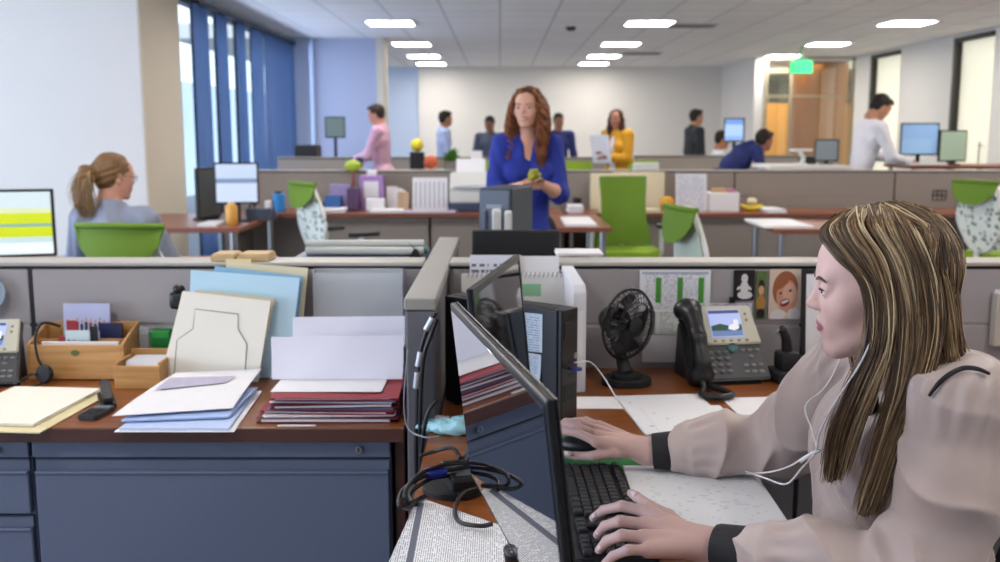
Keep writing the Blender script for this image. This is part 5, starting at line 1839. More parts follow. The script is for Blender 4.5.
for px, w, hgt, m, lab in ((486, 0.020, 209, mat('speaker_slate', '#4a5262', .4), 'slim dark desk speaker left of the white one'), (496.5, 0.034, 209, M_wframe, 'slim white desk speaker beside the computer tower'), (508, 0.028, 211, M_wframe, 'narrow white upright drive against the computer tower')):
    p = pt(px, 3.62, 0.731)
    t = thing('desk_speaker', lab, 'speaker', p, 0)
    h = zof(px, hgt, 3.62) - 0.731
    q = BM(); box(q, -w / 2, w / 2, -0.04, 0.04, 0.012, h, 0.008); obj('body', q, m, t)
    q = BM(); box(q, -w / 2 - 0.001, w / 2 + 0.001, -0.05, 0.05, 0, 0.012, 0.003); obj('foot', q, m, t)

# far left desk return
p = pt(238, 7.75, 0.73)
flat_monitor('monitor with a pale blue table by the curtained bay', (p.x, 7.75, 0.731), zof(238, 204, 7.75), 0.335, 0.32, R(10), S_tab)
p = pt(211, 7.95, 0.73)
flat_monitor('dark monitor turned edge on beside the curtains', (p.x, 7.95, 0.731), zof(211, 218, 7.95), 0.34, 0.40, R(75), S_off)
def cyl_thing(name, lab, cat, px, y, z, r, h, m, capm=None, cap=0.0):
    t = thing(name, lab, cat, pt(px, y, z))
    q = BM(); lathe(q, [(0, 0), (r * .9, 0), (r, 0.006), (r, h * 0.94), (r * .85, h), (0, h)], 20); obj('body', q, m, t, True, auto=40)
    if capm:
        q = BM(); lathe(q, [(0, h), (r * .6, h), (r * .6, h + cap), (0, h + cap)], 16); obj('cap', q, capm, t, True, auto=40)
    return t
cyl_thing('tumbler', 'amber tumbler on the desk return below the blue table monitor', 'cup', 232, 7.5, 0.731, 0.045, 0.15, mat('amber_plastic', '#d9a04a', .3), mat('amber_lid', '#e0b566', .3), 0.02)
cyl_thing('bottle', 'bright blue bottle left of the leaf patterned chair', 'bottle', 279, 8.75, 0.731, 0.055, 0.16, mat('bottle_blue', '#2f86cf', .3), M_blk, 0.02)
cyl_thing('cup', 'white cup beside the bright blue bottle', 'cup', 269, 8.7, 0.731, 0.035, 0.10, M_wframe)
t = thing('desk_phone', 'dark desk phone between the pale blue monitor and the blue bottle', 'phone', pt(262, 8.0, 0.731))
q = BM(); prism(q, [(-0.11, 0), (0.11, 0), (0.11, 0.02), (-0.02, 0.09), (-0.11, 0.09)], -0.10, 0.10, Matrix(((0, 0, 1, 0), (1, 0, 0, 0), (0, 1, 0, 0), (0, 0, 0, 1)))); obj('body', q, mat('phone_slate', '#39414f', .45), t)
q = BM(); tube(q, [(-0.08, -0.09, 0.06), (-0.08, 0, 0.11), (-0.08, 0.09, 0.11)], 0.02, 10, smoothn=4); obj('handset', q, M_blk, t, True)
def block(name, lab, cat, px0, px1, py0, y, z, d, m, group=None, rz=0, bev=0.004, extra=None):
    a, c = pt(px0, y, z), pt(px1, y, z)
    h = zof((px0 + px1) / 2, py0, y) - z
    w = (c.x - a.x)
    q = BM(); box(q, -w / 2, w / 2, 0, d, 0, h, bev)
    o = obj(name, q, m, None, False, ((a.x + c.x) / 2, y, z), (0, 0, rz))
    tag(o, lab, cat, group)
    if extra:
        extra(o, w, h, d)
    return o
def flat(name, lab, px0, px1, y0, y1, z, m=M_paper, th=0.004, rz=0, cat='paper', group=None):
    a, c = pt(px0, y0, z), pt(px1, y0, z)
    q = BM()
    n = 3
    for i in range(n):
        dx = random.uniform(-.01, .01) if i else 0
        box(q, -(c.x - a.x) / 2 + dx, (c.x - a.x) / 2 + dx, 0, y1 - y0, th * i / n + 0.0003, th * (i + 0.95) / n)
    return tag(obj(name, q, m, None, False, ((a.x + c.x) / 2, y0, z), (0, 0, rz)), lab, cat, group)
ZB = 0.731
flat('paper_sheaf', 'white papers on the desk return left of the amber tumbler', 197, 216, 7.35, 7.65, ZB, th=0.02)
flat('paper_sheaf', 'white papers on the far desk behind the leaf patterned chair', 313, 344, 8.62, 8.9, ZB, th=0.03)
flat('paper_sheaf', 'white papers at the desk edge below the lilac boxes', 370, 401, 8.60, 8.85, ZB, th=0.025)
flat('paper_sheaf', 'lilac white papers in front of the striped document holder', 402, 456, 8.60, 8.75, ZB, mat('lilac_paper', '#cfc7dc', .8), th=0.015)
block('box', 'small black box on the far desk beside the blue case', 'box', 317, 325, 202, 8.85, ZB, 0.1, M_blk2)
block('pencil_case', 'blue case on the far desk behind the leaf patterned chair', 'case', 325, 341, 196, 8.85, ZB, 0.1, mat('case_blue', '#2f5f9f', .5))
block('picture_card', 'pale purple striped card standing by the blue case', 'card', 330, 350, 184, 9.0, ZB, 0.02, mat('card_purple', '#a99bc4', .6, noise=.35, scale=40))
block('box', 'dark plum box beside the thin red pole', 'box', 347, 359, 188, 8.80, ZB, 0.12, mat('plum', '#5a3f66', .6))
def whitefront(o, w, h, d):
    q = BM(); box(q, -w * .32, w * .32, -0.004, -0.0005, h * .35, h * .85); obj('white_front', q, M_paper, o)
    q = BM(); box(q, -w * .2, w * .2, d * .3, d * .7, h, h + 0.05, 0.01); obj('tissue', q, M_paper, o)
block('tissue_box', 'tall lilac box with a white front on the far desk', 'box', 360, 383, 176, 8.95, ZB, 0.15, mat('lilac_box', '#b187c9', .6), extra=whitefront)
block('tissue_box', 'low white box in front of the tall lilac box', 'box', 366, 384, 199, 8.8, ZB, 0.1, M_paper)
t = thing('pole_sign', 'lime green oval on a thin red pole standing on the far desk', 'sign', pt(354, 9.1, ZB))
q = BM(); lathe(q, [(0, 0), (0.04, 0), (0.035, 0.015), (0, 0.02)], 20); obj('foot', q, M_blk, t, True, auto=40)
q = BM(); cyl(q, (0, 0, 0.01), (0, 0, 0.33), 0.009, seg=10); obj('pole', q, mat('pole_red', '#b23a4a', .5), t)
q = BM(); ball(q, (0, 0, 0.385), (0.078, 0.06, 0.055)); obj('oval_top', q, mat('lime_top', '#aec43a', .5), t, True)
# leaning white papers
y = 8.95
for k, (px, rz, lab) in enumerate(((392, 4, 'leftmost of the leaning white booklets'), (396, -3, 'second of the leaning white booklets'), (400, 5, 'third of the leaning white booklets'), (403, 0, 'rightmost of the leaning white booklets, brown edged'))):
    a = pt(px, 9.08 - 0.085 * k, ZB)
    q = BM(); sheet(q, lambda s, u: ((s - .5) * 0.10, 0.055 * u + 0.01 * math.sin(s * 3), u * (0.20 - 0.012 * k)), 6, 6, 0.012)
    tag(obj('booklet', q, M_paper if k < 3 else mat('brown_edge', '#b99a7c', .7), None, True, a, (0, 0, R(rz)), auto=40), lab, 'booklet', 'leaning booklets on the far desk')
a, c = pt(411, 8.85, ZB), pt(449, 8.85, ZB)
t = thing('document_holder', 'large white document holder with grey stripes, left of the printer', 'document holder', ((a.x + c.x) / 2, 8.85, ZB))
h = zof(430, 177, 8.92) - ZB
q = BM(); box(q, -0.155, 0.155, -0.004, 0.004, 0.0, h, 0.003, M=T(0, 0.0, 0) @ rotm(R(-9))); obj('board', q, M_paper, t)
q = BM()
for i in range(7):
    x = -0.125 + i * 0.041
    box(q, x - 0.007, x + 0.007, -0.0055, -0.0042, 0.03, h - 0.04, M=rotm(R(-9)))
obj('stripes', q, mat('stripe_grey', '#b9bac4', .7), t)
q = BM(); box(q, -0.10, 0.10, 0.02, 0.12, 0, 0.012); obj('foot', q, M_wframe, t)
# printer
a = pt(470, 8.75, ZB)
t = thing('printer', 'white printer with a dark base, left of the curly haired woman', 'printer', a)
q = BM(); box(q, -0.185, 0.185, 0.0, 0.36, 0.0, 0.075, 0.01); obj('paper_drawer', q, mat('printer_dark', '#39475f', .5), t)
q = BM(); prism(q, [(0.0, 0.077), (0.36, 0.077), (0.36, 0.33), (0.18, 0.34), (0.05, 0.22), (0.0, 0.20)], -0.18, 0.18, Matrix(((0, 0, 1, 0), (1, 0, 0, 0), (0, 1, 0, 0), (0, 0, 0, 1))), bev=0.012); obj('body', q, M_wframe, t)
q = BM(); sheet(q, lambda s, u: ((s - .5) * 0.26, 0.25 + 0.08 * u, 0.33 + 0.12 * u), 4, 4, 0.01); obj('paper_feed', q, M_paper, t)
q = BM(); box(q, -0.15, 0.15, -0.01, 0.06, 0.215, 0.225, 0.002, M=T(0, 0, 0) @ rotm(R(10))); obj('output_tray', q, mat('tray_grey', '#c0c4cc', .5), t)

# right of the curly haired woman
for k, (x0, x1, top, y, lab) in enumerate(((590, 612, 173, 9.02, 'left cream board behind the waisted green chair'), (612, 664, 172, 9.05, 'right cream board behind the waisted green chair'))):
    block('cream_board', lab, 'board', x0, x1, top, y, ZB, 0.015, M_cream, 'cream boards on the far desk')
flat('paper_sheaf', 'cream papers at the desk edge beside the waisted green chair', 600, 660, 8.60, 8.8, ZB, M_cream, th=0.03)
flat('paper_sheaf', 'white papers on the far desk right of the curly haired woman', 568, 583, 8.60, 8.9, ZB, th=0.06)
flat('paper_sheet', 'white sheet on the small desk return', 566, 597, 7.35, 8.0, ZB, th=0.02)
cyl_thing('mug', 'black mug right of the curly haired woman', 'mug', 577, 9.0, ZB, 0.04, 0.11, M_blk)
block('file_box', 'white box standing on the taupe partition behind the cream boards', 'box', 634, 659, 163, 9.21, 1.076, 0.10, M_wframe)
t = thing('ball', 'orange ball on the far desk, right of the cream boards', 'ball', pt(667, 8.85, ZB))
q = BM(); ball(q, (0, 0, 0.065), 0.065); obj('sphere', q, mat('ball_orange', '#e0a01e', .5), t, True)
a, c = pt(676, 8.8, ZB), pt(706, 8.8, ZB)
t = thing('document_holder', 'white printed document propped up right of the orange ball', 'document holder', ((a.x + c.x) / 2, 8.8, ZB), R(-4))
h = zof(690, 173, 8.86) - ZB
q = BM(); box(q, -0.135, 0.135, -0.003, 0.003, 0, h, M=rotm(R(-12))); obj('page', q, mat_print('holder_print', '#e2e2ea', '#b4b6c4', 24, 5, .45, .5, 'XZ'), t)
q = BM(); box(q, -0.06, 0.06, 0.02, 0.14, 0, 0.015); tube(q, [(0, 0.11, 0.01), (0, h * 0.18, h * 0.7)], 0.006); obj('easel_foot', q, M_wframe, t)
def pinktop(o, w, h, d):
    q = BM(); box(q, -w * .35, w * .1, d * .2, d * .7, h, h + 0.035, 0.004); obj('paper_top', q, mat('tan_paper', '#b8946e', .7), o)
    q = BM(); box(q, w * .12, w * .4, d * .2, d * .6, h, h + 0.03, 0.004); obj('pink_top', q, mat('pink_paper', '#c07a96', .7), o)
block('box', 'white box topped with pink and tan papers on the far desk', 'box', 710, 739, 193, 8.75, ZB, 0.25, M_paper, extra=pinktop)
t = thing('banana_bunch', 'bunch of yellow bananas on the far desk beside the white box', 'bananas', pt(752, 8.85, ZB))
for k in range(3):
    q = BM(); tube(q, [(-0.10, 0.02 * k - 0.02, 0.05), (-0.05, 0.025 * k - 0.03, 0.028), (0.02, 0.03 * k - 0.03, 0.026), (0.09, 0.025 * k - 0.02, 0.05)], [0.008, 0.022, 0.024, 0.008], 8, smoothn=4); obj('banana', q, mat('banana', '#e3c22c', .5), t, True)
q = BM(); ball(q, (0.0, 0.01, 0.085), (0.045, 0.04, 0.03)); obj('pale_bag', q, mat('pale_bag', '#e6dfb8', .6), t, True)
flat('paper_sheaf', 'white papers at the desk edge right of the bananas', 767, 787, 8.60, 8.95, ZB, th=0.03)
flat('paper_sheet', 'large white sheet on the desk return left of the blonde head', 764, 814, 7.22, 7.8, ZB, th=0.02)
block('box', 'white box on the desk at the right edge, beside the leaf patterned chair', 'box', 980, 1012, 188, 8.8, ZB, 0.3, M_paper)
t = thing('wire_rack', 'small dark wire card rack on the far partition above the blonde head', 'rack', (pt(941, 9.17, 0.9).x, 9.197, 0.80))
q = BM()
for x in (-0.06, -0.02, 0.02, 0.06):
    tube(q, [(x, -0.003, 0.0), (x, -0.003, 0.09)], 0.004, 6)
for z in (0.0, 0.045, 0.09):
    tube(q, [(-0.062, -0.003, z), (0.062, -0.003, z)], 0.004, 6)
obj('wires', q, M_blk, t)

# far row: plants, balls, screens, boxes
M_leafg = mat('plant_green', '#4f8a2c', .7, noise=.3, scale=30)
def plant(lab, px, y, z, r, h):
    t = thing('potted_plant', lab, 'plant', pt(px, y, z), 0, 'plants in the far row')
    q = BM(); lathe(q, [(0, 0), (r * .5, 0), (r * .65, h * .35), (r * .55, h * .35), (0, h * .33)], 16); obj('pot', q, mat('pot_grey', '#8b8680', .6), t, True, auto=40)
    q = BM()
    rs = random.Random(int(px))
    for k in range(46):
        a = rs.uniform(0, 2 * PI); e = rs.uniform(0.1, 1.3); L = r * rs.uniform(.6, 1.15)
        d = Vector((math.cos(a) * math.cos(e), math.sin(a) * math.cos(e), math.sin(e) * 1.2))
        o_ = Vector((0, 0, h * .33))
        s_ = d.cross(Vector((0, 0, 1))).normalized() * L * .16
        pts_ = [o_, o_ + d * L * .5, o_ + d * L - Vector((0, 0, L * .25))]
        ring_ = [q.verts.new(pts_[0]), q.verts.new(pts_[1] + s_), q.verts.new(pts_[2]), q.verts.new(pts_[1] - s_)]
        q.faces.new(ring_)
    obj('leaves', q, M_leafg, t)
plant('leafy green plant on the far desk left of the curly haired woman', 452, 12.8, 0.951, 0.19, 0.30)
def sphere_thing(lab, px, py, y, z, r, m, cat='ball'):
    t = thing('ball', lab, cat, pt(px, y, z))
    q = BM(); ball(q, (0, 0, r), r); obj('sphere', q, m, t, True)
sphere_thing('orange red ball on the far desk above the taupe partition', 431, 166, 12.75, 0.951, 0.09, mat('ball_red', '#d4613a', .5))
sphere_thing('yellow ball raised on the far desk, near the man in the blue shirt', 417, 147, 12.87, zof(417, 152, 12.8) + 0.002, 0.085, mat('ball_yellow', '#e6d335', .5))
block('speaker', 'black speaker on the far desk beside the orange red ball', 'speaker', 410, 424, 152, 12.8, 0.951, 0.15, M_blk2)
block('box', 'white cube box on the far desk beside the leafy plant', 'box', 471, 482, 151, 12.85, 0.951, 0.15, M_paper)
# distant table by the pink shirted man
p = pt(336, 11.95, 1.021)
flat_monitor('small grey green monitor on the distant table left of the pink shirted man', (p.x, 11.95, 1.021), zof(336, 138, 11.95), 0.24, 0.25, R(8), mat('greenish_screen', '#7d8f88', .3))
for px, w, c_, lab in ((322, .05, '#4a5f86', 'blue cup at the left end of the distant table'), (331, .04, '#d8dade', 'white cup on the distant table'), (350, .05, '#c9cdd6', 'pale cup right of the small monitor'), (360, .04, '#3a4658', 'dark cup at the right end of the distant table')):
    cyl_thing('cup', lab, 'cup', px, 11.75, 1.021, w, 0.11, mat('cup_' + c_[1:], c_, .5))
block('laptop_bag', 'black bag standing on the floor cabinet right of the low taupe partition', 'bag', 297, 319, 145, 10.9, 0.0, 0.35, M_blk2, bev=0.02)
# right hand far desks
p = pt(727, 12.6, 1.0)
flat_monitor('monitor with a bright blue screen by the seated man in white', (pt(727, 11.0, .95).x + 0.06, 11.0, 0.951), zof(729, 142, 11.0), 0.22, 0.26, R(-18), S_blue)
p = pt(826, 10.05, 1.101)
flat_monitor('grey monitor leaning left of the white shirted man', (p.x, 10.05, 1.101), 1.13, 0.23, 0.22, R(-20), mat('grey_screen', '#7f8a90', .3))
p = pt(918, 10.05, 1.101)
flat_monitor('tilted monitor with a pale blue screen in front of the white shirted man', (p.x, 10.05, 1.101), 1.19, 0.36, 0.32, R(-14), S_half)
p = pt(952, 9.95, 1.101)
flat_monitor('pale green backed monitor at the right end of the standing desk', (p.x, 9.95, 1.101), 1.13, 0.29, 0.31, R(6), mat('green_screen', '#a9bfa8', .3))
t = thing('keyboard', 'white keyboard on the standing desk below the pale blue screen', 'keyboard', pt(925, 9.85, 1.101))
q = BM(); box(q, -0.2, 0.2, -0.06, 0.06, 0, 0.018, 0.004); obj('case', q, M_wframe, t)
q = BM()
for i in range(14):
    for j in range(5):
        box(q, -0.185 + i * 0.0265, -0.163 + i * 0.0265, -0.052 + j * 0.021, -0.035 + j * 0.021, 0.018, 0.024)
obj('keys', q, mat('key_grey', '#c3c5c6', .5), t)
t = thing('desk_lamp', 'white desk lamp with a flat head left of the grey leaning monitor', 'lamp', pt(800, 9.9, 1.101))
q = BM(); lathe(q, [(0, 0), (0.07, 0), (0.065, 0.018), (0, 0.02)], 20); obj('base', q, M_wframe, t, True, auto=40)
q = BM(); tube(q, [(0.01, 0, 0.015), (0.03, 0, 0.06), (-0.01, 0, 0.13)], 0.022, 10, smoothn=4); obj('arm', q, M_wframe, t, True)
q = BM(); prism(q, rrect(0.22, 0.10, 0.03, 4), 0.13, 0.155, bev=0.006); obj('head', q, M_wframe, t)
block('box', 'black box beside the white desk lamp', 'box', 803, 816, 157, 10.1, 1.101, 0.15, M_blk2)
# ------------------------------------------------------------------ people
M_skin = mat_attr('skin', 0.5, sss=0.10, spec=0.35)
M_eye = mat('eye_white', '#cfc8c6', 0.15, spec=0.6)
M_iris = mat('iris', '#4a3a2c', 0.1)
M_iris_b = mat('iris_blue', '#2c3a44', 0.1)
M_shoe = mat('black_leather', '#141315', 0.4)


def V3(*a):
    return np.array(a, float)


def ik(S, Tg, l1, l2, hint):
    S, Tg, hint = Vector(S), Vector(Tg), Vector(hint)
    d = Tg - S
    L = min(d.length, (l1 + l2) * 0.995)
    d.normalize()
    a = (l1 * l1 - l2 * l2 + L * L) / (2 * L)
    h = math.sqrt(max(l1 * l1 - a * a, 0))
    n = hint - d * hint.dot(d)
    n = n.normalized() if n.length > 1e-6 else Vector((0, 0, -1))
    return S + d * a + n * h, S + d * L


def head_blob(fem=True, k=0.012):
    """head at the origin between the ears, y forward, z up, about 0.225 high"""
    b = Blob(0.02)
    b.ell((0, -0.014, 0.036), (0.073, 0.092, 0.083))
    b.ell((0, 0.028, -0.022), (0.057, 0.056, 0.082), k=0.03)
    jw = 0.046 if fem else 0.053
    for s in (-1, 1):
        b.cone((s * jw, -0.004, -0.046), (s * 0.017, 0.062, -0.090), 0.021, 0.015, k=0.022)
        b.ell((s * 0.036, 0.056, -0.020), (0.024, 0.020, 0.023), k=0.03)
    b.ell((0, 0.066, -0.090), (0.018, 0.0155, 0.0150), k=0.016)
    b.ell((0, 0.048, 0.045), (0.054, 0.036, 0.044), k=0.02)
    b.cone((-0.036, 0.074, 0.026), (0.036, 0.074, 0.026), 0.010, 0.010, k=0.016)
    for s in (-1, 1):
        b.ell((s * 0.033, 0.092, 0.006), (0.017, 0.016, 0.011), k=0.012, sub=True)
    b.ell((0, 0.070, -0.054), (0.030, 0.018, 0.021), k=0.018)
    b.cone((0, 0.0815, 0.016), (0, 0.0955, -0.015), 0.0062, 0.0078, k=0.012)
    b.ell((0, 0.0975, -0.0185), (0.0088, 0.0092, 0.0080), k=0.008)
    for s in (-1, 1):
        b.ell((s * 0.0095, 0.090, -0.0225), (0.0066, 0.0085, 0.0058), k=0.007)
        b.ell((s * 0.0055, 0.0945, -0.0285), (0.0030, 0.0045, 0.0024), k=0.003, sub=True)
        b.ell((s * 0.033, 0.0745, 0.008), (0.0150, 0.0135, 0.0135), k=0.006)
        b.ell((s * 0.0345, 0.0905, 0.0058), (0.0125, 0.011, 0.0030), k=0.003, sub=True)
    b.cone((-0.013, 0.0835, -0.0475), (0.013, 0.0835, -0.0475), 0.0056, 0.0056, k=0.008)
    b.ell((0, 0.0875, -0.0490), (0.014, 0.0058, 0.0042), k=0.005)
    b.ell((0, 0.0858, -0.0585), (0.0155, 0.0070, 0.0052), k=0.005)
    b.cone((-0.021, 0.0935, -0.0538), (0.021, 0.0935, -0.0538), 0.0026, 0.0026, k=0.003, sub=True)
    for s in (-1, 1):
        b.ell((s * 0.0745, -0.008, -0.006), (0.0065, 0.019, 0.031), rot=Euler((R(-12), 0, s * R(-14))).to_matrix(), k=0.006)
        b.ell((s * 0.080, -0.004, -0.004), (0.005, 0.010, 0.018), k=0.004, sub=True)
    b.cone((0, -0.020, -0.055), (0, -0.034, -0.125), 0.047 if fem else 0.056, 0.052 if fem else 0.062, k=0.03)
    return b


def head_colors(V, skin, lip, Minv, scale=1.0):
    """vertex colours in the head's own frame: lips, soft brow line"""
    A = (np.c_[V, np.ones(len(V))] @ np.array(Minv).T)[:, :3] / scale
    c = np.tile(np.array(skin[:3]), (len(V), 1))
    x, y, z = A.T
    f = np.clip(1.25 - np.sqrt((x / 0.021) ** 2 + ((z + 0.0538) / 0.0085) ** 2), 0, 1) * (y > 0.076)
    f = np.clip(f * 4, 0, 1)[:, None]
    c = c * (1 - f) + np.array(lip[:3]) * f
    return c


def head_parts(t, Mh, sc, org, brow='#3a2a1c', iris=M_iris, HV=None):
    """eyes, lashes and brows as children of the person"""
    A = (np.c_[HV, np.ones(len(HV))] @ np.array(Mh.inverted()).T)[:, :3]
    A = A[A[:, 1] > 0.03]

    def on(x, z, off):
        d = np.hypot(A[:, 0] - x, A[:, 2] - z)
        near = A[d < max(0.004, d.min() * 1.5)]
        return (x, float(near[:, 1].max()) + off, z)
    Mh = Matrix.Translation(-Vector(org)) @ Mh
    for s in (-1, 1):
        q = BM()
        ball(q, (s * 0.033, 0.0735, 0.008), (0.0122, 0.0122, 0.0122), Mh, 0, 16, 12)
        e = obj('eye', q, M_eye, t, True)
        q = BM()
        ball(q, (s * 0.033, 0.0808, 0.0050), (0.0062, 0.0056, 0.0062), Mh, 0, 12, 8)
        obj('iris', q, iris, e, True)
        q = BM()
        tube(q, [(s * 0.047, 0.0765, 0.0065), (s * 0.039, 0.0862, 0.0090), (s * 0.031, 0.0875, 0.0092), (s * 0.023, 0.084, 0.0066)], [0.0013, 0.0020, 0.0019, 0.0009], 6, M=Mh, smoothn=4)
        obj('lashes', q, M_blk2, t, True)
        q = BM()
        tube(q, [on(s * 0.015, 0.0225, .0004), on(s * 0.028, 0.0262, .0004), on(s * 0.040, 0.0262, .0004), on(s * 0.050, 0.0210, .0002)], [0.0020, 0.0028, 0.0026, 0.0010], 6, M=Mh, smoothn=4)
        obj('eyebrow', q, mat('brow_' + brow[1:], brow, .8), t, True)


def hand_blob(b, wrist, d, n, thumb, sc=1.0, curl=0.5, k=0.008):
    """relaxed hand: d = direction of the fingers, n = back of the hand, thumb = side the thumb leaves to"""
    w, d, n, th = Vector(wrist), Vector(d).normalized(), Vector(n).normalized(), Vector(thumb).normalized()
    P = lambda a, s_, u: tuple(w + (d * a + th * s_ + n * u) * sc)
    b.cone(P(0.0, 0, 0), P(0.035, 0.0, 0), 0.022 * sc, 0.024 * sc, k=0.012)
    for s_ in (-0.028, -0.009, 0.010, 0.028):
        b.cone(P(0.03, s_ * .8, 0), P(0.085, s_, 0.004), 0.015 * sc, 0.0115 * sc, k=0.010)
    for s_, L, f in ((0.030, 0.070, .9), (0.010, 0.078, 1.0), (-0.010, 0.072, 1.05), (-0.029, 0.056, 1.15)):
        a0 = 0.088
        c1, c2 = curl * f * 0.7, curl * f * 1.6
        p0 = (a0, s_, 0.003)
        p1 = (a0 + L * .45 * math.cos(c1), s_ * 1.05, 0.003 - L * .45 * math.sin(c1))
        p2 = (p1[0] + L * .32 * math.cos(c2), s_ * 1.02, p1[2] - L * .32 * math.sin(c2))
        c3 = c2 * 1.35
        p3 = (p2[0] + L * .25 * math.cos(c3), s_, p2[2] - L * .25 * math.sin(c3))
        b.chain([P(*p0), P(*p1), P(*p2), P(*p3)], [0.0092 * sc, 0.0085 * sc, 0.0078 * sc, 0.0068 * sc], k=0.004)
    b.chain([P(0.025, 0.022, -0.004), P(0.055, 0.048, -0.012), P(0.085, 0.058, -0.018), P(0.105, 0.056, -0.024)], [0.014 * sc, 0.0115 * sc, 0.0095 * sc, 0.0075 * sc], k=0.008)


def person(label, loc, rz, H=1.74, fem=False, seated=False, lean=0.0, seat=0.48, hands=None, head=(0, 0), skin='#c99a80', lip='#a8605a', hair=('short', '#241a14'), top='#d8d8e0', sleeves='long', bottom='#22242c',
           vox=0.0075, jacket=None, hem=0.0, category='person', iris=M_iris, walk=0.0, vneck=False, wid=1.0):
    t = thing('person', label, category, loc, rz)
    s = H / 1.75
    W = (0.165 if fem else 0.195) * s * wid
    hip_z = (seat + 0.09) if seated else 0.92 * s
    up_ = Matrix.Translation((0, 0, hip_z)) @ Matrix.Rotation(-lean, 4, 'X')
    U = lambda x, y, z: tuple(up_ @ Vector((x, y, z)))
    shz = 0.50 * s
    # joints
    sh = {-1: Vector(U(-W, 0, shz)), 1: Vector(U(W, 0, shz))}
    hands = hands or {}
    arms = {}
    for sd in (-1, 1):
        tg = hands.get(sd, (sd * (W + 0.07), 0.06, hip_z - 0.10))
        hint = (sd * 0.5, -0.6, -0.6)
        el, wr = ik(sh[sd], tg, 0.295 * s, 0.255 * s, hint)
        arms[sd] = (sh[sd], el, wr)
    body = Blob(0.03)
    body.ell(U(0, 0.0, 0.02 * s), (0.155 * s, 0.105 * s, 0.11 * s))
    body.ell(U(0, 0.0, 0.20 * s), ((0.115 if fem else 0.14) * s, 0.088 * s, 0.15 * s), k=.05)
    body.ell(U(0, 0.0, 0.37 * s), ((0.135 if fem else 0.165) * s, 0.10 * s, 0.15 * s), k=.05)
    body.cone(U(-W * .85, -0.005, shz), U(W * .85, -0.005, shz), 0.050 * s, 0.050 * s, k=.04)
    if fem:
        for sd in (-1, 1):
            body.ell(U(sd * 0.07 * s, 0.085 * s, 0.345 * s), (0.058 * s, 0.05 * s, 0.058 * s), k=.03)
    # legs
    legs = {}
    for sd in (-1, 1):
        hp = Vector((sd * 0.085 * s, 0, hip_z - 0.02))
        if seated:
            kn = Vector((sd * 0.10 * s, 0.43 * s, hip_z - 0.03)); an = Vector((sd * 0.10 * s, 0.38 * s, 0.085))
        else:
            kn = Vector((sd * 0.095 * s, 0.02 + sd * walk * .5, 0.49 * s)); an = Vector((sd * 0.10 * s, -0.02 + sd * walk, 0.085))
        legs[sd] = (hp, kn, an)
        body.cone(hp, kn, 0.080 * s, 0.052 * s, k=.03)
        body.chain([kn, kn + (an - kn) * .35, an], [0.050 * s, 0.052 * s, 0.035 * s], k=.02)
        body.chain([an, an + Vector((0, 0.03, -0.045)), an + Vector((0, 0.15, -0.06))], [0.034 * s, 0.033 * s, 0.022 * s], k=.02)
    # head
    hs = 0.98 * s if fem else 1.0 * s
    Mh = up_ @ Matrix.Translation((0, 0.030 * s, shz + 0.205 * s)) @ Matrix.Rotation(lean * 0.55, 4, 'X') @ Matrix.Rotation(head[0], 4, 'Z') @ Matrix.Rotation(-head[1], 4, 'X') @ Matrix.Scale(hs, 4)
    hb = head_blob(fem)
    hb.xform(Mh)
    body.cone(U(0, -0.01, shz + 0.02), tuple(Mh @ Vector((0, -0.02, -0.06))), 0.052 * s, 0.045 * s, k=.03)
    body.add(hb)
    for sd in (-1, 1):
        a, e, w = arms[sd]
        body.cone(a, e, 0.046 * s, 0.036 * s, k=.02)
        body.chain([e, e + (w - e) * .3, w], [0.037 * s, 0.038 * s, 0.024 * s], k=.015)
        d = (w - e).normalized()
        inward = Vector((-sd, 0.2, 0))
        nn = d.cross(inward).normalized()
        if d.z < -0.6:                                    # arm hanging: back of the hand outward
            nback = Vector((sd, 0, 0)); th_ = Vector((0, 1, 0))
        else:
            nback = Vector((0, 0, 1)) - d * d.z; th_ = Vector((-sd, 0, 0)) - d * (d.x * -sd)
        hand_blob(body, w, d, nback, th_, s, 0.55 if not hands.get(sd) else 0.4)
    V, Q = body.mesh(vox)
    c = head_colors(V, lin(skin), lin(lip), Mh.inverted(), 1.0)
    npmesh('body', V, Q, M_skin, t, col=c)
    head_parts(t, Mh, hs, (0, 0, 0), hair[1], iris, V)
    # trousers
    b = Blob(0.03)
    g = 0.012
    b.ell(U(0, 0.0, 0.02 * s), (0.155 * s + g, 0.105 * s + g, 0.11 * s + g))
    for sd in (-1, 1):
        hp, kn, an = legs[sd]
        b.cone(hp, kn, 0.080 * s + g, 0.056 * s + g, k=.03)
        b.cone(kn, an + Vector((0, 0, 0.0)), 0.056 * s + g, 0.045 * s + g, k=.02)
    V, Q = b.mesh(vox * 1.3)
    npmesh('trousers', V, Q, mat('cloth_' + bottom[1:], bottom, .85, noise=.05, scale=120), t)
    for sd in (-1, 1):
        an = legs[sd][2]
        b = Blob(0.02)
        b.chain([an + Vector((0, -0.02, -0.035)), an + Vector((0, 0.06, -0.045)), an + Vector((0, 0.16, -0.058))], [0.043 * s, 0.042 * s, 0.030 * s])
        b.plane((0, 0, 0.002), (0, 0, -1))
        V, Q = b.mesh(vox * 1.2)
        npmesh('shoe', V, Q, M_shoe, t)
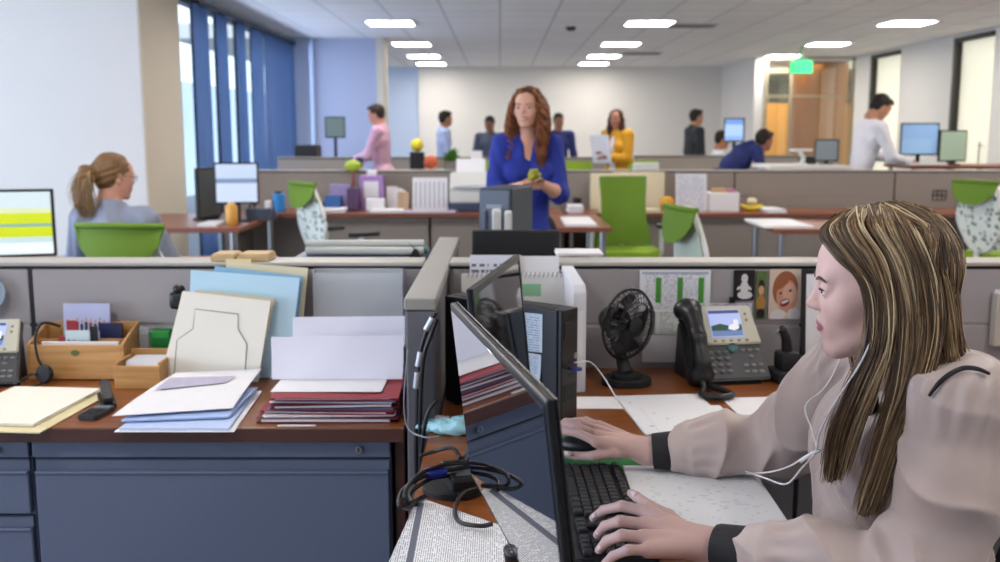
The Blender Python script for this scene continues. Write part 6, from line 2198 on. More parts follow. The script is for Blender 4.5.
    # shirt
    def shirt(name, g, m, cut=None, open_front=False, slv=sleeves):
        b = Blob(0.035)
        b.ell(U(0, 0.0, 0.02 * s + hem), (0.172 * s + g, 0.126 * s + g, 0.10 * s + g))
        if hem:
            b.cone(U(0, 0.01, 0.10 * s), U(0, 0.015, -0.04 * s), 0.12 * s, 0.135 * s, k=.06)
            b.plane(U(0, 0, -0.11 * s), (0, 0, -1))
        b.ell(U(0, 0.0, 0.20 * s), ((0.122 if fem else 0.148) * s + g, 0.094 * s + g, 0.16 * s), k=.05)
        b.ell(U(0, 0.0, 0.37 * s), ((0.138 if fem else 0.168) * s + g, 0.104 * s + g, 0.15 * s + g), k=.05)
        b.cone(U(-W * .87, -0.005, shz), U(W * .87, -0.005, shz), 0.054 * s + g, 0.054 * s + g, k=.04)
        if fem:
            for sd in (-1, 1):
                b.ell(U(sd * 0.07 * s, 0.088 * s, 0.345 * s), (0.058 * s + g, 0.05 * s + g, 0.058 * s + g), k=.03)
        for sd in (-1, 1):
            a, e, w = arms[sd]
            b.cone(a, e, 0.052 * s + g, 0.044 * s + g, k=.03)
            if slv == 'long':
                b.cone(e, e + (w - e) * 0.94, 0.044 * s + g, 0.032 * s + g, k=.02)
            else:
                b.cone(e, e + (w - e) * 0.18, 0.044 * s + g, 0.044 * s + g, k=.02)
        # collar around the neck
        b.cone(U(0, -0.050 * s, shz - 0.02 * s), U(0, -0.030 * s, shz + 0.06 * s), 0.066 * s + g * .5, 0.056 * s + g * .5, k=.03)
        b.cone(U(0, -0.012, shz + 0.045 * s), U(0, -0.002, shz + 0.075 * s), 0.060 * s + g * .5, 0.056 * s + g * .4, k=.02)
        b.plane(U(0, 0, shz + 0.085 * s), tuple(up_.to_3x3() @ Vector((0, 0.35, 1))))
        if vneck:
            b.cone(U(0, 0.115 * s, shz - 0.10 * s), U(0, 0.085 * s, shz + 0.06 * s), 0.012, 0.062, k=.008, sub=True)
        if open_front:
            b.ell(U(0, 0.16 * s, 0.25 * s), (0.05 * s, 0.12 * s, 0.33 * s), k=.01, sub=True)
        V, Q = b.mesh(vox, disp=lambda x, y, z: 0.0035 * np.sin(38 * z + 9 * np.sin(14 * x) + 7 * y) * np.sin(21 * x + 17 * y))
        return npmesh(name, V, Q, m, t)
    shirt('shirt', 0.010, mat('cloth_' + top[1:], top, .8, noise=.05, scale=90))
    if jacket:
        shirt('jacket', 0.020, mat('cloth_' + jacket[1:], jacket, .8, noise=.05, scale=90), open_front=True)
    return t, Mh, hs, arms, U


def hair_blob(t, Mh, style, col, vox=0.006, name='hair'):
    b = Blob(0.02)
    b.ell((0, -0.020, 0.046), (0.081, 0.096, 0.083))
    if style == 'short':
        b.ell((0, -0.045, 0.0), (0.076, 0.062, 0.075))
        b.ell((0, 0.050, 0.085), (0.055, 0.045, 0.028))
        b.ell((0, 0.115, -0.035), (0.085, 0.095, 0.102), k=.008, sub=True)
        b.plane((0, 0, -0.055), (0, 0.25, -1))
        for sd in (-1, 1):
            b.ell((sd * 0.088, 0.0, -0.03), (0.02, 0.03, 0.048), k=.006, sub=True)
    elif style == 'long':
        for sd in (-1, 1):
            b.chain([(sd * 0.055, -0.005, 0.06), (sd * 0.082, 0.0, -0.02), (sd * 0.085, 0.01, -0.12), (sd * 0.075, 0.045, -0.24)], [0.035, 0.030, 0.034, 0.022], k=.03)
        b.chain([(0, -0.07, 0.03), (0, -0.095, -0.06), (0, -0.10, -0.20)], [0.065, 0.065, 0.06], k=.03)
        b.ell((0, 0.105, -0.03), (0.060, 0.090, 0.105), k=.008, sub=True)
    elif style == 'pony':
        b.ell((0, -0.050, 0.005), (0.078, 0.060, 0.072))
        b.ell((0, 0.112, -0.030), (0.085, 0.092, 0.100), k=.008, sub=True)
        b.plane((0, 0.0, -0.070), (0, 0.6, -1))
        for sd in (-1, 1):
            b.ell((sd * 0.088, 0.012, -0.03), (0.022, 0.030, 0.048), k=.006, sub=True)
        b.chain([(0, -0.105, 0.03), (0, -0.145, 0.01), (0, -0.165, -0.06), (0, -0.160, -0.13), (0, -0.150, -0.19)], [0.026, 0.040, 0.046, 0.040, 0.018], k=.02)
    b.xform(Mh)
    inv = np.array(Mh.inverted())
    V, Q = b.mesh(vox, disp=lambda x, y, z: 0.0035 * np.sin(55 * x + 40 * y + 12 * np.sin(18 * z)) * np.sin(60 * y - 35 * x + 20 * z))
    A = (np.c_[V, np.ones(len(V))] @ inv.T)[:, :3]
    f = 0.5 + 0.5 * np.sin(160 * A[:, 0] + 30 * np.sin(40 * A[:, 1]) + 60 * A[:, 1])
    cc = np.array(lin(col)[:3])
    c = cc[None] * (0.75 + 0.55 * f[:, None])
    return npmesh(name, V, Q, mat_attr('hair_soft', .55, spec=.3, bump=.5, bscale=260), t, col=c)


def at(px, y, z=0.0):
    v = pt(px, y, 1.2)
    return Vector((v.x, y, z))


# ------ distant colleagues
t, Mh, hs, arms, U = person('man in a pink shirt standing in profile by the distant table', at(383, 12.25), R(84), 1.76, lean=R(4), hands={-1: (-0.12, 0.36, 1.08), 1: (0.16, 0.34, 1.08)}, head=(0, R(8)), top='#d9a9bd', bottom='#1c1f2a', skin='#c58c72')
hair_blob(t, Mh, 'short', '#2e1e16')
t, Mh, hs, arms, U = person('man in a light blue shirt standing by the back wall, facing right', at(444, 15.2), R(-75), 1.74, top='#a9b9de', bottom='#23252e', skin='#a9745a')
hair_blob(t, Mh, 'short', '#17120f')
t, Mh, hs, arms, U = person('man in a dark grey shirt near the back wall, left of the curly haired woman', at(490, 15.4), R(165), 1.66, top='#4a5468', bottom='#1a1c22', skin='#8f6450', head=(0, R(10)))
hair_blob(t, Mh, 'short', '#120e0d')
t, Mh, hs, arms, U = person('dark haired man in navy mostly hidden behind the curly haired woman', at(558, 15.0), R(190), 1.70, top='#24306a', bottom='#1a1c22', skin='#9a6a54')
hair_blob(t, Mh, 'short', '#1a1411')
t, Mh, hs, arms, U = person('woman in a yellow cardigan carrying white papers in front of her', at(617, 12.3), R(140), 1.70, fem=True, top='#e3e3ea', jacket='#d39a1c', bottom='#2a2c36', skin='#bb8268', hands={-1: (-0.06, 0.27, 1.12), 1: (0.08, 0.27, 1.16)}, head=(R(12), R(4)))
hair_blob(t, Mh, 'long', '#4a2a1e')
Mw = t.matrix_basis
q = BM(); box(q, -0.13, 0.13, -0.006, 0.006, -0.17, 0.17)
o = obj('paper_sheaf', q, M_paper, None, False, Matrix.Translation(t.location) @ rotm(0, 0, t.rotation_euler.z) @ Vector((0.01, 0.335, 1.22)), (R(-14), 0, t.rotation_euler.z))
tag(o, 'white papers held by the woman in the yellow cardigan', 'paper')
t, Mh, hs, arms, U = person('man in a dark suit standing sideways by the far taupe partition', at(694, 15.0), R(-78), 1.76, top='#c9ccd4', jacket='#23272c', bottom='#23272c', skin='#b58468')
hair_blob(t, Mh, 'short', '#1d1713')
t, Mh, hs, arms, U = person('man in a white shirt seated behind the far taupe partition', at(720, 13.85), R(-95), 1.80, seated=True, seat=0.50, top='#e6e6ea', bottom='#22242c', skin='#b07a5e', hands={-1: (-0.15, 0.40, 0.98), 1: (0.15, 0.40, 0.98)}, head=(0, R(10)))
hair_blob(t, Mh, 'short', '#2a1d15')
chair('green swivel chair under the seated man in white', (t.location.x + 0.02, t.location.y, 0.0), R(-95), 'flap', M_green, M_lime, 'green chairs in the far row')
t, Mh, hs, arms, U = person('man in a navy sweater bending forward over the far desk', at(717, 10.9), R(-78), 1.72, lean=R(50), top='#1f2a63', bottom='#17191e', skin='#a8715a', hands={-1: (-0.16, 0.62, 0.97), 1: (0.16, 0.62, 0.97)}, head=(R(8), R(-14)))
hair_blob(t, Mh, 'short', '#241812')
t, Mh, hs, arms, U = person('man in a white shirt leaning over the standing height desk', at(858, 10.0), R(-84), 1.82, lean=R(14), top='#dfdde2', bottom='#1d1f26', skin='#b98468', hands={-1: (-0.10, 0.50, 1.135), 1: (0.14, 0.46, 1.135)}, head=(0, R(24)))
hair_blob(t, Mh, 'short', '#1c1410')
# ------ curly haired woman in the middle distance
t, Mh, hs, arms, U = person('smiling woman with long curly auburn hair and royal blue blouse, standing', at(527, 5.5), R(184), 1.665, fem=True, top='#1b2f8f', bottom='#14151a',
                            skin='#d2a088', lip='#a04a4c', sleeves='short', hands={-1: (-0.045, 0.29, 1.155), 1: (0.06, 0.26, 1.14)}, vneck=True, wid=0.88, head=(R(-22), R(2)), hair=('curly', '#4a2818'), vox=0.005, hem=-0.06)
CURLY = t
q = BM()
tube(q, [(-0.020, 0.0945, -0.0535), (-0.010, 0.0985, -0.0555), (0.010, 0.0985, -0.0555), (0.020, 0.0945, -0.0535)], [0.0015, 0.0032, 0.0032, 0.0015], 8, M=Mh, smoothn=3)
obj('teeth', q, mat('teeth', '#e8e2da', .3), t, True)
q = BM()
for k in range(5):
    p = Vector(U(0, 0.118 + 0.010 * math.sin(k * .8), 0.40 - k * 0.075))
    ball(q, p, (0.006, 0.003, 0.006), seg=8, rings=6)
obj('buttons', q, mat('button_pale', '#cfc6b4', .4), t, True)
hair_blob(t, Mh, 'long', '#62331b', 0.006, 'hair_mass')
rs = np.random.RandomState(5)
PTS = []
def strand_mesh(name, curves, radii, cols, m, parent, org, seg=5):
    """many thin tubes in one mesh with a colour each"""
    Vs, Qs, Cs = [], [], []
    base = 0
    ang = np.arange(seg) * 2 * np.pi / seg
    for P, r_, c in zip(curves, radii, cols):
        P = np.asarray(P, float)
        n = len(P)
        Tn = np.gradient(P, axis=0)
        Tn /= np.linalg.norm(Tn, axis=1)[:, None] + 1e-9
        ref = np.array([0.13, 0.97, 0.21])
        Uv = np.cross(Tn, ref)
        Uv /= np.linalg.norm(Uv, axis=1)[:, None] + 1e-9
        Wv = np.cross(Tn, Uv)
        r_ = np.asarray(r_, float)
        if r_.ndim == 0:
            r_ = np.full(n, float(r_))
        ring = P[:, None, :] + (Uv[:, None, :] * np.cos(ang)[None, :, None] + Wv[:, None, :] * np.sin(ang)[None, :, None]) * r_[:, None, None]
        Vs.append(ring.reshape(-1, 3))
        i = np.arange(n - 1)[:, None]
        k = np.arange(seg)[None, :]
        k2 = (k + 1) % seg
        a = base + i * seg + k
        b_ = base + i * seg + k2
        Qs.append(np.stack([a, b_, b_ + seg, a + seg], -1).reshape(-1, 4))
        Cs.append(np.tile(np.asarray(c, float)[None], (n * seg, 1)))
        base += n * seg
    return npmesh(name, np.concatenate(Vs), np.concatenate(Qs), m, parent, org, np.concatenate(Cs))


def lerp_path(keys, u):
    """Catmull-Rom through keys at parameter u (array)"""
    K = np.asarray(keys, float)
    n = len(K) - 1
    x = np.clip(u, 0, 1) * n
    i = np.minimum(x.astype(int), n - 1)
    f = (x - i)[:, None]
    p0 = K[np.maximum(i - 1, 0)]; p1 = K[i]; p2 = K[i + 1]; p3 = K[np.minimum(i + 2, n)]
    return 0.5 * (2 * p1 + (p2 - p0) * f + (2 * p0 - 5 * p1 + 4 * p2 - p3) * f ** 2 + (3 * p1 - p0 - 3 * p2 + p3) * f ** 3)


M_hair = mat_attr('hair_strands', 0.42, spec=0.45)
cur, rad, col = [], [], []
c0, c1 = np.array(lin('#4a2312')[:3]), np.array(lin('#b06a35')[:3])
mh = np.array(Mh)
for k in range(430):
    side = -1 if rs.rand() < .5 else 1
    ph = rs.uniform(-0.5, 1.0)             # front to back
    root = np.array([side * rs.uniform(0.004, 0.05), 0.055 - 0.13 * (ph * .5 + .25) * 1.4, 0.118 - 0.02 * rs.rand()])
    out = rs.uniform(0.70, 1.02)
    yb = 0.045 - 0.12 * (ph + .5) / 1.5
    keys = [root, [side * 0.080 * out, yb * 1.0, 0.055], [side * 0.105 * out, yb * 0.9 + .005, -0.03], [side * 0.118 * out, yb * .8 + .02, -0.12], [side * 0.110 * out, yb * .6 + .045, -0.21], [side * (0.085 + 0.03 * rs.rand()), yb * .5 + 0.075, -0.27 - 0.08 * rs.rand()]]
    n = 46
    u = np.linspace(0, 1, n)
    P = lerp_path(keys, u)
    fr = rs.uniform(5, 8); p0 = rs.uniform(0, 6.28); am = 0.014 * np.clip(u * 3, 0.15, 1)
    P = P + np.stack([am * np.cos(u * 2 * np.pi * fr + p0), am * np.sin(u * 2 * np.pi * fr + p0), 0 * u], 1)
    P = (np.c_[P, np.ones(n)] @ mh.T)[:, :3]
    cur.append(P); rad.append(0.0042 * np.clip(1.25 - u, .25, 1)); f = rs.rand() ** 1.4
    col.append(c0 * (1 - f) + c1 * f)
strand_mesh('curls', cur, rad, col, M_hair, t, (0, 0, 0), 4)
# yellow green bunch held in her hands
hm = Matrix.Translation(t.location) @ rotm(0, 0, t.rotation_euler.z)
c_ = hm @ Vector((0.0, 0.385, 1.185))
g = thing('flower_bunch', 'small olive yellow bunch held in the hands of the curly haired woman', 'flowers', c_)
q = BM()
rr = random.Random(3)
for k in range(26):
    a, e = rr.uniform(0, 2 * PI), rr.uniform(-.3, 1.2)
    d = Vector((math.cos(a) * math.cos(e), math.sin(a) * math.cos(e), math.sin(e)))
    ball(q, d * rr.uniform(.012, .035) + Vector((0, 0, .01)), rr.uniform(.010, .016), seg=8, rings=6)
obj('blooms', q, mat('olive_yellow', '#9c9a2e', .7, noise=.3, scale=60), g, True)
q = BM(); tube(q, [(0.05, 0.01, -0.01), (0, 0, 0), (-0.05, 0.01, -0.02)], 0.006, 6); obj('stems', q, mat('stem_green', '#5f7a2c', .7), g)

# ------ ponytailed woman seated on the left
t, Mh, hs, arms, U = person('blonde ponytailed woman in a grey blue sweater seated in the green chair', at(112, 4.86), R(-4), 1.70, fem=True, seated=True, seat=0.425, top='#8d93a6', bottom='#22242c', skin='#d09a84', lip='#a8605a',
                            hands={-1: (-0.22, 0.36, 0.76), 1: (0.14, 0.36, 0.76)}, head=(R(-42), R(6)), hair=('pony', '#7a5a3a'), vox=0.0055)
hair_blob(t, Mh, 'pony', '#7a5b3b', 0.0045)
cur, rad, col = [], [], []
c0, c1 = np.array(lin('#443020')[:3]), np.array(lin('#c8a878')[:3])
mh = np.array(Mh)
for k in range(420):
    th = rs.uniform(-1.25, 1.25); fb = rs.uniform(-0.6, 1.0)
    x0 = math.sin(th)
    root = np.array([0.072 * x0, 0.050 - 0.01 * abs(x0), 0.085 - 0.05 * abs(x0)]) + np.array([0, -0.05 * (fb > .3), 0.02 * (fb > .3)])
    e = np.array([0.082 * x0, -0.03, 0.075 - 0.06 * abs(x0) + 0.045 * (1 - abs(x0))])
    tie = np.array([0.014 * x0, -0.112, 0.030 + 0.006 * rs.randn()])
    j = rs.randn(3) * np.array([.016, .010, .010])
    keys = [root, e, tie, np.array([0.03 * rs.randn() * .6, -0.148, 0.005]) + j, np.array([0.0, -0.160, -0.06]) + j * 2.0, np.array([0.0, -0.150, -0.12]) + j * 2.2, np.array([0.0, -0.140, -0.175 - .03 * rs.rand()]) + j * 1.5]
    u = np.linspace(0, 1, 30)
    P = lerp_path(keys, u)
    P = (np.c_[P, np.ones(30)] @ mh.T)[:, :3]
    f = rs.rand() ** 1.3
    cur.append(P); rad.append(0.0020 * np.clip(1.3 - u, .3, 1)); col.append(c0 * (1 - f) + c1 * f)
strand_mesh('ponytail_strands', cur, rad, col, M_hair, t, (0, 0, 0), 4)
q = BM(); lathe(q, [(0.020, -0.012), (0.027, -0.010), (0.027, 0.010), (0.020, 0.012)], 18, Mh @ T(0, -0.113, 0.030) @ rotm(R(80))); obj('hair_tie', q, M_blk, t, True)
# spectacles
q = BM()
for s_ in (-1, 1):
    out = [Vector((s_ * 0.035 + 0.021 * math.cos(a), 0.101 - 0.006 * abs(math.cos(a) * s_ + .5), 0.006 + 0.015 * math.sin(a))) for a in np.linspace(0, 2 * PI, 17)]
    tube(q, out, 0.0014, 6, M=Mh, caps=False)
    tube(q, [(s_ * 0.056, 0.094, 0.010), (s_ * 0.074, 0.06, 0.012), (s_ * 0.080, 0.0, 0.012), (s_ * 0.078, -0.02, 0.0)], 0.0014, 6, M=Mh)
tube(q, [(-0.014, 0.103, 0.010), (0, 0.106, 0.013), (0.014, 0.103, 0.010)], 0.0014, 6, M=Mh)
obj('spectacles', q, mat('specs_dark', '#2e2622', .3), t, True)
# ------ blonde woman at the front desk
WX = Vector((0.66, 1.55, 0.0))
t = thing('person', 'blonde woman in a pale pink beige blouse typing at the front desk', 'person', WX, 0)
org = tuple(WX)
SKIN, LIP = '#c9a79e', '#9c5c62'
hs = 0.97
Mh = T(0.572, 1.50, 1.185) @ rotm(0, 0, R(77)) @ rotm(R(-5)) @ Matrix.Scale(hs, 4)
hb = head_blob(True)
hb.xform(Mh)
hb.cone(tuple(Mh @ Vector((0, -0.030, -0.07))), (0.648, 1.548, 1.03), 0.046, 0.056, k=.03)
hb.cone((0.648, 1.50, 1.035), (0.648, 1.60, 1.035), 0.045, 0.045, k=.04)
V1, Q1 = hb.mesh(0.0020, smooth=2)
C1 = head_colors(V1, lin(SKIN), lin(LIP), Mh.inverted(), 1.0)
# nails and knuckles keep the skin's own colour, a little redder at the joints
# arms: joints
shN, elN, wrN = Vector((0.650, 1.385, 1.045)), Vector((0.590, 1.310, 0.800)), Vector((0.325, 1.482, 0.782))
shF, elF, wrF = Vector((0.640, 1.720, 1.045)), Vector((0.555, 1.930, 0.800)), Vector((0.300, 1.965, 0.776))
hb2 = Blob(0.012)
hb2.chain([elN, elN + (wrN - elN) * .35, wrN], [0.038, 0.038, 0.0245])
hb2.chain([elF, elF + (wrF - elF) * .35, wrF], [0.038, 0.038, 0.0240])


def J(px, py, z):
    return tuple(onz(px, py, z))


def fingers(b, paths, rr):
    for P, r_ in zip(paths, rr):
        b.chain([J(*p) for p in P], r_, k=0.004)
# near (left) hand spread on the keys
wn = tuple(wrN)
kn = [J(647, 512, .803), J(645, 524, .807), J(644, 537, .803), J(648, 550, .795)]
for kk in kn:
    hb2.cone(wn, kk, 0.021, 0.0125, k=0.014)
hb2.cone(wn, J(668, 530, .797), 0.023, 0.021, k=0.012)
fr = [0.0098, 0.0090, 0.0082, 0.0070]
fingers(hb2, [[(647, 512, .803), (622, 506, .807), (604, 510, .790), (593, 518, .7665)],
              [(645, 524, .807), (620, 521, .812), (605, 526, .793), (597, 535, .7665)],
              [(644, 537, .803), (622, 535, .809), (607, 541, .790), (599, 550, .7665)],
              [(648, 550, .795), (628, 550, .800), (613, 556, .785), (605, 563, .7665)]], [fr, fr, fr, [0.0085, 0.008, 0.0072, 0.0063]])
fingers(hb2, [[(690, 536, .785), (668, 517, .790), (650, 507, .790), (637, 497, .779), (631, 493, .774)]], [[0.0150, 0.0130, 0.0105, 0.0090, 0.0075]])
# far (right) hand over the mouse
wf = tuple(wrF)
kf = [J(597, 442, .806), J(595, 435, .810), J(596, 430, .808), J(599, 426, .800)]
for kk in kf:
    hb2.cone(wf, kk, 0.021, 0.0125, k=0.014)
fingers(hb2, [[(597, 442, .806), (578, 433, .815), (564, 431, .800), (556, 438, .778)],
              [(595, 435, .810), (577, 426, .819), (563, 424, .805), (554, 430, .780)],
              [(596, 430, .808), (580, 422, .815), (566, 422, .800), (558, 428, .775)],
              [(599, 426, .800), (586, 420, .803), (575, 421, .790), (568, 425, .768)],
              [(634, 449, .780), (612, 452, .784), (594, 456, .778), (577, 456, .769), (563, 454, .764)]],
        [fr, fr, fr, [0.0085, 0.008, 0.0072, 0.0063], [0.0180, 0.0135, 0.0100, 0.0086, 0.0074]])
V2, Q2 = hb2.mesh(0.0023, smooth=2)
C2 = np.tile(np.array(lin(SKIN)[:3]), (len(V2), 1))
for pts_ in (kn, kf):
    for kk in pts_:
        d = np.linalg.norm(V2 - np.array(kk), axis=1)
        f = np.clip(1 - d / 0.017, 0, 1)[:, None] * 0.35
        C2 = C2 * (1 - f) + np.array(lin('#b97f72')[:3]) * f
hb3 = Blob(0.04)
hb3.ell((0.70, 1.55, 0.55), (0.135, 0.165, 0.12))
hb3.ell((0.665, 1.55, 0.72), (0.095, 0.125, 0.14), k=.05)
hb3.ell((0.655, 1.55, 0.92), (0.095, 0.140, 0.14), k=.05)
hb3.cone((0.650, 1.40, 1.035), (0.650, 1.70, 1.035), 0.045, 0.045)
hb3.cone(shN, elN, 0.045, 0.037, k=.02); hb3.cone(shF, elF, 0.045, 0.037, k=.02)
for yk in (1.46, 1.64):
    hb3.cone((0.68, yk, 0.53), (0.27, yk, 0.545), 0.075, 0.055, k=.03)
    hb3.chain([(0.27, yk, 0.545), (0.275, yk, 0.38), (0.30, yk, 0.09)], [0.055, 0.052, 0.034], k=.02)
    hb3.chain([(0.30, yk, 0.09), (0.26, yk, 0.04), (0.16, yk, 0.03)], [0.034, 0.032, 0.022], k=.02)
V3_, Q3 = hb3.mesh(0.006)
C3 = np.tile(np.array(lin(SKIN)[:3]), (len(V3_), 1))
V = np.concatenate([V1, V2, V3_]); Q = np.concatenate([Q1, Q2 + len(V1), Q3 + len(V1) + len(V2)]); C = np.concatenate([C1, C2, C3])
npmesh('body', V, Q, M_skin, t, org, C)
head_parts(t, Mh, hs, org, '#5a4432', M_iris_b, V1)
# nails
M_nail = mat('pale_nail', '#e3cfd0', 0.25)
for (p, q_) in (((593, 518, .770), (596, 516, .778)), ((597, 535, .770), (600, 532, .778)), ((599, 550, .770), (602, 547, .778)), ((631, 493, .778), (635, 496, .786)), ((563, 454, .770), (570, 455, .7745)), ((556, 438, .783), (559, 435, .790))):
    a, b_ = Vector(J(*p)), Vector(J(*q_))
    q = BM(); tube(q, [a + Vector((0, 0, .0015)), (a + b_) / 2 + Vector((0, 0, .0022)), b_ + Vector((0, 0, .0012))], [0.0042, 0.0052, 0.0044], 10, M=Matrix.Translation(-WX)); obj('nail', q, M_nail, t, True)

# blouse with loose sleeves
def _ridge(q):
    return (1 - np.abs(np.sin(q))) ** 2.2


def _limb(x, y, z, a, b_):
    """position along a limb, angle around it and a soft mask for points near it"""
    a, b_ = np.array(a), np.array(b_)
    u_ = b_ - a
    L_ = np.linalg.norm(u_)
    u_ = u_ / L_
    p_ = np.cross(u_, [0.2, 0.1, 1.0]); p_ /= np.linalg.norm(p_)
    q_ = np.cross(u_, p_)
    dx, dy, dz = x - a[0], y - a[1], z - a[2]
    t_ = (dx * u_[0] + dy * u_[1] + dz * u_[2]) / L_
    c1 = dx * p_[0] + dy * p_[1] + dz * p_[2]
    c2 = dx * q_[0] + dy * q_[1] + dz * q_[2]
    m_ = np.clip((0.095 - np.hypot(c1, c2)) * 60, 0, 1) * np.clip((t_ + .12) * 9, 0, 1) * np.clip((1.08 - t_) * 9, 0, 1)
    return t_, np.arctan2(c2, c1), m_


def folds(x, y, z):
    """soft drapes on the body, twisting folds along the sleeves, gathers at shoulder and cuff"""
    d = 0.0
    tot = 0.0
    for a, m_, c_, ph in ((shN, elN, wrN, 0.0), (shF, elF, wrF, 2.0)):
        t_, f_, k_ = _limb(x, y, z, m_, c_)
        d = d - k_ * (0.0130 * _ridge(8.5 * t_ + 1.0 * np.sin(f_ + ph) + .5 * np.sin(2 * f_ + 3 * t_)) * np.clip(1.0 - .5 * t_, 0, 1) + 0.0040 * np.sin(13 * f_ + 2 * t_) * np.clip(t_ * 2.4 - .9, 0, 1) * np.clip((.68 - t_) * 14, 0, 1))
        tot = np.maximum(tot, k_)
        t_, f_, k_ = _limb(x, y, z, a, m_)
        d = d - k_ * (0.0130 * _ridge(6.5 * t_ + 1.2 * np.sin(f_ + 1 + ph) + .6 * np.sin(2 * f_)) * np.clip(.25 + t_, 0, 1) + 0.0030 * np.sin(16 * f_) * np.clip(1 - 3.2 * t_, 0, 1))
        tot = np.maximum(tot, k_)
    q1 = 34 * (y - 1.55) + 14 * (z - .9) * np.sign(y - 1.55) + 1.4 * np.sin(13 * z + 9 * x)
    return d - (1 - tot) * 0.0110 * _ridge(q1 * 1.1) * np.clip((1.04 - z) * 8, 0, 1)


b = Blob(0.045)
b.ell((0.70, 1.55, 0.56), (0.150, 0.180, 0.12))
b.ell((0.665, 1.55, 0.72), (0.122, 0.148, 0.15), k=.06)
b.ell((0.655, 1.55, 0.92), (0.110, 0.152, 0.145), k=.05)
b.ell((0.612, 1.55, 0.84), (0.088, 0.135, 0.19), k=.06)
for yk in (1.492, 1.608):
    b.ell((0.598, yk, 0.905), (0.062, 0.066, 0.080), k=.05)
b.cone((0.652, 1.40, 1.030), (0.652, 1.70, 1.030), 0.058, 0.058, k=.04)
b.cone((0.66, 1.55, 1.03), (0.640, 1.545, 1.085), 0.075, 0.062, k=.03)
b.ell((0.70, 1.44, 1.00), (0.07, 0.10, 0.10), k=.04); b.ell((0.70, 1.66, 1.00), (0.07, 0.10, 0.10), k=.04)
dN, dF = (wrN - elN), (wrF - elF)
b.ell(shN + Vector((0.002, -0.010, -0.005)), (0.066, 0.060, 0.070), k=.03); b.ell(shF, (0.064, 0.060, 0.068), k=.03)
b.chain([shN, (shN + elN) / 2 + Vector((0.012, 0, 0)), elN + Vector((0.008, 0, -0.004))], [0.062, 0.066, 0.062], k=.03)
b.chain([elN + Vector((0.008, 0, -0.004)), elN + dN * .45 + Vector((0, 0, 0.004)), elN + dN * .70, elN + dN * .745], [0.060, 0.056, 0.048, 0.036], k=.025)
b.chain([shF, (shF + elF) / 2, elF + Vector((0.004, 0, 0.0))], [0.062, 0.066, 0.062], k=.03)
b.chain([elF, elF + dF * .45 + Vector((0, 0, 0.008)), elF + dF * .66, elF + dF * .705], [0.062, 0.058, 0.048, 0.036], k=.025)
b.plane((0.0, 0, 0.732), (0, 0, -1)) if False else None
b.plane((0.640, 1.545, 1.092), (-0.25, 0, 1))
V, Q = b.mesh(0.0034, disp=folds, smooth=1)
M_bl = mat('blush_blouse', '#b5a49e', 0.5, noise=0.04, scale=30, sheen=0.25, bump=0.12)
npmesh('blouse', V, Q, M_bl, t, org)
BV = V.copy()


def snap(px, py, off=0.003):
    """point of the blouse seen along this direction"""
    d = np.array(_ray(px, py).normalized())
    o_ = np.array([0, 0, CAMZ])
    w_ = BV - o_
    t_ = w_ @ d
    dist = np.linalg.norm(w_ - t_[:, None] * d, axis=1)
    t0 = t_[dist < max(0.006, dist.min() * 1.2)].min()
    return Vector(o_ + d * (t0 - off))

M_trim = mat('black_trim', '#121116', 0.7, noise=.1, scale=300, bump=.3)
for (e, d, f0) in ((elN, dN, .72), (elF, dF, .68)):
    q = BM()
    a0, a1 = e + d * f0, e + d * .96
    u = d.normalized()
    tube(q, [a0, a0 + u * .006, a1 - u * .004, a1, a1 - u * .002], [0.0395, 0.041, 0.0365, 0.035, 0.028], 26, M=Matrix.Translation(-WX))
    obj('cuff', q, M_trim, t, True, auto=50)
# black collar with a small bow, and the black yoke strip over the near shoulder
q = BM()
ring_ = [Vector((0.640 + 0.062 * math.cos(a), 1.545 + 0.062 * math.sin(a), 1.092 + 0.016 * math.cos(a))) for a in np.linspace(0, 2 * PI, 25)]
tube(q, ring_, 0.0065, 8, M=Matrix.Translation(-WX), caps=False)
obj('collar', q, M_trim, t, True)
q = BM()
c_ = ony(872, 406, 1.465)
ball(q, c_, (0.010, 0.010, 0.012), Matrix.Translation(-WX)); ball(q, c_ + Vector((-0.004, -0.012, 0.012)), (0.008, 0.012, 0.014), Matrix.Translation(-WX)); ball(q, c_ + Vector((0.003, 0.01, -0.016)), (0.008, 0.010, 0.020), Matrix.Translation(-WX))
obj('bow', q, M_trim, t, True)
q = BM()
P = [snap(*k) for k in ((929, 396), (938, 384), (950, 374), (964, 368), (978, 369), (990, 374))]
tube(q, P, [0.002, 0.0032, 0.0036, 0.0036, 0.0032, 0.002], 8, M=Matrix.Translation(-WX), smoothn=4)
obj('shoulder_strip', q, M_trim, t, True)
# skirt, shoes
b = Blob(0.04)
b.ell((0.71, 1.55, 0.53), (0.152, 0.182, 0.10))
for yk in (1.46, 1.64):
    b.cone((0.68, yk, 0.53), (0.30, yk, 0.545), 0.088, 0.070, k=.05)
V, Q = b.mesh(0.008); npmesh('skirt', V, Q, mat('black_cloth', '#15151a', .85), t, org)
for yk in (1.46, 1.64):
    b = Blob(0.02); b.chain([(0.315, yk, 0.06), (0.25, yk, 0.045), (0.15, yk, 0.030)], [0.040, 0.040, 0.030]); b.plane((0, 0, 0.002), (0, 0, -1))
    V, Q = b.mesh(0.006); npmesh('shoe', V, Q, M_shoe, t, org)

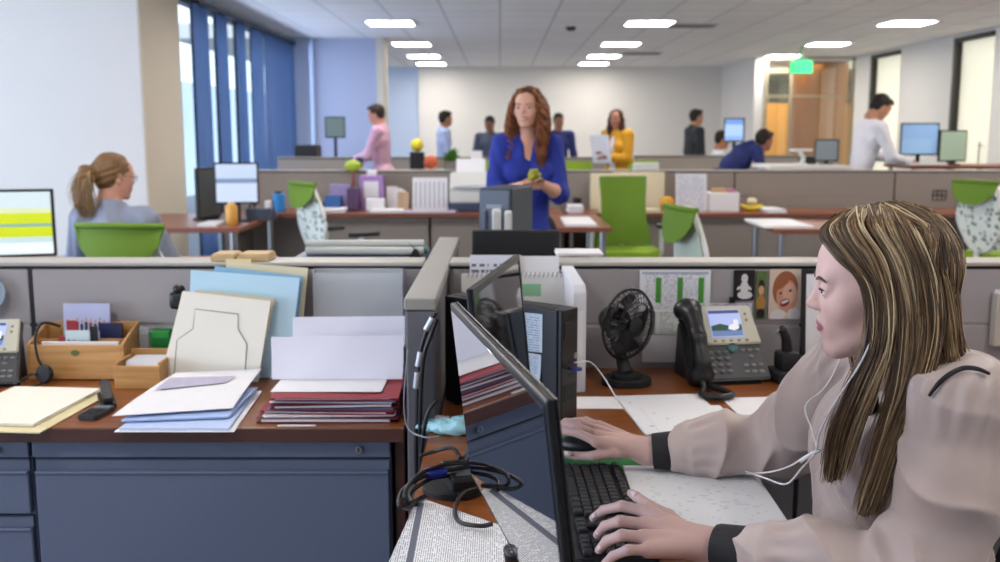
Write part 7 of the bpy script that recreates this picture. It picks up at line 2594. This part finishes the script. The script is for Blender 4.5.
# ---- hair: long, straight, streaked
rs = np.random.RandomState(21)
TAB = [  # s, keys of (px, py, depth)
    (0.00, [(850, 211, 1.490), (823, 232, 1.468), (842, 259, 1.425), (868, 290, 1.412), (869, 345, 1.412), (850, 392, 1.412), (834, 432, 1.425), (827, 484, 1.445)]),
    (0.15, [(858, 208, 1.492), (846, 226, 1.440), (866, 258, 1.412), (882, 295, 1.404), (881, 345, 1.404), (864, 392, 1.406), (848, 432, 1.420), (836, 484, 1.440)]),
    (0.28, [(866, 206, 1.494), (862, 226, 1.428), (882, 260, 1.405), (893, 300, 1.398), (891, 345, 1.398), (876, 388, 1.402), (861, 428, 1.416), (845, 478, 1.436)]),
    (0.34, [(872, 205, 1.495), (872, 226, 1.424), (892, 262, 1.402), (902, 304, 1.395), (902, 345, 1.393), (895, 392, 1.390), (882, 436, 1.400), (860, 514, 1.420)]),
    (0.55, [(884, 204, 1.497), (894, 228, 1.420), (912, 268, 1.399), (919, 308, 1.393), (919, 345, 1.391), (908, 392, 1.384), (892, 440, 1.392), (866, 518, 1.412)]),
    (0.80, [(900, 206, 1.500), (918, 234, 1.428), (933, 274, 1.404), (939, 312, 1.396), (937, 345, 1.392), (924, 392, 1.378), (904, 440, 1.384), (876, 516, 1.404)]),
    (0.86, [(908, 208, 1.502), (928, 238, 1.440), (943, 278, 1.415), (949, 316, 1.406), (951, 345, 1.402), (953, 362, 1.400), (962, 372, 1.43), (975, 384, 1.47)]),
    (1.00, [(922, 212, 1.505), (941, 243, 1.470), (954, 284, 1.450), (958, 320, 1.440), (961, 345, 1.436), (968, 362, 1.450), (982, 374, 1.48), (1000, 392, 1.52)]),
]
TS = np.array([a for a, _ in TAB])
TK = np.array([[list(ony(*k)) for k in ks] for _, ks in TAB])
TN = np.array([a for a, _ in TAB])


def path_at(s):
    i = int(np.clip(np.searchsorted(TS, s) - 1, 0, len(TS) - 2))
    f = (s - TS[i]) / (TS[i + 1] - TS[i])
    return TK[i] * (1 - f) + TK[i + 1] * f


H0, H1, H2 = np.array(lin('#51402f')[:3]), np.array(lin('#876a48')[:3]), np.array(lin('#d3bf98')[:3])


_cl = rs.rand(400)


def streak(q=None):
    """dark, mid or pale lock; neighbouring hairs mostly share their lock's tone"""
    r_ = rs.rand() if q is None or rs.rand() < .25 else _cl[int(q * 90) % 400]
    if r_ < .46:
        return H0 * rs.uniform(.7, 1.4)
    if r_ < .84:
        return H1 * rs.uniform(.7, 1.2)
    return H2 * rs.uniform(.7, 1.05)


cur, rad, col = [], [], []
n = 34
u = np.linspace(0, 1, n)
for k in range(2900):
    while True:
        s = rs.rand()
        if not (.285 < s < .335 or .805 < s < .855):
            break
    K = path_at(s).copy()
    j = np.cumsum(rs.randn(8, 3) * np.array([.0016, .0012, .0010]), axis=0)
    lay = rs.rand() ** 1.6 * 0.016
    K += j
    K[1:, 1] += lay * np.linspace(.6, 1.2, 7)
    K[0] += np.array([rs.randn() * .004, rs.uniform(-.004, .010), -lay * .5])
    P = lerp_path(K, u * (1 - rs.rand() * .10))
    w_ = 0.0012 * np.sin(u * rs.uniform(5, 11) + rs.uniform(0, 6))
    P = P + w_[:, None] * np.array([1, .5, 0])
    cur.append(P)
    rad.append(rs.uniform(.0006, .00125) * np.clip(1.4 - u * 1.1, .3, 1))
    col.append(streak(s + .004 * rs.randn()))
# far side of the head and the back, falling behind the far shoulder
mh = np.array(Mh)
for k in range(420):
    a = rs.uniform(0.0, 1.0)
    root = np.array([rs.uniform(-.004, .02), 0.06 - 0.15 * a, 0.117 - 0.02 * a * a])
    yb = 0.048 - 0.145 * a
    keys = [root, [0.062, yb * .9 + .008, 0.085], [0.084, yb * .95, 0.03], [0.087, yb * .92, -0.04], [0.086, yb * .8 - .004, -0.11], [0.080, yb * .7 - .01, -0.19], [0.075, yb * .6 + .0, -0.27 - .05 * rs.rand()]]
    P = lerp_path(np.array(keys) + np.cumsum(rs.randn(7, 3) * .0018, axis=0), u)
    cur.append((np.c_[P, np.ones(n)] @ mh.T)[:, :3]); rad.append(rs.uniform(.0009, .0016) * np.clip(1.4 - u * 1.1, .25, 1)); col.append(streak())
for k in range(1300):
    # crown and back: roots along the parting and the whorl, falling down the back of the head
    a = rs.uniform(-1, 1)
    root = np.array([0.010 * a, rs.uniform(-0.085, 0.02), 0.0])
    root[2] = 0.044 + 0.088 * math.sqrt(max(0, 1 - ((root[1] + .018) / .102) ** 2))
    w_ = 0.5 + 0.5 * abs(a)
    keys = [root, [0.052 * a, -0.075 + .018 * a * a - .2 * root[1] * 0, 0.100 - .022 * a * a], [0.074 * a, -0.102 + .050 * a * a, 0.045], [0.080 * a, -0.110 + .050 * a * a, -0.03],
            [0.082 * a, -0.108 + .042 * a * a, -0.10], [0.085 * a, -0.118 + .03 * a * a, -0.16], [0.088 * a, -0.140 + .02 * a * a, -0.21], [0.080 * a, -0.160, -0.27 - .05 * rs.rand()]]
    K = np.array(keys) + np.cumsum(rs.randn(8, 3) * .0016, axis=0)
    cc_ = np.array([0, -0.022, 0.040]); rr_ = np.array([0.083, 0.101, 0.089])
    for i_ in range(4):
        v_ = (K[i_] - cc_) / rr_
        l_ = np.linalg.norm(v_)
        K[i_] = cc_ + v_ / l_ * rr_ * max(l_, 1.0 + .05 * rs.rand())
    P = lerp_path(K, u)
    cur.append((np.c_[P, np.ones(n)] @ mh.T)[:, :3]); rad.append(rs.uniform(.0007, .0013) * np.clip(1.4 - u * 1.1, .3, 1)); col.append(streak(2.0 + a * .6))
hair = strand_mesh('hair', cur, rad, col, M_hair, t, org, 4)
# the mass of hair beneath the outer strands
b = Blob(0.02)
cap = Blob(0.02)
cap.ell((0, -0.018, 0.044), (0.0775, 0.096, 0.083))
cap.ell((0, -0.055, -0.02), (0.074, 0.056, 0.085), k=.03)
cap.ell((0, 0.118, -0.040), (0.10, 0.095, 0.098), k=.010, sub=True)
for sd in (-1, 1):
    cap.ell((sd * 0.09, 0.052, -0.045), (0.045, 0.055, 0.085), k=.012, sub=True)
cap.plane((0, 0, -0.12), (0, 0, -1), k=.01)
cap.xform(Mh)
V1, Q1 = cap.mesh(0.004)
lk = Blob(0.012)
for s_ in (0.08, 0.20, 0.42, 0.58, 0.74):
    K = path_at(s_)
    K[:, 1] += 0.016
    lk.chain([tuple(x) for x in K[2:]], [0.008, 0.0115, 0.0125, 0.0115, 0.0095, 0.004], k=.012)
K = path_at(0.93); K[:, 1] += 0.016
lk.chain([tuple(x) for x in K[1:]], [0.010, 0.012, 0.012, 0.012, 0.012, 0.012, 0.008], k=.012)
V2, Q2 = lk.mesh(0.004)
V = np.concatenate([V1, V2]); Q = np.concatenate([Q1, Q2 + len(V1)])
npmesh('hair_mass', V, Q, M_hair, t, org, np.tile(H0 * .6 + H1 * .35, (len(V), 1)))

# earphones
e = thing('earphones', 'thin white earphone wires running from the blonde woman to the computer', 'earphones', onz(760, 472, DZ + 0.012))
eo = Vector(e.location)
M_wire = mat('white_wire', '#e6e6ea', .4)
def wire(name, pts_, r_=0.0016, lab=None):
    q = BM(); tube(q, [Vector(p) - eo for p in pts_], r_, 8, smoothn=8); return obj(name, q, M_wire, e, True, label=lab)
J2 = ony
wire('cable', [Mc @ Vector((Lc + 0.002, 0.050, 0.148)), J2(590, 362, 2.36), J2(603, 376, 2.33), J2(618, 400, 2.27), onz(634, 420, DZ + .006), onz(648, 436, DZ + .03), J2(668, 436, 1.985), J2(690, 462, 1.93), onz(720, 470, DZ + .02), onz(745, 474, DZ + .016)])
wire('cable', [onz(745, 474, DZ + .016), J2(770, 472, 1.75), J2(790, 466, 1.62), J2(806, 456, 1.52), J2(816, 452, 1.49)])
wire('cable', [onz(742, 470, DZ + .014), J2(765, 478, 1.70), J2(786, 484, 1.58), J2(802, 468, 1.50), J2(814, 455, 1.47)])
wire('split', [J2(800, 462, 1.485), J2(812, 454, 1.48), J2(820, 450, 1.475)], 0.0032)
wire('cable', [J2(816, 452, 1.478), J2(820, 432, 1.46), J2(828, 415, 1.445), J2(842, 392, 1.42), J2(862, 360, 1.405), Mh @ Vector((-0.082, -0.004, -0.01))], 0.0014)
wire('cable', [J2(818, 452, 1.485), J2(812, 430, 1.52), J2(806, 405, 1.56), J2(830, 380, 1.58), Mh @ Vector((0.084, 0.0, -0.02))], 0.0014)

# her chair
chair('black office chair the blonde woman sits on', (0.74, 1.55, 0.0), R(90), 'solid', M_blk2, M_blk2, 'black office chairs')
